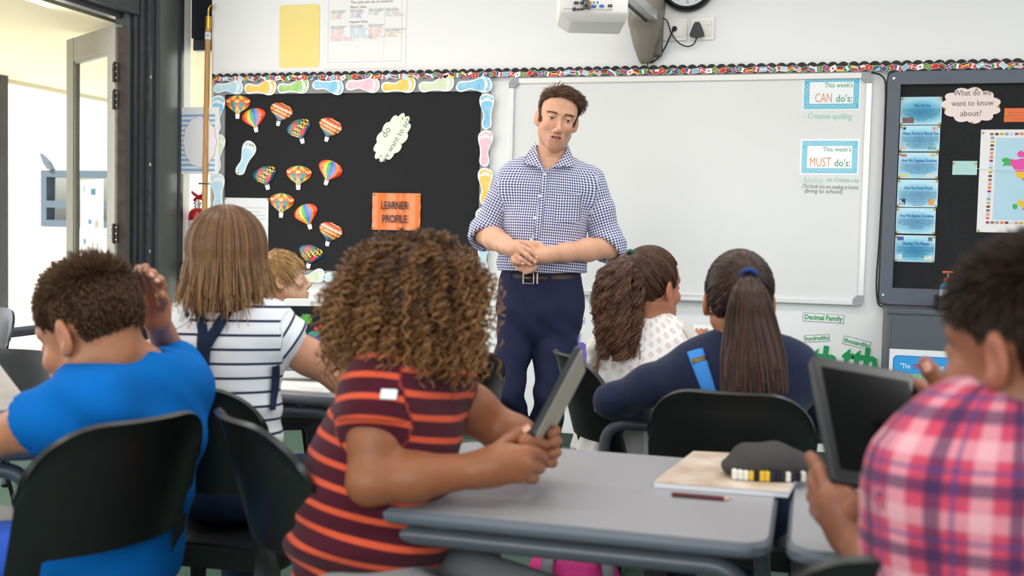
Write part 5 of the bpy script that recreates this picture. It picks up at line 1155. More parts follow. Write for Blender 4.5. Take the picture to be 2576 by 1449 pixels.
def face_colors(V, hd, skin, lip, stubble=None, cheek=.10):
    c = np.tile(np.array(lin(skin)), (len(V), 1)); P = hd.loc(V); lipc = np.array(lin(lip)); jz = .92 if hd.child else 1.0
    mz = -.069*jz; e = ((P[:, 0]/.027)**2+((P[:, 2]-mz+.003)/.0115)**2); m = np.clip(1.25-e, 0, 1)*(P[:, 1] > .068)
    ck = np.exp(-(((np.abs(P[:, 0])-.042)/.02)**2+((P[:, 2]+.032)/.02)**2))*(P[:, 1] > .03); red = np.array(lin('#c8705c'))
    c = c*(1-cheek*ck[:, None])+red*cheek*ck[:, None]
    if stubble:
        st = np.clip((-.035-P[:, 2])/.02, 0, 1)*np.clip((P[:, 1]+.005)/.03, 0, 1)*np.clip((.125+P[:, 2])/.015, 0, 1)
        mu = np.exp(-((P[:, 0]/.026)**2+((P[:, 2]+.056)/.006)**2))*(P[:, 1] > .05)
        up = np.clip((np.abs(P[:, 0])-.022)/.02, 0, 1); a = .42*np.clip(st*(.45+.55*np.maximum(up, (P[:, 2] < -.08)))+mu*.6, 0, 1)
        a *= .75+.35*np.sin(P[:, 0]*4100)*np.sin(P[:, 1]*3900+P[:, 2]*4300); c = c*(1-a[:, None])+np.array(lin(stubble))*a[:, None]
    c = c*(1-m[:, None])+lipc*m[:, None]
    inn = (np.abs(P[:, 0]) < .022) & (np.abs(P[:, 2]-mz+.0025) < .0035) & (P[:, 1] < .090) & (P[:, 1] > .06); c[inn] = lin('#4a1f1c')
    ear = (np.abs(P[:, 0]) > .072) & (np.abs(P[:, 2]) < .05) & (np.abs(P[:, 1]+.01) < .04); c[ear] = c[ear]*.8+red*.2
    return c
# ---- hair
def strands(name, P, r0, r1, cols, m, parent, sides=3):
    P = np.asarray(P, float); n, k, _ = P.shape; T = np.gradient(P, axis=1); T /= np.linalg.norm(T, axis=2)[:, :, None]+1e-12
    ref = RNG.normal(size=(n, 1, 3)); A = np.cross(T, ref); A /= np.linalg.norm(A, axis=2)[:, :, None]+1e-9; B = np.cross(T, A)
    rad = (r0+(r1-r0)*np.linspace(0, 1, k)**1.5)[None, :, None]; V = []
    for j in range(sides):
        a = 2*PI*j/sides; V.append(P+rad*(math.cos(a)*A+math.sin(a)*B))
    V = np.stack(V, 2).reshape(-1, 3); base = (np.arange(n)[:, None, None]*k+np.arange(k-1)[None, :, None])*sides; j = np.arange(sides)[None, None, :]; j2 = (j+1) % sides
    F = np.stack([base+j, base+j2, base+sides+j2, base+sides+j], -1).reshape(-1, 4); cols = np.asarray(cols); C = np.repeat(cols.reshape(-1, 3), sides, axis=0) if cols.ndim == 3 else np.repeat(cols, k*sides, axis=0)
    return fast_mesh(name, V, F, m, parent, cols=C)
def hair_cols(n, c0, c1, jit=.12):
    a, b = np.array(lin(c0)), np.array(lin(c1)); t = RNG.beta(1.2, 1.6, (n, 1)); return (a*(1-t)+b*t)*(1+RNG.normal(0, jit, (n, 1))).clip(.5, 1.6)
def hair_mat(name, rough=.38, spec=.5): return attr_mat(name, rough=rough, spec=spec)
def scalp(hd, n, keep, off=0.0, grow=1.0, seed=1):
    """points spread over the skull (local coordinates and normals) where keep(x, y, z) holds"""
    g = np.random.default_rng(seed); v = g.normal(size=(n*6, 3)); v /= np.linalg.norm(v, axis=1)[:, None]
    r = np.array([.0755, .0955, .0885])*grow+off; P = np.array([0, -.014, .032])+v*r; N = v/r; N /= np.linalg.norm(N, axis=1)[:, None]
    P = push_out(P, .001); m = keep(P[:, 0], P[:, 1], P[:, 2]); P, N = P[m][:n], N[m][:n]; return P, N
def to_w(hd, P): sh = P.shape; return (hd.o+hd.s*(P.reshape(-1, 3) @ hd.R.T)).reshape(sh)
SK = [(np.array([0, -.014, .032]), np.array([.0755, .0955, .0885])), (np.array([0, .018, .035]), np.array([.069, .071, .071]))]
def push_out(P, off=.002):
    """keep hair points (head-local) outside the skull"""
    for c, r in SK:
        r = r+off; q = (P-c)/r; l = np.linalg.norm(q, axis=-1, keepdims=True); P = np.where(l < 1, c+(P-c)/np.maximum(l, 1e-6), P)
    return P
def tang(d, N, lift): return d-N*(d*N).sum(1)[:, None]+N*lift
def hair_base(hd, keep, thick, m, col, parent, h=.004, name='hair_base'):
    b = Body()
    for c, r in SK: b.ell(hd.w(*c), (r+thick)*hd.s, hd.R, .012*hd.s)
    V, F = b.mesh(h); lp = hd.loc(V); ok = keep(lp[:, 0], lp[:, 1], lp[:, 2]); F = F[ok[F].all(1)]; u = np.unique(F); mp_ = np.full(len(V), -1); mp_[u] = np.arange(len(u))
    return fast_mesh(name, V[u], mp_[F], attr_mat('hair_roots_matte', rough=.95, spec=.05), parent, cols=np.tile(np.array(lin(col)), (len(u), 1)))
# ---- cloth materials
def pattern_mat(name, build, rough=.85, bump=.15, bscale=500, sheen=.1):
    m = mat(name, '#888888', rough, spec=.15, sheen=sheen, bump=bump, bscale=bscale); t = m.node_tree; b = t.nodes['Principled BSDF']
    a = t.nodes.new('ShaderNodeAttribute'); a.attribute_name = 'cuv'; sp = t.nodes.new('ShaderNodeSeparateXYZ'); t.links.new(a.outputs['Vector'], sp.inputs[0])
    def math_(op, x, y=None, z=None):
        n = t.nodes.new('ShaderNodeMath'); n.operation = op
        for i, q in enumerate((x, y, z)):
            if q is None: continue
            if isinstance(q, (int, float)): n.inputs[i].default_value = q
            else: t.links.new(q, n.inputs[i])
        return n.outputs[0]
    def mix(f, c1, c2):
        n = t.nodes.new('ShaderNodeMix'); n.data_type = 'RGBA'
        if isinstance(f, (int, float)): n.inputs[0].default_value = f
        else: t.links.new(f, n.inputs[0])
        for i, c in ((6, c1), (7, c2)):
            if isinstance(c, str): n.inputs[i].default_value = (*lin(c), 1)
            else: t.links.new(c, n.inputs[i])
        return n.outputs[2]
    t.links.new(build(sp.outputs[0], sp.outputs[1], math_, mix), b.inputs['Base Color']); return m
def band(M, x, period, width, phase=0.0, soft=None):
    """1 inside a stripe of the given width, every period"""
    f = M('FRACT', M('ADD', M('DIVIDE', x, period), phase)); d = M('ABSOLUTE', M('SUBTRACT', f, .5)); s = (soft or .0012)/period
    return M('MINIMUM', M('MAXIMUM', M('DIVIDE', M('SUBTRACT', .5*width/period+s/2, d), s), 0.0), 1.0)

def garment(nodes, rt, fw, sleeves=(), h=.006, cuts=(), hem=None, k=.05, relax_n=2, hollow=.007):
    """torso tube plus sleeves; sleeves: lists of (point, radius), cut straight at the end and hollow"""
    tb = Body().loft(nodes, rt, fw, k); parts = []
    for s_ in sleeves:
        (a, ra), (b, rb) = s_[0], s_[1]; t = min(.55, .07/max(np.linalg.norm(np.array(b)-a), .01)); tb.cap(a, np.array(a)+(np.array(b)-a)*t, ra, ra+(rb-ra)*t, .06)
    for a, b, ra, rb in cuts: tb.cap(a, b, ra, rb, .006, True)
    if hem is not None: tb.slab(hem, -UP, .004)
    parts.append(tb.mesh(h))
    for s_ in sleeves:
        sb = Body().chain(s_, .03); e, re = np.array(s_[-1][0], float), s_[-1][1]; d = nrm(e-np.array(s_[-2][0])); sb.slab(e, d, .003); sb.cap(e-d*.07, e+d*.05, re-hollow-.006, re-hollow+.002, .003, True); parts.append(sb.mesh(h))
    V, F = join(parts); return relax(V, F, relax_n), F
def folds(V, F, a=.003, f=24, seed=1, extra=None):
    N = vnormals(V, F); q = wnoise(V*np.array([1, 1, 1.4]), f, 9, seed, 1.6)*a+wnoise(V*np.array([1, 1, 2.0]), f*1.9, 9, seed+1, 1.8)*a*.5
    if extra is not None: q = q+extra(V)
    return V+N*q[:, None]
def seated_legs(parent, P, f, m_t, m_s, skin=None, knee_z=.47, thigh=.36, spread=.085, r=.07, h=.012, name='trousers', short=False, skin_m=None):
    """thighs resting on the seat, shins down to the floor, shoes"""
    f = nrm(np.array([f[0], f[1], 0])); x = np.cross(f, UP); b = Body(); L = Body()
    for q in (-1, 1):
        hp_ = P+x*q*spread; kn = hp_+f*thigh+x*q*.02; kn[2] = knee_z; an = kn-f*.04; an[2] = .075
        if short: b.chain([(hp_, r*1.1), (hp_*.35+kn*.65, r)], .03); L.chain([(hp_, r*.8), (kn, r*.72), (kn*.5+an*.5, r*.62), (an, r*.42)], .02)
        else: b.chain([(hp_, r*1.1), (kn, r*.85), (an, r*.7)], .03)
        s_ = Body(); t0 = an.copy(); t0[2] = .04; s_.chain([(t0-f*.03, .036), (t0+f*.06, .036), (t0+f*.11-UP*.006, .03)], .02); s_.cap(an, t0, .036, .036, .02); s_.slab((0, 0, .002), -UP, .003); V, F = s_.mesh(.008); fast_mesh('shoe', V, F, m_s, parent)
    b.ell(P, (.13, .13, .10), None, .05); V, F = b.mesh(h); fast_mesh(name, folds(V, F, .004, 22, 3), F, m_t, parent)
    return L if short else None
def flow(hd, n, keep, dirf, length, k=8, seed=1, off=.002, grav=.35, jit=.12, grow=1.0):
    """short hair that leaves the skull along dirf(P, N) and hugs it"""
    P0, N0 = scalp(hd, n, keep, 0, grow, seed); g = np.random.default_rng(seed+50); m = len(P0)
    d = dirf(P0, N0)+g.normal(0, jit, (m, 3)); d /= np.linalg.norm(d, axis=1)[:, None]; L_ = (length(P0) if callable(length) else np.full(m, length))*g.uniform(.75, 1.2, m)
    ts = np.linspace(0, 1, k)[None, :, None]; P = P0[:, None]+d[:, None]*L_[:, None, None]*ts+np.array([0, 0, -1.0])*(L_[:, None, None]*grav*ts**2); return push_out(P, off)
# ================================================================== THE TEACHER
from mathutils.bvhtree import BVHTree
def bvh_of(o):
    V = [v.co+o.parent.location for v in o.data.vertices]; return BVHTree.FromPolygons(V, [p.vertices[:] for p in o.data.polygons])
def hit(bvh, x, y, lift=.002):
    r = ray(x, y); q = bvh.ray_cast(Vector(CAM), Vector(nrm(r)))
    if q[0] is None: return None
    n = np.array(q[1]); n = n if n @ r < 0 else -n; return np.array(q[0])+n*lift
def ribbon(bvh, left, right, m, name, parent, th=.004, n=10, lift=.003):
    """strip of cloth lying on a surface between two picture lines"""
    A = catmull([(*p, 0) for p in left], n, False)[:, :2]; B = catmull([(*p, 0) for p in right], n, False)[:, :2]; k = 7; V = []; last = None
    for a, b in zip(A, B):
        for j in range(k):
            q = a+(b-a)*j/(k-1); h_ = hit(bvh, q[0], q[1], lift+th*math.sin(PI*j/(k-1))*.4)
            if h_ is None: h_ = last if last is not None else px(q[0], q[1], 2.5)
            last = h_; V.append(h_)
    V = np.array(V); nn = len(A); F = [(i*k+j, i*k+j+1, (i+1)*k+j+1, (i+1)*k+j) for i in range(nn-1) for j in range(k-1)]
    G = V.reshape(nn, k, 3); N = np.cross(np.gradient(G, axis=1), np.gradient(G, axis=0)); N /= np.linalg.norm(N, axis=2)[:, :, None]+1e-9
    toc = (CAM-G); N = np.where((N*toc).sum(2)[:, :, None] < 0, -N, N); V2 = (G+N*th).reshape(-1, 3); nv = len(V)
    per = list(range(k))+[i*k+k-1 for i in range(1, nn)]+[(nn-1)*k+j for j in range(k-2, -1, -1)]+[i*k for i in range(nn-2, 0, -1)]
    F2 = [tuple(q+nv for q in f) for f in F]+[f[::-1] for f in F]+[(per[i], per[(i+1) % len(per)], per[(i+1) % len(per)]+nv, per[i]+nv) for i in range(len(per))]
    return MB().add(np.concatenate([V2*0+V, V2]), F2).build(name, m, parent, smooth=True)
def hand(b, wrist, palm, fingers, thumb, r=.0085, palm_r=None, k=.0035):
    """palm: list of (point, radius); fingers/thumb: lists of joint points"""
    b.chain(palm, .02)
    for f in fingers:
        n = len(f); b.chain([(p, r*(1.08-.26*i/(n-1))) for i, p in enumerate(f)], k)
    if thumb:
        n = len(thumb); b.chain([(p, r*(1.3-.32*i/(n-1))) for i, p in enumerate(thumb)], k)
def nail(parent, p, d, nml, s=.006):
    d, nml = nrm(d), nrm(nml); x = np.cross(d, nml); V = []
    for i in range(5):
        for j in range(5):
            u, v = (i-2)/2, (j-2)/2; V.append(p+s*(x*u*.8*(1-.15*v*v)+d*v)+nml*s*.25*(1-u*u))
    MB().add(V, [(i*5+j, i*5+j+1, (i+1)*5+j+1, (i+1)*5+j) for i in range(4) for j in range(4)]).build('fingernail', mat('fingernail', '#e0a995', .3, coat=.3), parent, smooth=True)

D = 4.12
te = thing('person', tuple(px(1345, 1395, D)*np.array([1, 1, 0])), 'standing man in navy checked shirt and navy trousers with clasped hands', 'person', world=True)
hd = Head(px(1402, 300, D+.0), frame(5, -5, 9), .985)
p = lambda x, y, d=0.0: px(x, y, D+d)
rt = nrm(p(1450, 500)-p(1300, 498)); fw_ = -FH
b = Body(); hd.build(b)
b.chain([(hd.w(0, -.025, -.055), .054), (p(1386, 402, .035), .055), (p(1384, 425, .04), .065)], .03)
b.loft([(p(1382, 432, .03), .10, .062), (p(1378, 470, .03), .165, .088), (p(1370, 560, .03), .13, .085), (p(1362, 650, .03), .12, .075), (p(1360, 720, .03), .12, .075)], rt, fw_, .05)
SL, SR = p(1293, 452, .04), p(1483, 462, .04); EL, ER = p(1222, 588, .06), p(1532, 622, .03); WL, WR = p(1281, 622, -.16), p(1384, 640, -.17)
for S_, E_, W_ in ((SL, EL, WL), (SR, ER, WR)):
    b.chain([(S_, .05), (S_*.5+E_*.5, .047), (E_, .042)], .03)
    m_ = E_*.62+W_*.38; b.chain([(E_, .042), (m_, .043), (W_*.75+E_*.25, .034), (W_, .029)], .02)
h_ = lambda x, y, d: p(x, y, d-.19)
# near hand (his right) lying over the other
hand(b, WL, [(WL, .027), (h_(1294, 627, .004), .023), (h_(1306, 631, .008), .016)], [
    [h_(1314, 619, -0.014), h_(1335, 631, -0.024), h_(1345, 640, -0.022), h_(1351, 648, -0.016)], [h_(1307, 628, -0.016), h_(1325, 642, -0.028), h_(1337, 652, -0.026), h_(1346, 660, -0.018)],
    [h_(1299, 641, -0.014), h_(1311, 652, -0.024), h_(1323, 660, -0.022), h_(1334, 666, -0.016)], [h_(1291, 650, -0.008), h_(1296, 658, -0.018), h_(1306, 662, -0.018), h_(1316, 664, -0.012)]], [h_(1300, 618, .01), h_(1322, 612, .02), h_(1345, 612, .018), h_(1362, 615, .01)], .0088)
b.ell(h_(1302, 635, .008), (.026, .032, .015), np.stack([nrm(RH*.55+UP*.83), nrm(RH*.83-UP*.55), -FH], 1), .012)
# far hand (his left) below
hand(b, WR, [(WR, .028), (h_(1368, 643, .0), .026), (h_(1350, 645, .012), .022)], [
    [h_(1338, 655, .016), h_(1312, 664, .012), h_(1296, 664, .006), h_(1283, 658, .004)], [h_(1342, 664, .014), h_(1322, 674, .008), h_(1308, 678, .006), h_(1299, 677, .006)], [h_(1348, 672, .012), h_(1332, 682, .006), h_(1322, 686, .006), h_(1317, 684, .008)],
    [h_(1345, 632, .012), h_(1328, 616, .008), h_(1314, 608, .006), h_(1303, 606, .008)]], [h_(1362, 632, .01), h_(1348, 620, .02), h_(1338, 617, .022)], .0088)
hb = np.array([h_(1270, 590, 0)-.06, h_(1400, 700, 0)+.06]); hlo = np.minimum(hb[0], hb[1]); hhi = np.maximum(hb[0], hb[1]); hlo[1] = h_(1330, 640, -.06)[1]; hhi[1] = h_(1330, 640, .06)[1]
fl_, fh_ = hd.w(0, 0, 0)-.15, hd.w(0, 0, 0)+.15
V, F = b.mesh(.007); V, F = drop_box(V, F, fl_+.007, fh_-.007); V, F = drop_box(V, F, hlo+.007, hhi-.007)
V, F = join([(V, F), b.mesh(.0022, fl_, fh_), b.mesh(.0024, hlo, hhi)])
fo = fast_mesh('body', V, F, skin_mat('teacher_skin'), te, cols=face_colors(V, hd, '#dba588', '#bd6a60', '#6e4d3a', .18))
hd.eyes(te, '#54452f', (-.10, 1, -.10))
mz = -.0725
MB().rbox((-.012, .080, mz-.0005), (.012, .0865, mz+.0045), .002, M=Matrix.Translation(hd.o) @ Matrix((hd.R*hd.s).tolist()).to_4x4()).build('teeth', mat('teeth', '#e6ded2', .3), te)
for x, y, dx, dy in ((1350, 646.5, 7, 9), (1345.5, 658.5, 8, 8), (1333, 664.5, 9, 6), (1315, 663, 9, 4)):
    q = h_(x, y, -.030 if x > 1340 else -.028); nail(te, q, RH*dx-UP*dy, -FH+UP*.45, .0052)
# eyebrows and lashes
g = np.random.default_rng(4); eb_ = []
for q in (-1, 1):
    for i in range(150):
        t = g.random(); x = q*(.012+.036*t); z = .0190+.0030*math.sin(t*PI*.8)-.0015*t*t+g.normal(0, .0010); y = .0925-.55*(abs(x)-.012)**1.0*.55-.0; a = np.array([x, y-.004, z])
        d_ = np.array([q*(.004+.006*t), -.003*t-.0005, .0035*(1-t)-.0008]); eb_.append([a, a+d_*.5+np.array([0, .001, 0]), a+d_])
eb_ = np.array(eb_); mid = eb_[:, :, :]; bv = bvh_of(fo)
pts = to_w(hd, eb_.reshape(-1, 3)); out = []
for q in pts:
    r_ = bv.find_nearest(Vector(q)); out.append(np.array(r_[0])+np.array(r_[1])*.0006)
out = np.array(out).reshape(-1, 3, 3)
for q in (out[:150], out[150:]): strands('eyebrow', q, .0006, .0003, hair_cols(150, '#4a3021', '#6a4630'), hair_mat('brown_hair_short'), te)
ls = []
for q in (-1, 1):
    for i in range(26):
        t = i/25; a = PI*(.12+.76*t); x = q*.0315+.0135*math.cos(a); z = .0052*math.sin(a)-.001; y = .0735+.0145*math.sqrt(max(.1, 1-((x-q*.0315)/.016)**2)); ls.append([(x, y-.001, z), (x*1.0, y+.0022, z+.0004), (x, y+.004, z+.0016)])
ls = to_w(hd, np.array(ls))
for q in (ls[:26], ls[26:]): strands('eyelash', q, .0005, .0002, hair_cols(26, '#2a1c14', '#3a281c'), hair_mat('brown_hair_short'), te)
# hair: swept up and to the picture right, short at the sides
def keep(x, y, z):
    fr_l = .085-.25*np.abs(x); side = np.where(y > .028, fr_l, np.where(y > .0, -.012-0*y, np.where(y > -.035, .016+.0*y, -.052)))
    return (z > side) & ~((y > .028) & (z < fr_l))
P0, N0 = scalp(hd, 4800, keep, 0, 1.0, 3); n = len(P0); topf = np.clip((P0[:, 2]-.04)/.06, 0, 1)[:, None]
down = np.array([0, -.5, -1.0]); frn = np.clip(P0[:, 1:2]/.07, 0, 1)*topf
fld = np.array([-.8, .25, .35])*topf+down*(1-topf)*1.0; lf = np.clip((P0[:, :1]-.022)/.014, 0, 1); fld = fld*(1-lf)+np.array([.1, -.75, -.55])*lf
dirv = tang(fld, N0, (.08+.22*topf+.28*frn)*(1-.72*lf))+g.normal(0, .09, (n, 3)); dirv /= np.linalg.norm(dirv, axis=1)[:, None]
Lh = (.016+.028*topf)*g.uniform(.75, 1.2, (n, 1)); ts = np.linspace(0, 1, 6)[None, :, None]
sw = np.array([-.35, -.35, -.5])
P = P0[:, None]+dirv[:, None]*Lh[:, None]*ts+(sw*topf*(1-lf)+down*.3*(1-topf))[:, None]*Lh[:, None]*ts**2*.75
P = push_out(P, .003); strands('hair', to_w(hd, P), .0013, .0005, hair_cols(n, '#3d281b', '#7a5238'), hair_mat('brown_hair_short'), te)
hair_base(hd, lambda x, y, z: keep(x, y, z) & ((z > .028) | (y < -.03)), .0030, hair_mat('brown_hair_short'), '#38251a', te)
# shirt
slv = []
for S_, E_, W_, q in ((SL, EL, WL, .034), (SR, ER, WR, .030)):
    d_ = nrm(E_-S_); e_ = nrm(nrm(W_-E_)*.6+d_*.4); slv.append([(S_+UP*.004, .063), (S_*.55+E_*.45, .060), (E_-d_*.03, .057), (E_-e_*.006, .057), (E_+e_*q*.5, .060), (E_+e_*q, .058)])
V, F = garment([(p(1384, 424, .03), .085, .062), (p(1382, 440, .03), .135, .085), (p(1379, 475, .03), .178, .108), (p(1372, 560, .03), .152, .118), (p(1364, 640, .03), .155, .115), (p(1363, 672, .03), .160, .115), (p(1363, 684, .03), .160, .115)], rt, fw_, slv, .0056,
    cuts=[(p(1388, 365, .0), p(1374, 430, -.10), .066, .012), (p(1388, 345, .02), p(1386, 415, .03), .058, .066)], hem=p(1363, 684, .03))
N = vnormals(V, F)
q = (V-p(1375, 500)) ; fold = wnoise(V*np.array([1, 1, 1.0]), 26, 9, 1, 1.6)*.0035+wnoise(V*np.array([1, 1, 2.2]), 38, 9, 2, 1.8)*.0022
lowb = np.clip((p(1360, 610)[2]-V[:, 2])/.1, 0, 1); cre = np.abs(np.sin((V @ np.array([14, 5, 62.])+2.2*wnoise(V, 16, 6, 3))))
armd = np.minimum(np.linalg.norm(V-EL, axis=1), np.linalg.norm(V-ER, axis=1)); ea = np.exp(-(armd/.07)**2)
V = V+N*(fold+(ea*.006+lowb*.004)*(.5-cre)*1.2)[:, None]
bones = [(p(1384, 420, .03), p(1363, 690, .03), fw_, .155, 0), (SL, EL+nrm(EL-SL)*.06, fw_, .058, .4), (SR, ER+nrm(ER-SR)*.06, fw_, .058, .4)]
cu = cloth_uv(V, bones)
def gingham(u, v, M, mix):
    P_ = .0102; a = band(M, u, P_, P_*.5, 0, .0022); c = band(M, v, P_, P_*.5, 0, .0022); return mix(M('MULTIPLY', a, c), mix(M('MULTIPLY', M('ADD', a, c), .56), '#eceaf2', '#5a5f9a'), '#1c2058')
shm = pattern_mat('navy_gingham_cotton', gingham)
so = fast_mesh('shirt', V, F, shm, te, cuv=cu); bv = bvh_of(so)
def flat_cuv(o, ax, ay):
    me = o.data; co = np.array([v.co[:] for v in me.vertices]); a = me.attributes.new('cuv', 'FLOAT_VECTOR', 'POINT'); a.data.foreach_set('vector', np.stack([co @ nrm(ax), co @ nrm(ay), co[:, 0]*0], 1).astype(np.float32).ravel())
# collar leaves
def leaf3(inner, outer, name):
    A = catmull(inner, 6, False); B = catmull(outer, 6, False); k = 5; G = np.array([[a+(b_-a)*j/(k-1)+(-FH)*.006*math.sin(PI*j/(k-1)) for j in range(k)] for a, b_ in zip(A, B)])
    V = G.reshape(-1, 3); n = len(A); V2 = V+FH*.004; F = [(i*k+j, i*k+j+1, (i+1)*k+j+1, (i+1)*k+j) for i in range(n-1) for j in range(k-1)]; nv = len(V)
    per = list(range(k))+[i*k+k-1 for i in range(1, n)]+[(n-1)*k+j for j in range(k-2, -1, -1)]+[i*k for i in range(n-2, 0, -1)]
    o = MB().add(np.concatenate([V, V2]), F+[tuple(x+nv for x in f[::-1]) for f in F]+[(per[i], per[(i+1) % len(per)], per[(i+1) % len(per)]+nv, per[i]+nv) for i in range(len(per))]).build(name, shm, te, smooth=True)
    flat_cuv(o, RH+UP*.5, UP-RH*.5); return o
leaf3([p(1348, 358, .05), p(1350, 378, -.02), p(1357, 404, -.075), p(1371, 433, -.105)], [p(1336, 372, .06), p(1326, 388, -.0), p(1318, 409, -.06), p(1350, 418, -.09)], 'collar_leaf')
leaf3([p(1426, 360, .05), p(1424, 380, -.02), p(1406, 404, -.075), p(1373, 433, -.105)], [p(1432, 372, .06), p(1441, 395, .0), p(1442, 419, -.06), p(1402, 416, -.09)], 'collar_leaf')
cbk = MB().tube([p(1347, 368, .06), p(1354, 374, .10), p(1388, 377, .13), p(1418, 375, .10), p(1427, 370, .06)], .008, 10); o = cbk.build('collar_band', shm, te, smooth=True); flat_cuv(o, RH, UP)
pk = ribbon(bv, [(1366, 437), (1357, 500), (1347, 570), (1340, 600)], [(1379, 437), (1371, 500), (1361, 570), (1354, 600)], shm, 'placket', te, .002, 10, .001); flat_cuv(pk, RH-UP*.05, UP)
for x, y in ((1370, 439), (1358, 493), (1347, 549), (1338, 604)):
    c = hit(bv, x, y, .005)
    if c is not None: MB().lathe([(.0055, 0), (.0058, .0012), (.005, .002), (.002, .0016)], 14, M=Matrix.Translation(c) @ Vector(-FH).to_track_quat('Z', 'Y').to_matrix().to_4x4()).build('button', mat('pearl_button', '#e8e8ee', .25, coat=.4), te)
pocket = ribbon(bv, [(1398, 489), (1395, 520), (1392, 560)], [(1462, 489), (1460, 520), (1458, 560)], shm, 'chest_pocket', te, .0015, 8, .001); flat_cuv(pocket, RH-UP*.05, UP)
# trousers, belt, shoes
tb = Body(); nav = mat('navy_chino', '#272a47', .8, spec=.2, bump=.25, bscale=420, noise=.14, nscale=18)
zf = lambda x, d: np.array([*px(x, 1200, D+d)[:2], 0.0])
tb.loft([(p(1361, 685, .03), .146, .108), (p(1360, 720, .03), .154, .115), (p(1360, 775, .035), .162, .122), (p(1360, 805, .04), .155, .115)], rt, fw_, .04)
KL, KR = p(1281, 990, -.06), p(1388, 990, -.03); AL, AR = p(1285, 1340, .06), p(1372, 1340, .02)
tb.chain([(p(1305, 790, .03), .080), (p(1290, 890, .0), .066), (KL, .055), (p(1292, 1060, .0), .054), (AL, .055)], .018); tb.chain([(p(1407, 790, .03), .086), (p(1396, 890, .01), .080), (KR, .066), (p(1375, 1060, .0), .058), (AR, .056)], .018)
tb.slab(p(1361, 678, .03), UP, .004, (p(1361, 690)-.3, p(1361, 690)+.3))
V, F = tb.mesh(.0075); V = relax(V, F, 1); N = vnormals(V, F)
kz = np.exp(-((V[:, 2]-p(1340, 1010)[2])/.12)**2); cr = np.exp(-((V[:, 2]-p(1340, 840)[2])/.10)**2)
fo_ = wnoise(V*np.array([1, 1, 1.8]), 24, 9, 5, 1.6)*.004+(kz*.007+cr*.005)*np.sin(V @ np.array([38, 16, 58.])+5.5*wnoise(V, 12, 7, 6))*.6
fast_mesh('trousers', V+N*fo_[:, None], F, nav, te)
bc = p(1361, 697, .03); ring = []; dn_ = nrm(p(1361, 700)-p(1361, 690))
def belt_pt(a, hgt, gr=0): return bc+rt*(.150+gr)*math.cos(a)+fw_*(.118+gr)*math.sin(a)-UP*hgt
m_ = MB(); na = 72; V = []
for a in np.linspace(0, 2*PI, na, endpoint=False): V += [belt_pt(a, -.018), belt_pt(a, -.018, .004), belt_pt(a, .018, .005), belt_pt(a, .018, .001)]
m_.add(V, [(i*4+j, i*4+(j+1) % 4, ((i+1) % na)*4+(j+1) % 4, ((i+1) % na)*4+j) for i in range(na) for j in range(4)]); m_.build('belt', mat('brown_leather', '#3a2a26', .38, noise=.2, nscale=30, bump=.1, bscale=200), te, smooth=True)
def at_belt(x): 
    best = min(np.linspace(.1, PI-.1, 400), key=lambda a: abs(float(((belt_pt(a, 0)-CAM) @ _R)/((belt_pt(a, 0)-CAM) @ _F)*FPX+1288)-x)); return best
a = at_belt(1333); bp = belt_pt(a, 0, .008); t1 = nrm(belt_pt(a+.05, 0)-belt_pt(a, 0))*(-1); t1 = t1 if t1 @ RH > 0 else -t1; nn = nrm(np.cross(t1, UP)); nn = nn if nn @ FH < 0 else -nn
Mb = Matrix(((t1[0], nn[0], 0, bp[0]), (t1[1], nn[1], 0, bp[1]), (0, 0, 1, bp[2]), (0, 0, 0, 1)))
bk = MB(); steel = mat('nickel_buckle', '#b9b2a8', .22, metal=1)
for lo, hi in (((-.022, 0, .017), (.022, .006, .023)), ((-.022, 0, -.023), (.022, .006, -.017)), ((-.024, 0, -.023), (-.017, .006, .023)), ((.017, 0, -.023), (.022, .006, .023))): bk.rbox(lo, hi, .002, M=Mb)
bk.rbox((-.024, .004, -.003), (.006, .009, .003), .002, M=Mb); bk.build('buckle', steel, te)
MB().rbox((.030, 0, -.021), (.037, .005, .021), .002, M=Mb).build('belt_keeper', steel, te)
for x in (1289, 1382, 1450):
    a = at_belt(x); bp = belt_pt(a, 0, .005); MB().rbox((-.0065, -.003, -.028), (.0065, .004, .024), .002, M=Matrix.Translation(bp) @ Matrix.Rotation(YAW, 4, 'Z')).build('belt_loop', nav, te)
shoe = mat('brown_shoe', '#3b2a20', .4)
for A_f, dx in ((AL, -.02), (AR, .03)):
    q = Body(); t0 = np.array([A_f[0], A_f[1], .05]); q.chain([(t0+FH*.05, .042), (t0-FH*.05-UP*.005, .045), (t0-FH*.16-UP*.015, .035)], .03); q.cap(A_f, t0, .045, .045, .02); q.slab((t0[0], t0[1], .002), -UP, .003); V, F = q.mesh(.007); fast_mesh('shoe', V, F, shoe, te)
# ================================================================== THE CHILDREN
trainer = mat('grey_trainer', '#6a6a6c', .6); jeans = mat('dark_denim', '#26324a', .85, noise=.2, nscale=60, bump=.2, bscale=600, spec=.15)
def body_mesh(b, hd, h, boxes, skin, lip, parent, mname, cheek=.1, hh=.0032):
    """one skin: coarse limbs and torso, finer head and hands"""
    bx = [(hd.w(0, 0, 0)-.135*hd.s/.95, hd.w(0, 0, 0)+.135*hd.s/.95, hh)]+[(np.minimum(a, c), np.maximum(a, c), q) for a, c, q in boxes]
    V, F = b.mesh(h); parts = []
    for lo, hi, q in bx: V, F = drop_box(V, F, lo+h, hi-h); parts.append(b.mesh(q, lo, hi))
    V, F = join([(V, F)]+parts); return fast_mesh('body', V, F, skin_mat(mname), parent, cols=face_colors(V, hd, skin, lip, None, cheek))
def box_about(pts, pad=.03): a = np.array(pts); return a.min(0)-pad, a.max(0)+pad
def kid(label, base): return thing('person', (base[0], base[1], 0), label, 'person', 'seated pupils', world=True)
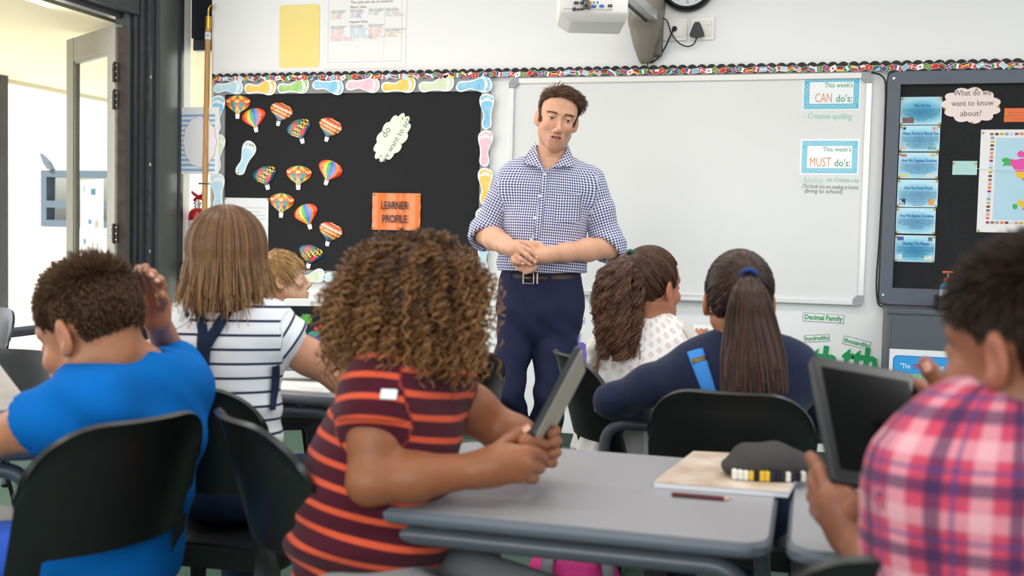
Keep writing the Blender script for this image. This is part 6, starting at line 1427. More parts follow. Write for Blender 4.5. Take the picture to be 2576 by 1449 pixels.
def torso_axes(yaw):
    y = R_rad(yaw); f = -math.cos(y)*FH+math.sin(y)*RH; return np.cross(f, UP), f
R_rad = math.radians

# ---------------------------------------------------------------- curly-haired child in maroon stripes
def maroon():
    D = 1.95; p = lambda x, y, d=0.0: px(x, y, D+d); base = p(940, 1400)
    t = kid('curly-haired child in maroon and orange striped top holding up a tablet', base); x_, f_ = torso_axes(75)
    hd = Head(p(1052, 792, .02), frame(135, -4, 0), .96, True); b = Body(); hd.build(b)
    S1, E1, W1 = p(958, 985, -.10), p(932, 1212, -.15), p(1205, 1182, -.12); S2, E2, W2 = p(1112, 975, .10), p(1262, 1085, .12), p(1352, 1128, .08)
    b.chain([(hd.w(0, -.02, -.05), .045), (p(1062, 955, .0), .046), (p(1045, 990, 0), .055)], .03)
    b.loft([(p(1035, 985), .10, .05), (p(1000, 1060), .115, .08), (p(950, 1200), .11, .10), (p(930, 1400), .12, .11)], x_, f_, .04)
    for S_, E_, W_ in ((S1, E1, W1), (S2, E2, W2)):
        b.chain([(S_, .043), (S_*.5+E_*.5, .043), (E_, .038)], .03); m_ = E_*.6+W_*.4; b.chain([(E_, .038), (m_, .040), (W_, .027)], .02)
    # near hand: thumb on the tablet's face, fingers round its back
    h1 = [[p(1318, 1108, -.10), p(1345, 1108, -.06), p(1366, 1118, -.02), p(1372, 1122, .01)], [p(1322, 1138, -.125), p(1348, 1140, -.085), p(1364, 1148, -.04), p(1366, 1150, -.01)], [p(1316, 1168, -.13), p(1342, 1172, -.09), p(1358, 1178, -.05), p(1358, 1178, -.02)], [p(1304, 1194, -.125), p(1328, 1200, -.09), p(1342, 1203, -.06), p(1344, 1202, -.035)]]
    hand(b, W1, [(W1, .028), (p(1245, 1172, -.125), .031), (p(1290, 1160, -.12), .027)], h1, [p(1240, 1140, -.11), p(1275, 1112, -.07), p(1305, 1092, -.055), p(1330, 1076, -.05)], .0108, k=.004)
    b.ell(p(1282, 1166, -.125), (.040, .030, .022), np.stack([nrm(RH*.95+UP*.1), UP, -FH], 1), .015)
    h2 = [[p(1368, 1082, .05), p(1386, 1082, .03), p(1398, 1084, .01), p(1384, 1092, -.01)], [p(1372, 1106, .05), p(1392, 1106, .03), p(1402, 1110, .01), p(1386, 1116, -.012)], [p(1370, 1132, .05), p(1390, 1134, .03), p(1400, 1138, .01), p(1384, 1142, -.01)], [p(1366, 1156, .05), p(1382, 1160, .03), p(1390, 1164, .01), p(1376, 1166, -.01)]]
    hand(b, W2, [(W2, .027), (p(1362, 1122, .075), .029)], h2, [p(1350, 1105, .06), p(1358, 1080, .03), p(1368, 1068, .01)], .0100, k=.004)
    bo = body_mesh(b, hd, .0075, [(*box_about([W1, p(1372, 1070, -.14), p(1372, 1212, 0)], .03), .0028), (*box_about([W2, p(1400, 1066, -.02), p(1400, 1170, .08)], .03), .0028)], '#9a6040', '#8a4a40', t, 'warm_brown_skin', hh=.005)
    nail(t, p(1324, 1078, -.064), nrm(p(1330, 1074)-p(1305, 1092)), -FH+UP*.6-RH*.1, .0075)
    sl1 = [(S1+UP*.01, .062), (S1*.72+E1*.28+UP*.005, .064), (S1*.62+E1*.38, .063)]; sl2 = [(S2, .055), (S2*.8+E2*.2, .055), (S2*.72+E2*.28, .055)]
    V, F = garment([(p(1046, 962, .0), .105, .055), (p(1030, 990), .14, .075), (p(1005, 1060), .135, .105), (p(955, 1180), .128, .120), (p(930, 1300), .135, .130), (p(928, 1400), .145, .145)], x_, f_, [sl1, sl2], .0058, cuts=[(p(1066, 880), p(1064, 950), .05, .052), (p(1075, 940), p(1090, 985, .0), .03, .012)], hem=np.array([0, 0, .46]), k=.05)
    lowz = p(930, 1290)[2]
    V = folds(V, F, .004, 20, 4, lambda Q: .010*np.clip((lowz-Q[:, 2])/.05+.4, 0, 1)*np.sin(Q[:, 2]*75+2*wnoise(Q, 10, 6, 2))); ax0, ax1 = p(1040, 950), p(928, 1420)
    cu = cloth_uv(V, [(ax0, ax1, -x_, .13, 0), (S1-nrm(E1-S1)*.05, S1*.66+E1*.34, -FH, .06, .012), (S2-nrm(E2-S2)*.05, S2*.7+E2*.3, -FH, .055, .012)])
    mm = pattern_mat('maroon_orange_stripe_knit', lambda u, v, M, mix: mix(band(M, v, .0375, .0105, .2, .002), '#4c1826', '#dd5a3a'), bump=.3, bscale=700)
    fast_mesh('striped_top', V, F, mm, t, cuv=cu)
    q = p(978, 992, -.175); MB().rbox((-.014, -.002, -.009), (.014, .002, .009), .0015, M=Matrix.Translation(q) @ Matrix.Rotation(YAW-.15, 4, 'Z') @ Matrix.Rotation(-.5, 4, 'X')).build('sleeve_tag', card_white, t)
    seated_legs(t, np.array([*p(945, 1400)[:2], .53]), f_, mat('grey_jogging_cloth', '#8d8c8c', .9, bump=.3, bscale=400), trainer)
    # big round mass of corkscrew curls
    g = np.random.default_rng(21); n = 1750; hm = hair_mat('curly_brown_hair', .45, .4)
    v = g.normal(size=(n*2, 3)); v /= np.linalg.norm(v, axis=1)[:, None]; L = v @ hd.R           # head-local directions
    v = v[~((L[:, 1] > .55) & (L[:, 2] < .45) & (L[:, 2] > -.6))][:n]; n = len(v)
    root = hd.w(0, -.014, .03)+v*np.array([.070, .070, .080])*hd.s; top = hd.w(0, -.016, .02)
    lat = v-UP*(v @ UP)[:, None]; el = v[:, 2]
    R1 = np.stack([v[:, 0]*.158, v[:, 1]*.158, np.where(el > 0, el*.152, el*.085)], 1); mid = top+R1*g.uniform(.84, 1.02, (n, 1))
    tip = mid+lat*g.uniform(-.01, .030, (n, 1))-UP*(g.uniform(.03, .10, (n, 1))*(1.1-.55*np.clip(el, 0, 1))[:, None]); flo = p(0, 955)[2]
    tip[:, 2] = np.maximum(tip[:, 2], flo+g.uniform(-.02, .05, n)); k = 29; ts = np.linspace(0, 1, k)[None, :, None]
    P = (1-ts)**2*root[:, None]+2*ts*(1-ts)*(mid+lat*.01+UP*.012)[:, None]+ts**2*tip[:, None]
    T = np.gradient(P, axis=1); T /= np.linalg.norm(T, axis=2)[:, :, None]; A = np.cross(T, g.normal(size=(n, 1, 3))); A /= np.linalg.norm(A, axis=2)[:, :, None]; B = np.cross(T, A)
    ph = g.uniform(0, 6.28, (n, 1, 1)); tw = g.uniform(4.5, 7.5, (n, 1, 1))*2*PI; rad = g.uniform(.0045, .0085, (n, 1, 1))*np.minimum(1, ts*4)
    P = P+rad*(np.cos(ph+tw*ts)*A+np.sin(ph+tw*ts)*B)
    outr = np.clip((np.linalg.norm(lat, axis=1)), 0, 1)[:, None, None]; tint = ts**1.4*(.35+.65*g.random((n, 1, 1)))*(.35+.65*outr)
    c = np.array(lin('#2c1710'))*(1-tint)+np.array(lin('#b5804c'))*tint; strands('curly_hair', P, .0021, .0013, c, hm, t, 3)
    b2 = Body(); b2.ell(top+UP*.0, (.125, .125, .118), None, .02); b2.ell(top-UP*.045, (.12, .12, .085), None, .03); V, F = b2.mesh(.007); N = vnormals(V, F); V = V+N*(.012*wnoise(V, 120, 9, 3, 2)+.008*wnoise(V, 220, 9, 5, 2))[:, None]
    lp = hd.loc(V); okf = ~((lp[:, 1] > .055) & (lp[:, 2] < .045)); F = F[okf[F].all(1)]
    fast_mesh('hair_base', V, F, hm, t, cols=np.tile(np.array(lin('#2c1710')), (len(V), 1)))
    return t
maroon()
# tablet in the curly-haired child's hands
def slab_thing(name, label, cen, U, Vv, w, h, th, parts, cat='tablet'):
    """thin device: U = long axis, Vv = short axis; parts builds on local x,y,z"""
    U = nrm(U); Vv = nrm(np.array(Vv)-U*np.dot(U, Vv)); N = np.cross(Vv, U); t = thing(name, tuple(cen), label, cat)
    t.matrix_world = Matrix(((Vv[0], U[0], N[0], cen[0]), (Vv[1], U[1], N[1], cen[1]), (Vv[2], U[2], N[2], cen[2]), (0, 0, 0, 1)))
    parts(t, w, h, th); return t
def dev(case, bezel, screen, cr=.012, sc_in=.012, home=None):
    def f(t, w, h, th):
        P = rrect(-w/2, -h/2, w/2, h/2, cr, 5); m = MB(); n = len(P)
        rows = [(.96, -th/2), (1, -th/2+.002), (1, th/2-.002), (.985, th/2)]; V = [(a*s_, b*(1-(1-s_)*w/h), z) for s_, z in rows for a, b in P]
        F = [(i*n+j, i*n+(j+1) % n, (i+1)*n+(j+1) % n, (i+1)*n+j) for i in range(3) for j in range(n)]+[tuple(range(n))[::-1], tuple(3*n+j for j in range(n))]
        smooth_by_angle(MB().add(V, F).build('case', case, t), 50)
        e = .004; MB().prism(rrect(-w/2+e, -h/2+e, w/2-e, h/2-e, cr*.8), th/2-.001, th/2+.0006, axis='z').build('bezel', bezel, t)
        s_ = sc_in; MB().prism([(-w/2+s_, -h/2+s_*1.5), (w/2-s_, -h/2+s_*1.5), (w/2-s_, h/2-s_*1.5), (-w/2+s_, h/2-s_*1.5)], th/2, th/2+.001, axis='z').build('screen', screen, t)
        if home: MB().lathe([(.005, 0), (.005, .0006), (.004, .0008)], 16, M=Matrix.Translation((0, -h/2+s_*.75, th/2+.0006))).build('home_button', home, t)
    return f
scr_black = mat('black_glass_screen', '#050507', .12, spec=.12); dark_case = mat('dark_tablet_case', '#1e2428', .45); beige_case = mat('beige_case_back', '#9d988a', .6, noise=.08, nscale=200)
def maroon_tablet():
    D = 1.95; a, c = px(1346, 1120, D-.01), px(1462, 898, D+.03); U = nrm(c-a); cen = (a+c)/2; L_ = np.linalg.norm(c-a)
    V_ = -nrm(FH*.96+RH*.28); V_ = nrm(V_-U*(V_ @ U))
    def f(t, w, h, th):
        dev(dark_case, mat('black_bezel', '#0c0c0e', .2), scr_black)(t, w, h, th)
        MB().prism(rrect(-w/2+.004, -h/2+.004, w/2-.004, h/2-.004, .01), -th/2-.0015, -th/2+.001, axis='z').build('back_cover', beige_case, t)
    t = slab_thing('tablet_computer', 'tablet in a dark and beige case held by the curly-haired child', cen, U, V_, .172, L_, .011, f)
    return t
maroon_tablet()

# ---------------------------------------------------------------- boy in blue T-shirt
def blue_boy():
    D = 2.12; p = lambda x, y, d=0.0: px(x, y, D+d); base = p(260, 1400)
    t = kid('boy in bright blue T-shirt with short dark hair, hand behind his head', base); x_, f_ = torso_axes(-128)
    hd = Head(p(232, 836, -.04), frame(-112, -24, 0), 1.10, True); b = Body(); hd.build(b)
    S1, E1, W1 = p(256, 1018, -.14), p(-60, 1118, -.08), p(-190, 1090, .2); S2, E2, W2 = p(440, 985, .12), p(435, 905, .40), p(392, 800, .16)
    b.chain([(hd.w(0, -.03, -.05), .050), (p(350, 945, .03), .056), (p(350, 990, .03), .064)], .03)
    b.loft([(p(338, 1000), .10, .05), (p(318, 1080), .12, .08), (p(290, 1250), .11, .09), (p(255, 1400), .12, .10)], x_, f_, .04)
    b.chain([(S1, .046), (S1*.5+E1*.5, .044), (E1, .038), (W1, .028)], .03); b.chain([(S2, .044), (E2, .037)], .03); b.chain([(E2, .037), (W2, .026)], .02)
    fs = [[p(372, 742, .13), p(352, 712, .09), p(345, 690, .07), p(350, 675, .06)], [p(382, 735, .12), p(372, 700, .07), p(364, 682, .05), p(366, 672, .045)], [p(394, 735, .12), p(394, 706, .07), p(384, 688, .05), p(378, 690, .04)], [p(402, 745, .12), p(408, 722, .08), p(402, 704, .06), p(392, 704, .05)]]
    hand(b, W2, [(W2, .026), (p(390, 770, .16), .028), (p(390, 748, .13), .026)], fs, [p(400, 775, .15), p(412, 755, .10), p(404, 742, .07)], .0100, k=.004)
    bo = body_mesh(b, hd, .0075, [(*box_about([W2, p(350, 668, .04), p(414, 760, .14)], .03), .0026)], '#b77c5c', '#a8604f', t, 'tan_skin_boy'); hd.eyes(t, '#2c1c12', (0, 1, -.5))
    for q, d_ in ((p(350, 677, .05), (-8, -15)), (p(366, 676, .036), (2, -14)), (p(381, 692, .03), (-8, -6)), (p(395, 706, .04), (-9, -4))): nail(t, q, RH*d_[0]-UP*d_[1], -FH+UP*.3, .0055)
    sl1 = [(S1+UP*.004, .058), (S1*.7+E1*.3+UP*.004, .061), (S1*.48+E1*.52, .066)]; sl2 = [(S2+UP*.008, .066), (S2*.55+E2*.45, .066), (S2*.3+E2*.7, .068)]
    V, F = garment([(p(350, 972, .02), .125, .066), (p(338, 1003), .155, .090), (p(318, 1080), .152, .118), (p(290, 1230), .145, .125), (p(255, 1380), .152, .13), (p(245, 1430), .155, .14)], x_, f_, [sl1, sl2], .0065, cuts=[(p(330, 880, .02), p(350, 945, .03), .058, .070)], hem=np.array([0, 0, .47]))
    V = folds(V, F, .008, 12, 8, lambda Q: .011*np.abs(np.sin(.5*(Q @ np.array([34, 16, 60.])+4*wnoise(Q, 7, 6, 4))))**2*np.exp(-(np.linalg.norm(Q-p(190, 1080, -.1), axis=1)/.22)**2)+.007*np.sin(Q @ (np.array([10, 20, 50.]))+4*wnoise(Q, 6, 6, 7))*np.exp(-(np.linalg.norm(Q-p(410, 1010, .0), axis=1)/.13)**2))
    fast_mesh('t_shirt', V, F, mat('bright_blue_jersey', '#0b69bb', .9, spec=.1, bump=.15, bscale=700, noise=.08, nscale=7), t)
    cl = [p(300+55*math.cos(a)+45, 940+25*math.sin(a)+8, .03+.05*math.cos(a+.5)) for a in np.linspace(0, 2*PI, 24)]
    seated_legs(t, np.array([*p(250, 1420)[:2], .53]), f_, mat('blue_shorts', '#1f55c0', .85, bump=.2, bscale=400), trainer)
    kp = lambda x, y, z: ((z > .078-.05*np.abs(x)/.07) | ((y < .022) & (z > .012)) | ((y < -.03) & (z > -.035-.2*(y+.03))) | ((np.abs(x) > .055) & (y < .045) & (y > 0) & (z > .02))) & (y < .097)
    hm = hair_mat('short_dark_hair', .5, .35)
    def dr(P, N): tf = np.clip((P[:, 2]-.05)/.06, 0, 1)[:, None]; return tang(np.array([0, .55, .1])*tf+np.array([0, -.35, -.9])*(1-tf), N, .35+.65*tf)
    P = flow(hd, 5200, kp, dr, lambda P: .0045+.022*np.clip((P[:, 2]-.05)/.06, 0, 1), 4, 31, .002, .05, .13); c = hair_cols(len(P), '#3c2a1e', '#7a5a3e')
    strands('hair', to_w(hd, P), .0011, .0005, c, hm, t); hair_base(hd, kp, .0016, hm, '#2c1c14', t)
blue_boy()
# ---------------------------------------------------------------- girl in striped T-shirt and dungarees
def striped_girl():
    D = 2.68; p = lambda x, y, d=0.0: px(x, y, D+d); base = p(575, 1150, -.05)
    t = kid('girl with straight light brown hair in navy striped T-shirt and denim straps', base); x_, f_ = torso_axes(172)
    hd = Head(p(578, 655, .0), frame(165, 2, 0), .98, True); b = Body(); hd.build(b)
    S1, E1, W1 = p(462, 838), p(405, 935, .08), p(470, 930, .40); S2, E2, W2 = p(688, 838), p(858, 955, .06), p(800, 912, .36)
    b.chain([(hd.w(0, -.025, -.05), .045), (p(580, 785), .046), (p(580, 815), .055)], .03)
    b.loft([(p(576, 815), .10, .05), (p(572, 870), .115, .07), (p(572, 1000), .105, .08), (p(580, 1110), .115, .09)], x_, f_, .04)
    for S_, E_, W_ in ((S1, E1, W1), (S2, E2, W2)): b.chain([(S_, .044), (S_*.5+E_*.5, .041), (E_, .035)], .03); b.chain([(E_, .035), (E_*.6+W_*.4, .036), (W_, .025)], .02)
    fs = [[p(786, 895, .40), p(780, 880, .42), p(782, 868, .42)], [p(780, 902, .40), p(770, 890, .43), p(774, 880, .43)], [p(776, 912, .40), p(764, 902, .43), p(768, 894, .43)], [p(774, 922, .40), p(764, 916, .42), p(770, 908, .43)]]
    hand(b, W2, [(W2, .024), (p(792, 908, .38), .024)], fs, [p(796, 900, .38), p(790, 880, .40), p(784, 866, .40)], .009, k=.004)
    fs = [[p(490, 925, .42), p(505, 922, .46), p(512, 925, .48)], [p(492, 932, .42), p(508, 930, .46), p(516, 932, .48)], [p(490, 938, .42), p(506, 938, .45), p(512, 940, .47)]]; hand(b, W1, [(W1, .024), (p(482, 930, .42), .023)], fs, [p(480, 922, .42), p(492, 916, .44)], .009, k=.004)
    body_mesh(b, hd, .0075, [], '#c78f72', '#b06a5a', t, 'fair_tan_skin', hh=.005)
    sl1 = [(S1+UP*.01, .056), (S1*.7+E1*.3, .060), (S1*.5+E1*.5, .062)]; sl2 = [(S2+UP*.01, .060), (S2*.82+E2*.18, .062), (S2*.74+E2*.26, .064)]
    V, F = garment([(p(580, 798), .10, .05), (p(578, 815), .135, .07), (p(574, 860), .135, .092), (p(570, 960), .122, .098), (p(570, 1040), .125, .10), (p(575, 1120), .132, .11)], x_, f_, [sl1, sl2], .0058, cuts=[(p(580, 740), p(580, 785), .05, .056)], hem=np.array([0, 0, .62]))
    V = folds(V, F, .0035, 24, 6, lambda Q: .004*np.clip((p(570, 950)[2]-Q[:, 2])/.1, 0, 1)*np.sin(Q[:, 2]*90+3*wnoise(Q, 14, 6, 4)))
    cu = cloth_uv(V, [(p(578, 790), p(572, 1130), f_, .13, .0), (S1-nrm(E1-S1)*.05, S1*.45+E1*.55, f_, .058, .012), (S2-nrm(E2-S2)*.05, S2*.7+E2*.3, f_, .062, .02)])
    mm = pattern_mat('white_navy_stripe_jersey', lambda u, v, M, mix: mix(band(M, v, .0345, .0062, .1, .0012), '#e9ebef', '#232a4a'), bump=.15, bscale=700)
    so = fast_mesh('striped_t_shirt', V, F, mm, t, cuv=cu); bv = bvh_of(so)
    ribbon(bv, [(489, 778), (502, 830), (502, 870)], [(511, 775), (522, 820), (524, 850)], jeans, 'denim_strap', t, .005); ribbon(bv, [(560, 790), (538, 820), (520, 850)], [(592, 778), (560, 830), (534, 872)], jeans, 'denim_strap', t, .005)
    ribbon(bv, [(502, 845), (500, 900), (496, 960), (492, 1020)], [(533, 855), (530, 900), (526, 960), (522, 1020)], jeans, 'denim_strap', t, .006, 10, .004)
    ribbon(bv, [(682, 920), (680, 960), (676, 1030)], [(697, 915), (694, 960), (684, 1030)], jeans, 'denim_strap', t, .006, 10, .004)
    seated_legs(t, np.array([*p(578, 1120, .0)[:2], .53]), f_, jeans, trainer, short=False)
    # straight shoulder-length hair from a centre parting
    g = np.random.default_rng(5); n = 2900; az = g.uniform(-PI, PI, n); az = az[np.abs(az) > .75]; n = len(az)       # azimuth 0 = face side
    th0 = np.abs(g.normal(0, .30, n))+.03; k = 15; lay = g.random(n)**.6
    R = np.array([.0755, .0955, .0885])+.004+.018*lay[:, None]; c0 = np.array([0, -.014, .032]); ts = np.linspace(0, 1, k)
    th = np.minimum(th0[:, None]+ts[None]*2.6, PI*.56); dirx = np.sin(az)[:, None]; diry = np.cos(az)[:, None]
    X = c0[0]+R[:, :1]*dirx*np.sin(th); Y = c0[1]+R[:, 1:2]*diry*np.sin(th); Z = c0[2]+R[:, 2:]*np.cos(th)
    wave = g.uniform(-1, 1, n)[:, None]; over = np.clip(th0[:, None]+ts[None]*2.6-PI*.56, 0, None); Z = Z-over*.092*(1+.10*g.normal(0, 1, n)[:, None])
    sw = over*.010*np.sin(over*3+wave*3); X = X+dirx*(over*.010+sw)+.004*wave*over; Y = Y+diry*(over*.006+sw)
    lock = np.round(az*9)/9; X = X+.006*np.sin(lock*40)[:, None]*over; Y = Y+.006*np.cos(lock*33)[:, None]*over
    P = to_w(hd, np.stack([X, Y, Z], -1)); a_, b_, e_ = (np.array(lin(q)) for q in ('#452b1a', '#7d5433', '#bd9262')); m_ = g.random((n, 1, 1)); tt = ts[None, :, None]
    c = (a_*(1-m_)+b_*m_)*(1-tt**1.6*.75)+e_*tt**1.6*.75*(.6+.6*m_); hm = hair_mat('straight_brown_hair', .34, .5); strands('hair', P, .0016, .0009, c, hm, t)
    hair_base(hd, lambda x, y, z: (y < .03) | (z > .085), .008, hm, '#5a3a22', t, .004)
    b2 = Body(); b2.loft([(hd.w(0, -.035, .03), .078, .062), (hd.w(0, -.045, -.05), .084, .055), (hd.w(0, -.05, -.105), .082, .045)], hd.R[:, 0], hd.R[:, 1], .03); V, F = b2.mesh(.005); fast_mesh('hair_base', V, F, hm, t, cols=np.tile(np.array(lin('#6a4528')), (len(V), 1)))
striped_girl()
# ---------------------------------------------------------------- fair-haired boy in profile
def blond_boy():
    D = 4.3; p = lambda x, y, d=0.0: px(x, y, D+d); base = p(690, 1000)
    t = kid('fair-haired boy in pink top seen in profile beyond the white tablet', base); x_, f_ = torso_axes(105)
    hd = Head(p(711, 702), frame(102, 6, -3), .93, True); b = Body(); hd.build(b)
    S1, E1, W1 = p(660, 805, -.12), p(690, 880, -.1), p(760, 880, -.05); S2, E2, W2 = p(715, 805, .12), p(740, 880, .12), p(790, 880, .05)
    b.chain([(hd.w(0, -.025, -.05), .043), (p(690, 785), .045), (p(688, 805), .055)], .03)
    b.loft([(p(688, 805), .09, .05), (p(686, 850), .11, .07), (p(684, 980), .11, .09)], x_, f_, .04)
    for S_, E_, W_ in ((S1, E1, W1), (S2, E2, W2)): b.chain([(S_, .042), (E_, .034), (W_, .024)], .03); hand(b, W_, [(W_, .024), (W_+RH*.04, .023)], [[W_+RH*.06+FH*q, W_+RH*.09+FH*q, W_+RH*.11+FH*q-UP*.01] for q in (-.02, 0, .02)], [W_+RH*.04-FH*.02, W_+RH*.07-FH*.03], .008, k=.004)
    body_mesh(b, hd, .0085, [], '#e3b496', '#c9806f', t, 'fair_skin', .22, .0022); hd.eyes(t, '#4a5a60', (0, 1, .05))
    V, F = garment([(p(689, 792), .095, .055), (p(687, 812), .125, .075), (p(685, 870), .125, .095), (p(684, 1000), .13, .11)], x_, f_, [[(S1, .053), (S1*.4+E1*.6, .054)], [(S2, .053), (S2*.4+E2*.6, .054)]], .007, cuts=[(p(696, 760), p(692, 783), .045, .050)], hem=np.array([0, 0, .46]))
    fast_mesh('pink_top', folds(V, F, .003, 24, 3), F, mat('pink_jersey', '#d9648c', .85, spec=.15, noise=.2, nscale=160), t); seated_legs(t, np.array([*p(684, 1000)[:2], .53]), f_, jeans, trainer, h=.011)
    kp = lambda x, y, z: (((y < .03) & (z > -.02)) | (z > .055) | ((y < -.03) & (z > -.065))) & ~((np.abs(x) > .06) & (y > -.02) & (y < .03) & (z < .01))
    g = np.random.default_rng(9); hm = hair_mat('fair_hair', .4, .5)
    def dr(P, N): cr = np.array([0, -.06, .115]); d = P-cr; d = d/(np.linalg.norm(d, axis=1)[:, None]+1e-6); return tang(d+np.array([0, .25, -.25]), N, .22)
    P = flow(hd, 3200, kp, dr, lambda P: np.where(P[:, 1] > .03, .034, .046), 6, 12, .005, .25, .16); c = hair_cols(len(P), '#8f6433', '#e2bb80', .1); strands('hair', to_w(hd, P), .0016, .0007, c, hm, t); hair_base(hd, kp, .003, hm, '#8a6236', t)
blond_boy()
# ponytails are shared by the two girls
def ponytail(t, hd, p, tie, path, width, n, mname, c0, c1, band_c, curl=0.0, turns=3, hl=None, seed=3, drop=.0):
    g = np.random.default_rng(seed); hm = hair_mat(mname, .36, .5); T0 = p(*tie); tl = hd.loc(T0)
    P0, N0 = scalp(hd, 2300, hl, 0, 1.0, seed); m = len(P0); k = 7; ts = np.linspace(0, 1, k)[None, :, None]
    c = np.array([0, -.014, .032]); P = P0[:, None]*(1-ts)+tl[None, None]*ts; d = P-c; rr_ = np.array([.0755, .0955, .0885])+.005+.004*g.random((m, 1, 1)); l = np.linalg.norm(d/rr_, axis=2, keepdims=True); P = c+d/np.maximum(l, 1e-6); P = push_out(P, .003)
    end = tl+(P[:, -1]-tl)*.25; P[:, -1] = end; strands('scalp_hair', to_w(hd, P), .0014, .0010, hair_cols(m, c0, c1), hm, t); hair_base(hd, hl, .004, hm, c0, t)
    C = catmull([p(*q) for q in path], 4, False); K = len(C); wd = np.interp(np.linspace(0, 1, K), np.linspace(0, 1, len(width)), width); a = g.uniform(0, 6.28, n); r = np.sqrt(g.random(n)); tt = np.linspace(0, 1, K)
    off = (r*np.cos(a))[:, None, None]*RH+(r*np.sin(a))[:, None, None]*FH*.55; len_ = g.uniform(.78, 1.05, n)
    ti = np.clip(tt[None]*len_[:, None], 0, 1); idx = ti*(K-1); i0 = np.floor(idx).astype(int).clip(0, K-2); fr_ = (idx-i0)[..., None]; CC = C[i0]*(1-fr_)+C[i0+1]*fr_; WW = (wd[i0]*(1-fr_[..., 0])+wd[i0+1]*fr_[..., 0])[..., None]
    if curl:                                                  # strands gather in twisting locks
        nl = 60; lk = g.integers(0, nl, n); la, lr = g.uniform(0, 6.28, nl), np.sqrt(g.random(nl)); lo_ = (lr*np.cos(la))[lk][:, None, None]*RH+(lr*np.sin(la))[lk][:, None, None]*FH*.6; off = lo_+off*.20
        ll = g.uniform(.62, 1.06, nl)[lk]; ti = np.clip(tt[None]*(ll*g.uniform(.92, 1.04, n))[:, None], 0, 1); idx = ti*(K-1); i0 = np.floor(idx).astype(int).clip(0, K-2); fr_ = (idx-i0)[..., None]; CC = C[i0]*(1-fr_)+C[i0+1]*fr_; WW = (wd[i0]*(1-fr_[..., 0])+wd[i0+1]*fr_[..., 0])[..., None]
    P = CC+off*WW
    if curl:
        ph = g.uniform(0, 6.28, nl)[lk][:, None]+g.normal(0, .35, (n, 1)); tn = (g.uniform(.75, 1.25, nl)[lk]*turns*2*PI)[:, None]; am = curl*np.minimum(1, tt*2.5)[None]*g.uniform(.5, 1.2, nl)[lk][:, None]; P = P+(am*np.sin(ph+tn*tt[None]))[..., None]*RH+(am*np.cos(ph+tn*tt[None]))[..., None]*FH
    else: P = P+(.006*tt[None]*np.sin(a[:, None]*3+tt[None]*5))[..., None]*RH
    cc = hair_cols(n, c0, c1)[:, None]*(1-.0*tt[None, :, None])*(1+.9*tt[None, :, None]**1.5); strands('ponytail', P, .0017, .0010, cc, hm, t)
    core = Body().chain([(C[i]+FH*.004, wd[i]*.36) for i in range(0, int(K*.8), 2)], .02); V, F = core.mesh(.006); fast_mesh('ponytail_core', V, F, hm, t, cols=np.tile(np.array(lin(c0)), (len(V), 1)))
    dv = nrm(C[1]-C[0]); ax = np.array(Vector(dv).to_track_quat('Z', 'Y').to_matrix()); ringp = [C[0]+dv*.004+ax @ np.array([.016*math.cos(q), .016*math.sin(q), 0]) for q in np.linspace(0, 2*PI, 25)]
    MB().tube(ringp, .006, 8).build('hair_band', mat('hair_band_'+band_c.strip('#'), band_c, .8), t, smooth=True)
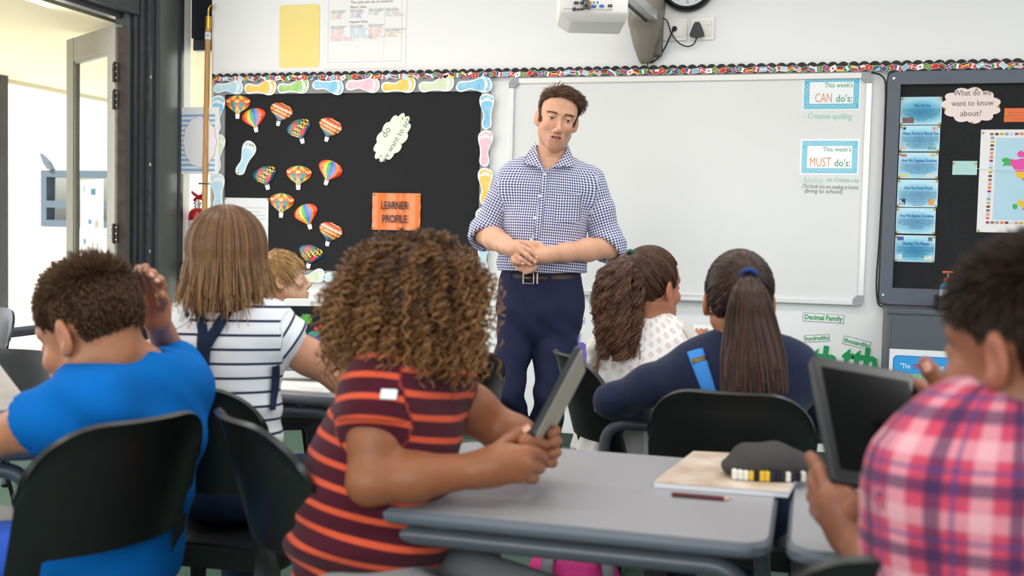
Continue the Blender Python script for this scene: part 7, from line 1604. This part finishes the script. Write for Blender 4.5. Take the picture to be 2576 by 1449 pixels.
# ---------------------------------------------------------------- girl in white printed blouse
def white_girl():
    D = 3.33; p = lambda x, y, d=0.0: px(x, y, D+d); base = p(1610, 1150)
    t = kid('girl with curly dark ponytail in white printed blouse looking to the right', base); x_, f_ = torso_axes(168)
    hd = Head(p(1640, 722), frame(132, -2, 0), 1.0, True); b = Body(); hd.build(b)
    S1, E1, W1 = p(1532, 872), p(1497, 985, .05), p(1500, 930, .30); S2, E2, W2 = p(1718, 868), p(1752, 970, .08), p(1765, 900, .35)
    b.chain([(hd.w(0, -.025, -.05), .045), (p(1628, 815), .046), (p(1625, 840), .055)], .03)
    b.loft([(p(1625, 848), .10, .05), (p(1622, 900), .112, .07), (p(1618, 1040), .10, .08), (p(1615, 1120), .12, .1)], x_, f_, .04)
    for S_, E_, W_ in ((S1, E1, W1), (S2, E2, W2)): b.chain([(S_, .042), (S_*.5+E_*.5, .038), (E_, .033)], .03); b.chain([(E_, .033), (W_, .023)], .02); hand(b, W_, [(W_, .023), (W_+UP*.035, .023)], [[W_+UP*.05+RH*q, W_+UP*.08+RH*q, W_+UP*.095+RH*q+FH*.02] for q in (-.018, 0, .018)], [W_+UP*.03-FH*.02, W_+UP*.06-FH*.02], .008, k=.004)
    body_mesh(b, hd, .0075, [], '#b4775a', '#a05a4c', t, 'brown_skin_girl', .12, .0024); hd.eyes(t, '#2a1a12')
    yoke = p(1620, 935)[2]
    V, F = garment([(p(1627, 826), .085, .05), (p(1625, 842), .135, .07), (p(1622, 890), .132, .092), (p(1616, 940), .128, .100), (p(1608, 1040), .15, .125), (p(1598, 1150), .185, .16), (p(1596, 1180), .19, .165)], x_, f_, [], .0055, cuts=[(p(1628, 770), p(1627, 815), .05, .058)], hem=np.array([0, 0, .50]))
    V = folds(V, F, .0025, 26, 5, lambda Q: .009*np.clip((yoke-Q[:, 2])/.05, 0, 1)*np.sin(np.arctan2(*( (Q-p(1615, 950)) @ np.stack([x_, f_], 1)).T)*17+1.2*wnoise(Q, 9, 6, 2)))
    cu = cloth_uv(V, [(p(1626, 826), p(1600, 1180), f_, .13, 0)]); yv = np.linalg.norm(p(1626, 826)-p(1612, 935))
    def blouse(u, v, M, mix):
        s_ = .030; a = M('ABSOLUTE', M('SUBTRACT', M('FRACT', M('DIVIDE', u, s_)), .5)); r_ = M('FLOOR', M('DIVIDE', u, s_)); c = M('ABSOLUTE', M('SUBTRACT', M('FRACT', M('ADD', M('DIVIDE', v, s_), M('MULTIPLY', r_, .5))), .5))
        d = M('ADD', a, c); ring_ = M('MULTIPLY', M('LESS_THAN', d, .34), M('GREATER_THAN', d, .20)); dot = M('LESS_THAN', d, .10); pat = M('MULTIPLY', M('MAXIMUM', ring_, dot), M('LESS_THAN', v, yv)); return mix(M('MULTIPLY', pat, .55), '#efece6', '#c06a80')
    so = fast_mesh('blouse', V, F, pattern_mat('white_printed_cotton', blouse, bump=.1), t, cuv=cu); bv = bvh_of(so)
    lace = mat('white_lace', '#efe9dc', .9, noise=.35, nscale=190, bump=.6, bscale=260)
    for S_, E_, q in ((S1, E1, -1), (S2, E2, 1)):
        b3 = Body(); out = x_*(1 if (x_ @ RH)*q > 0 else -1); b3.loft([(S_+UP*.052+out*.004, .020, .062), (S_+out*.042-UP*.0, .024, .070), (S_+out*.050-UP*.05, .016, .066)], out, f_, .02); V3, F3 = b3.mesh(.005); V3 = folds(V3, F3, .004, 60, 3); fast_mesh('lace_sleeve', V3, F3, lace, t)
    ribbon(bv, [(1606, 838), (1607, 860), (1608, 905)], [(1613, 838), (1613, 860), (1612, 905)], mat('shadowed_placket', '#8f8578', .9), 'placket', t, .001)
    for y in (834, 862, 880):
        q = hit(bv, 1614, y, .004)
        if q is not None: MB().lathe([(.006, 0), (.0062, .002), (.003, .004)], 12, M=Matrix.Translation(q) @ Vector(-FH).to_track_quat('Z', 'Y').to_matrix().to_4x4()).build('button', mat('pearl_button'), t)
    seated_legs(t, np.array([*p(1610, 1120)[:2], .53]), f_, mat('white_skirt_cloth', '#dfddd8', .9, bump=.2, bscale=300), trainer, r=.075, name='skirt')
    ponytail(t, hd, p, (1592, 640, -.035), [(1592, 640, -.035), (1562, 685, -.08), (1556, 765, -.10), (1556, 840, -.11), (1550, 905, -.10)], [.018, .058, .066, .056, .040], 2000, 'dark_curly_hair', '#2c1a12', '#6b4630', '#1f5c40', curl=.016, turns=4.0, hl=lambda x, y, z: (z > .070) | ((y < .03) & (z > .0)) | ((y < -.02) & (z > -.05)))
white_girl()
# ---------------------------------------------------------------- girl in navy top with long straight ponytail
def navy_girl():
    D = 2.62; p = lambda x, y, d=0.0: px(x, y, D+d); base = p(1860, 1180)
    t = kid('girl with long straight ponytail in ribbed navy top with a bright blue strap', base); x_, f_ = torso_axes(178)
    hd = Head(p(1858, 757), frame(172, 0, 0), .99, True); b = Body(); hd.build(b)
    S1, E1, W1 = p(1728, 935, .0), p(1542, 1010, .12), p(1640, 1015, .40); S2, E2, W2 = p(2005, 930, .0), p(2070, 1040, .10), p(1980, 1030, .40)
    b.chain([(hd.w(0, -.025, -.05), .046), (p(1868, 870), .048), (p(1868, 895), .058)], .03)
    b.loft([(p(1868, 905), .11, .05), (p(1866, 960), .12, .07), (p(1862, 1120), .11, .09)], x_, f_, .04)
    for S_, E_, W_ in ((S1, E1, W1), (S2, E2, W2)): b.chain([(S_, .043), (E_, .035), (W_, .024)], .03); hand(b, W_, [(W_, .024), (W_+FH*.04, .023)], [[W_+FH*.06+RH*q, W_+FH*.09+RH*q, W_+FH*.11+RH*q-UP*.01] for q in (-.02, 0, .02)], [W_+FH*.03+RH*.03, W_+FH*.06+RH*.035], .008, k=.004)
    body_mesh(b, hd, .0075, [], '#ab7052', '#a05a4c', t, 'brown_skin_girl', .1, .0042)
    def slv(S_, E_, W_): return [(S_+UP*.002, .055), (S_*.5+E_*.5+UP*.002, .049), (E_, .043), (E_*.5+W_*.5, .039), (E_*.15+W_*.85, .036)]
    V, F = garment([(p(1868, 890), .10, .055), (p(1868, 908), .145, .075), (p(1866, 960), .150, .098), (p(1863, 1060), .140, .105), (p(1860, 1150), .145, .115)], x_, f_, [slv(S1, E1, W1), slv(S2, E2, W2)], .0065, cuts=[(p(1868, 830), p(1868, 876), .052, .058)], hem=np.array([0, 0, .5]))
    V = folds(V, F, .0035, 22, 9); cu = cloth_uv(V, [(p(1868, 880), p(1860, 1160), f_, .15, 0), (S1, E1, UP, .055, 0), (E1, W1, UP, .045, 0), (S2, E2, UP, .055, 0), (E2, W2, UP, .045, 0)])
    so = fast_mesh('navy_top', V, F, pattern_mat('navy_rib_knit', lambda u, v, M, mix: mix(M('MULTIPLY', band(M, u, .006, .0022, 0, .0015), .45), '#252c45', '#161a2c'), bump=.1), t, cuv=cu); bv = bvh_of(so)
    sb_ = mat('bright_blue_webbing', '#3f8fe0', .8, bump=.3, bscale=500); ribbon(bv, [(1731, 890), (1742, 920), (1770, 985)], [(1768, 880), (1780, 915), (1803, 985)], sb_, 'blue_strap', t, .005); ribbon(bv, [(1741, 908), (1744, 918)], [(1776, 898), (1780, 908)], mat('bronze_slider', '#6a5a3a', .35, metal=1), 'strap_slider', t, .003, 6, .007)
    seated_legs(t, np.array([*p(1860, 1160)[:2], .53]), f_, jeans, trainer)
    ponytail(t, hd, p, (1884, 690, -.105), [(1884, 690, -.105), (1886, 735, -.15), (1890, 810, -.145), (1896, 900, -.15), (1898, 985, -.155)], [.013, .040, .058, .076, .084], 1900, 'dark_straight_hair', '#22140e', '#4a2d1e', '#1d3a78', hl=lambda x, y, z: (z > .075) | ((y < .04) & (z > .02)) | ((y < -.01) & (z > -.055)), seed=8)
navy_girl()
# ---------------------------------------------------------------- child in pink plaid shirt, right foreground
def plaid_kid():
    D = 1.2; p = lambda x, y, d=0.0: px(x, y, D+d); base = p(2480, 1500)
    t = kid('child in pink plaid shirt with short dark hair holding a black tablet', base); x_, f_ = torso_axes(-158)
    hd = Head(p(2597, 884), frame(-150, -6, 0), 1.0, True); b = Body(); hd.build(b)
    S1, E1, W1 = p(2368, 1240, -.02), p(2335, 1590, .08), p(2142, 1345, .32); S2, E2, W2 = p(2740, 1190, .10), p(2600, 1290, .38), p(2440, 1062, .42)
    b.chain([(hd.w(0, -.025, -.05), .05), (p(2560, 1090), .052), (p(2555, 1130), .06)], .03)
    b.loft([(p(2550, 1140, .02), .11, .05), (p(2545, 1260, .02), .125, .08), (p(2530, 1600, .02), .12, .09)], x_, f_, .04)
    b.chain([(S1, .045), (E1, .038)], .03); b.chain([(E1, .038), (E1*.5+W1*.5, .040), (W1, .028)], .02); b.chain([(S2, .044), (E2, .037)], .03); b.chain([(E2, .037), (W2, .027)], .02)
    fs = [[p(2078, 1225, .335), p(2066, 1190, .355), p(2052, 1165, .375), p(2040, 1150, .385)], [p(2068, 1245, .345), p(2052, 1220, .37), p(2048, 1200, .39), p(2050, 1190, .40)], [p(2064, 1270, .345), p(2048, 1250, .375), p(2050, 1232, .40)], [p(2070, 1300, .335), p(2056, 1284, .365), p(2060, 1268, .39)]]
    hand(b, W1, [(W1, .029), (p(2128, 1300, .32), .032), (p(2105, 1262, .325), .030)], fs, [p(2150, 1290, .29), p(2184, 1255, .27), p(2198, 1218, .275), p(2198, 1198, .28)], .0115, k=.005)
    fs = [[p(2345, 985, .43), p(2325, 975, .455), p(2308, 965, .475)], [p(2348, 1005, .44), p(2325, 1000, .465), p(2310, 992, .485)], [p(2355, 1028, .44), p(2335, 1028, .465), p(2320, 1022, .48)], [p(2368, 1050, .44), p(2350, 1055, .46), p(2338, 1050, .475)]]
    hand(b, W2, [(W2, .028), (p(2400, 1035, .42), .031), (p(2370, 1015, .425), .029)], fs, [p(2395, 1000, .40), p(2362, 962, .385), p(2340, 932, .385), p(2328, 915, .39)], .0115, k=.005)
    body_mesh(b, hd, .0075, [(*box_about([W1, p(2040, 1150, .39), p(2200, 1300, .27)], .03), .003), (*box_about([W2, p(2308, 915, .38), p(2340, 1050, .48)], .03), .003)], '#8f5b43', '#84493f', t, 'deep_brown_skin'); hd.eyes(t, '#20130c')
    nail(t, p(2197, 1206, .262), UP, -FH, .0075); nail(t, p(2331, 922, .373), UP-RH*.5, -FH, .0075)
    d1 = nrm(E1-S1); sl1 = [(S1+UP*.008, .062), (S1*.5+E1*.5, .058), (E1-d1*.03, .056), (E1*.92+W1*.08, .055), (E1*.8+W1*.2, .052)]; sl2 = [(S2+UP*.008, .066), (S2*.5+E2*.5, .062), (E2*.9+S2*.1, .06), (E2*.7+W2*.3, .055)]
    V, F = garment([(p(2556, 1095, .02), .11, .06), (p(2552, 1135, .02), .155, .082), (p(2545, 1240, .02), .162, .112), (p(2535, 1420, .02), .155, .12), (p(2530, 1640, .02), .155, .12)], x_, f_, [sl1, sl2], .0065, cuts=[(p(2570, 1000), p(2562, 1068), .056, .064)], hem=np.array([0, 0, .48]))
    V = folds(V, F, .005, 18, 11); cu = cloth_uv(V, [(p(2556, 1080, .02), p(2532, 1640, .02), f_, .155, 0), (S1, E1, RH, .068, .01), (E1, W1, RH, .06, .02), (S2, E2, RH, .06, 0)])
    def plaid(u, v, M, mix):
        P_ = .072; base_ = mix(.5, '#bd3a56', '#cb5068')
        c = mix(M('MULTIPLY', band(M, u, P_, .019, .1, .003), .36), base_, '#f0c9cf'); c = mix(M('MULTIPLY', band(M, v, P_, .019, .35, .003), .30), c, '#f3d3d6')
        c = mix(M('MULTIPLY', band(M, u, P_, .014, .55, .002), .72), c, '#2c2c52'); c = mix(M('MULTIPLY', band(M, v, P_, .014, .80, .002), .72), c, '#2c2c52'); c = mix(M('MULTIPLY', band(M, u, P_, .0045, .78, .0015), .6), c, '#34437c'); return mix(M('MULTIPLY', band(M, v, P_, .0045, .05, .0015), .6), c, '#34437c')
    fast_mesh('plaid_shirt', V, F, pattern_mat('pink_plaid_cotton', plaid, bump=.15), t, cuv=cu)
    col_ = MB().tube([p(2562+62*math.cos(a), 1085-26*math.sin(a)+10, .02+.055*math.sin(a)) for a in np.linspace(0, 2*PI, 30)], .016, 10); o = col_.build('shirt_collar', MATS['pink_plaid_cotton'], t, smooth=True); flat_cuv(o, RH, UP)
    seated_legs(t, np.array([*p(2530, 1640, .04)[:2], .53]), f_, jeans, trainer)
    kp = lambda x, y, z: ((z > .080-.05*np.abs(x)/.07) | ((y < .025) & (z > .015)) | ((y < -.03) & (z > -.045-.2*(y+.03)))) & (y < .097)
    hm = hair_mat('short_black_brown_hair', .5, .35)
    def dr(P, N): tf = np.clip((P[:, 2]-.05)/.06, 0, 1)[:, None]; return tang(np.array([0, .6, .1])*tf+np.array([0, -.2, -1])*(1-tf), N, .28+.3*tf)
    P = flow(hd, 5200, kp, dr, lambda P: .008+.018*np.clip((P[:, 2]-.02)/.06, 0, 1), 4, 41, .002, .08, .14); strands('hair', to_w(hd, P), .0012, .0005, hair_cols(len(P), '#1c110c', '#3d2719'), hm, t); hair_base(hd, kp, .002, hm, '#22150f', t)
plaid_kid()
def plaid_tablet():
    TL, TR, BL = px(2040, 920, 1.66), px(2286, 924, 1.70), px(2098, 1240, 1.50); U = TL-BL; V_ = TR-TL; cen = (TR+BL)/2
    slab_thing('tablet_computer', 'black tablet held up by the child in the plaid shirt', cen, U, V_, np.linalg.norm(V_), np.linalg.norm(U), .014, dev(mat('charcoal_tablet_case', '#2a2c2f', .5), mat('black_bezel', '#0c0c0e', .2), scr_black, .012, .014))
plaid_tablet()
# ================================================================== SMALL THINGS ON AND UNDER THE DESKS
def poly_slab(name, label, cat, corners, z0, th, mtop, medge, group=None):
    P = [tuple(q[:2]) for q in corners]; c = np.mean(P, 0); t = thing(name, (c[0], c[1], z0), label, cat, group)
    P = [(a-c[0], b-c[1]) for a, b in P]; MB().prism(P, 0, th*.85, axis='z').build('pages', medge, t)
    cv = MB().prism([(a*1.01, b*1.01) for a, b in P], th*.85, th, axis='z').build('cover', mtop, t); return t, P
page_white = mat('page_edge_white', '#dfe0e6', .7, noise=.1, nscale=200, stretch=(1, 1, 20))
Z = TZ+.0005
nb, P = poly_slab('notebook', 'brown patterned notebook lying on the foreground desk', 'notebook', [atz(1645, 1226, Z), atz(1982, 1252, Z), atz(2035, 1160, Z), atz(1745, 1148, Z)], Z, .011, mat('brown_printed_cover', '#b79b84', .5, col2='#d8cbbd', nscale=14), page_white)
a, b_ = atz(1690, 1243, Z+.004), atz(1842, 1256, Z+.004)
pc = thing('pencil', tuple((a+b_)/2), 'dark red pencil lying along the notebook on the foreground desk', 'pencil', world=True); d = b_-a
MB().tube([a, a+d*.87], .0042, 6).build('barrel', mat('dark_red_lacquer', '#5a1c22', .35), pc); MB().tube([a+d*.87, a+d*.97], [.0042, .0012], 6).build('wood_tip', mat('pencil_wood', '#c9a077', .7), pc); MB().tube([a+d*.97, b_], [.0012, .0004], 6).build('lead', black_pl, pc)
# pencil pouch on the notebook
zc = Z+.011; q0, q1 = atz(1826, 1205, zc), atz(2040, 1212, zc); q2 = atz(1925, 1160, zc)
u = nrm(q1-q0); u[2] = 0; L_ = np.linalg.norm(q1-q0); v_ = np.cross(UP, u); cen = (q0+q1)/2+v_*.045
pp = thing('pencil_pouch', (cen[0], cen[1], zc), 'dark grey fabric pencil pouch with patterned base on the notebook', 'pencil case', world=True)
b = Body(); b.loft([(cen-u*L_*.44+UP*.016, .034, .012), (cen-u*L_*.2+UP*.028, .050, .026), (cen+u*L_*.15+UP*.030, .050, .028), (cen+u*L_*.44+UP*.024, .042, .022)], v_, UP, .03); b.slab((0, 0, zc+.001), -UP, .003); V, F = b.mesh(.004); fast_mesh('pouch', folds(V, F, .003, 40, 3), F, mat('charcoal_cloth', '#4a4846', .95, bump=.4, bscale=600, spec=.1), pp)
m = MB(); rr = random.Random(2)
for k in range(14):
    a0 = cen-u*L_*(.43-.86*k/14)-v_*.0505; w_ = L_*.86/14; c = rr.choice(['#e8e4d8', '#1e1e22', '#e0b83a', '#d8d4cc', '#2a2a30']); d0 = .010*math.sin(PI*(k+.5)/14)
    MB().rbox((0, -d0-.003, .001), (w_*.98, .012, .020), .003, M=Matrix(((u[0], v_[0], 0, a0[0]), (u[1], v_[1], 0, a0[1]), (0, 0, 1, zc), (0, 0, 0, 1)))).build('base_patch', mat('patch_'+c.strip('#'), c, .9), pp)
MB().tube([cen-u*L_*.42+v_*.01+UP*.032, cen-u*L_*.1+v_*.005+UP*.0555, cen+u*L_*.2+v_*.005+UP*.059, cen+u*L_*.44+v_*.005+UP*.046], .003, 6).build('zip', black_pl, pp)
# tablet with the flower painting, standing on the desk, and the books beside it
base = atz(775, 957, TZ); up_ = nrm(UP+FH*.22); rt_ = nrm(RH*.98-FH*.1); H_ = .25; cen = base+up_*(H_/2+.004)
tb_ = slab_thing('tablet_computer', 'white tablet showing a painted flower, standing on the striped-shirt girl\'s desk', cen, up_, rt_, .185, H_, .012, dev(mat('white_tablet_rim', '#e4e2df', .3), mat('white_bezel', '#eae9e7', .2), mat('dark_screen', '#15151a', .1), .014, .016, mat('white_button', '#d8d8d8', .3)))
pr = []
def blob(cx, cy, r, c, n=14, sq=1.0, jag=.25, seed=1):
    g = random.Random(seed); MB().prism([(cx+r*(1+g.uniform(-jag, jag))*math.cos(a), cy+sq*r*(1+g.uniform(-jag, jag))*math.sin(a)) for a in np.linspace(0, 2*PI, n, endpoint=False)], .0072, .0076+.0001*seed, axis='z', col=c).build('painted_shape', attr_mat('screen_paint', rough=.15), tb_)
for i, (cx, cy, r, c, sq) in enumerate(((-.03, .045, .026, '#3f8f3a', 1.1), (-.012, .06, .014, '#4aa83a', 1.2), (.02, .03, .007, '#d03a30', 1), (.032, .038, .006, '#d8402f', 1), (.012, .012, .018, '#2f8f78', .6), (.0, -.02, .030, '#5a3fa0', .9), (.022, -.012, .02, '#4a4ab8', .8), (-.02, -.03, .02, '#7a3fa8', .9), (.03, -.04, .018, '#2f7f90', .8), (.002, -.006, .008, '#c8c0d8', 1))): blob(cx, cy, r, c, 14, sq, .3, i+1)
MB().rbox((-.05, -.10, -.012), (.05, -.02, -.006), .002).build('stand', dark_case, tb_)
leg = MB().add([(-.04, -.03, -.010), (.04, -.03, -.010), (.04, -.118, -.075), (-.04, -.118, -.075), (-.04, -.03, -.013), (.04, -.03, -.013), (.04, -.118, -.078), (-.04, -.118, -.078)], [(0, 1, 2, 3), (7, 6, 5, 4), (0, 4, 5, 1), (1, 5, 6, 2), (2, 6, 7, 3), (3, 7, 4, 0)]); leg.build('stand_leg', dark_case, tb_)
poly_slab('exercise_book', 'white exercise book lying on the desk under the striped-shirt girl\'s arm', 'book', [atz(700, 984, Z), atz(826, 993, Z), atz(850, 970, Z), atz(712, 963, Z)], Z, .006, mat('white_cover', '#e8e6e2', .6), page_white)
a, b_ = atz(838, 930, Z+.004), atz(880, 922, Z+.004); pn = thing('pen', tuple((a+b_)/2), 'blue pen lying behind the white exercise book', 'pen', world=True); MB().tube([a, b_], .0045, 8).build('barrel', mat('blue_pen', '#2f6fd0', .3), pn); MB().tube([b_, b_+(b_-a)*.15], [.004, .001], 8).build('tip', chrome, pn)
# red pencil case by the door
c = atz(392, 898, Z); rc = thing('pencil_case', (c[0], c[1], Z), 'red pencil case with a white tag on the desk by the door', 'pencil case', world=True)
b = Body(); b.loft([(c-RH*.075+UP*.022, .035, .018), (c+UP*.034, .045, .030), (c+RH*.075+UP*.030, .040, .026)], FH, UP, .03); b.slab((0, 0, Z+.001), -UP, .003); V, F = b.mesh(.004); fast_mesh('pouch', folds(V, F, .002, 50, 6), F, mat('red_nylon', '#b5202c', .6, bump=.3, bscale=400), rc)
MB().tube([c-RH*.09+UP*.035-FH*.01, c-FH*.015+UP*.066, c+RH*.09+UP*.052-FH*.01], .003, 6).build('zip', mat('dark_red_zip', '#7a1620', .5), rc); MB().rbox((-.014, -.0015, -.009), (.014, .0015, .009), .001, M=Matrix.Translation(c-FH*.046+UP*.042+RH*.02) @ Matrix.Rotation(YAW, 4, 'Z') @ Matrix.Rotation(-.35, 4, 'X')).build('tag', card_white, rc)
# device on the blue-shirted boy's desk
A, B, C = px(60, 1012, 2.22), px(-70, 842, 2.36), px(-80, 1068, 2.08)
slab_thing('tablet_computer', 'pale tablet leaning on the desk at the left edge', (B+C)/2, B-A, A-C, np.linalg.norm(A-C), np.linalg.norm(B-A), .010, dev(mat('silver_case', '#b5b2ac', .4), mat('warm_grey_bezel', '#b3aea8', .3), mat('pale_screen', '#aaa49c', .15, col2='#c0b6aa', nscale=20), .012, .010))
# devices at the white-bloused girl
A, B, C = px(1504, 828, 3.80), px(1600, 832, 3.84), px(1496, 930, 3.74); slab_thing('tablet_computer', 'white tablet edge showing left of the curly ponytail', (B+C)/2, A-C, B-A, np.linalg.norm(B-A), np.linalg.norm(A-C), .010, dev(mat('white_tablet_rim'), mat('white_bezel'), mat('grey_screen', '#a7a2a6', .15), .010, .014))
A, B, C = px(1742, 818, 3.86), px(1830, 822, 3.86), px(1738, 925, 3.80); slab_thing('tablet_computer', 'white tablet with pale blue screen right of the white blouse', (B+C)/2, A-C, B-A, np.linalg.norm(B-A), np.linalg.norm(A-C), .010, dev(mat('white_tablet_rim'), mat('white_bezel'), mat('pale_blue_screen', '#b9cde0', .15), .010, .010))
# pink backpack on the carpet
c = px(1440, 1430, 2.72); c[2] = 0; bp = thing('backpack', tuple(c), 'bright pink backpack with grey straps on the carpet under the foreground desk', 'bag', world=True)
pk = mat('bright_pink_nylon', '#d62f86', .6, bump=.3, bscale=300); gy = mat('grey_webbing', '#6f7076', .8)
b = Body(); b.loft([(c+UP*.06, .125, .085), (c+UP*.20, .130, .090), (c+UP*.30, .115, .080), (c+UP*.335, .085, .055)], RH, FH, .03); b.slab((0, 0, .003), -UP, .004); V, F = b.mesh(.006); bo = fast_mesh('sack', folds(V, F, .004, 24, 4), F, pk, bp); bv = bvh_of(bo)
b = Body(); b.loft([(c-FH*.095-RH*.0+UP*.05, .095, .035), (c-FH*.095+UP*.17, .09, .035)], RH, FH, .03); b.slab((0, 0, .003), -UP, .004); V, F = b.mesh(.006); fast_mesh('front_pocket', V, F, pk, bp)
for q in (-.05, .06): MB().tube(catmull([c+RH*q+UP*.34-FH*.03, c+RH*(q*1.25)+UP*.37-FH*.06, c+RH*(q*1.4)+UP*.33-FH*.10, c+RH*(q*1.5)+UP*.22-FH*.13, c+RH*(q*1.4)+UP*.10-FH*.14], 6, False), .016, 8, flat=.35).build('shoulder_strap', gy, bp, smooth=True)
MB().tube(catmull([c-RH*.04+UP*.372, c-RH*.03+UP*.41, c+RH*.03+UP*.41, c+RH*.04+UP*.372], 6, False), .007, 8).build('top_handle', gy, bp, smooth=True)
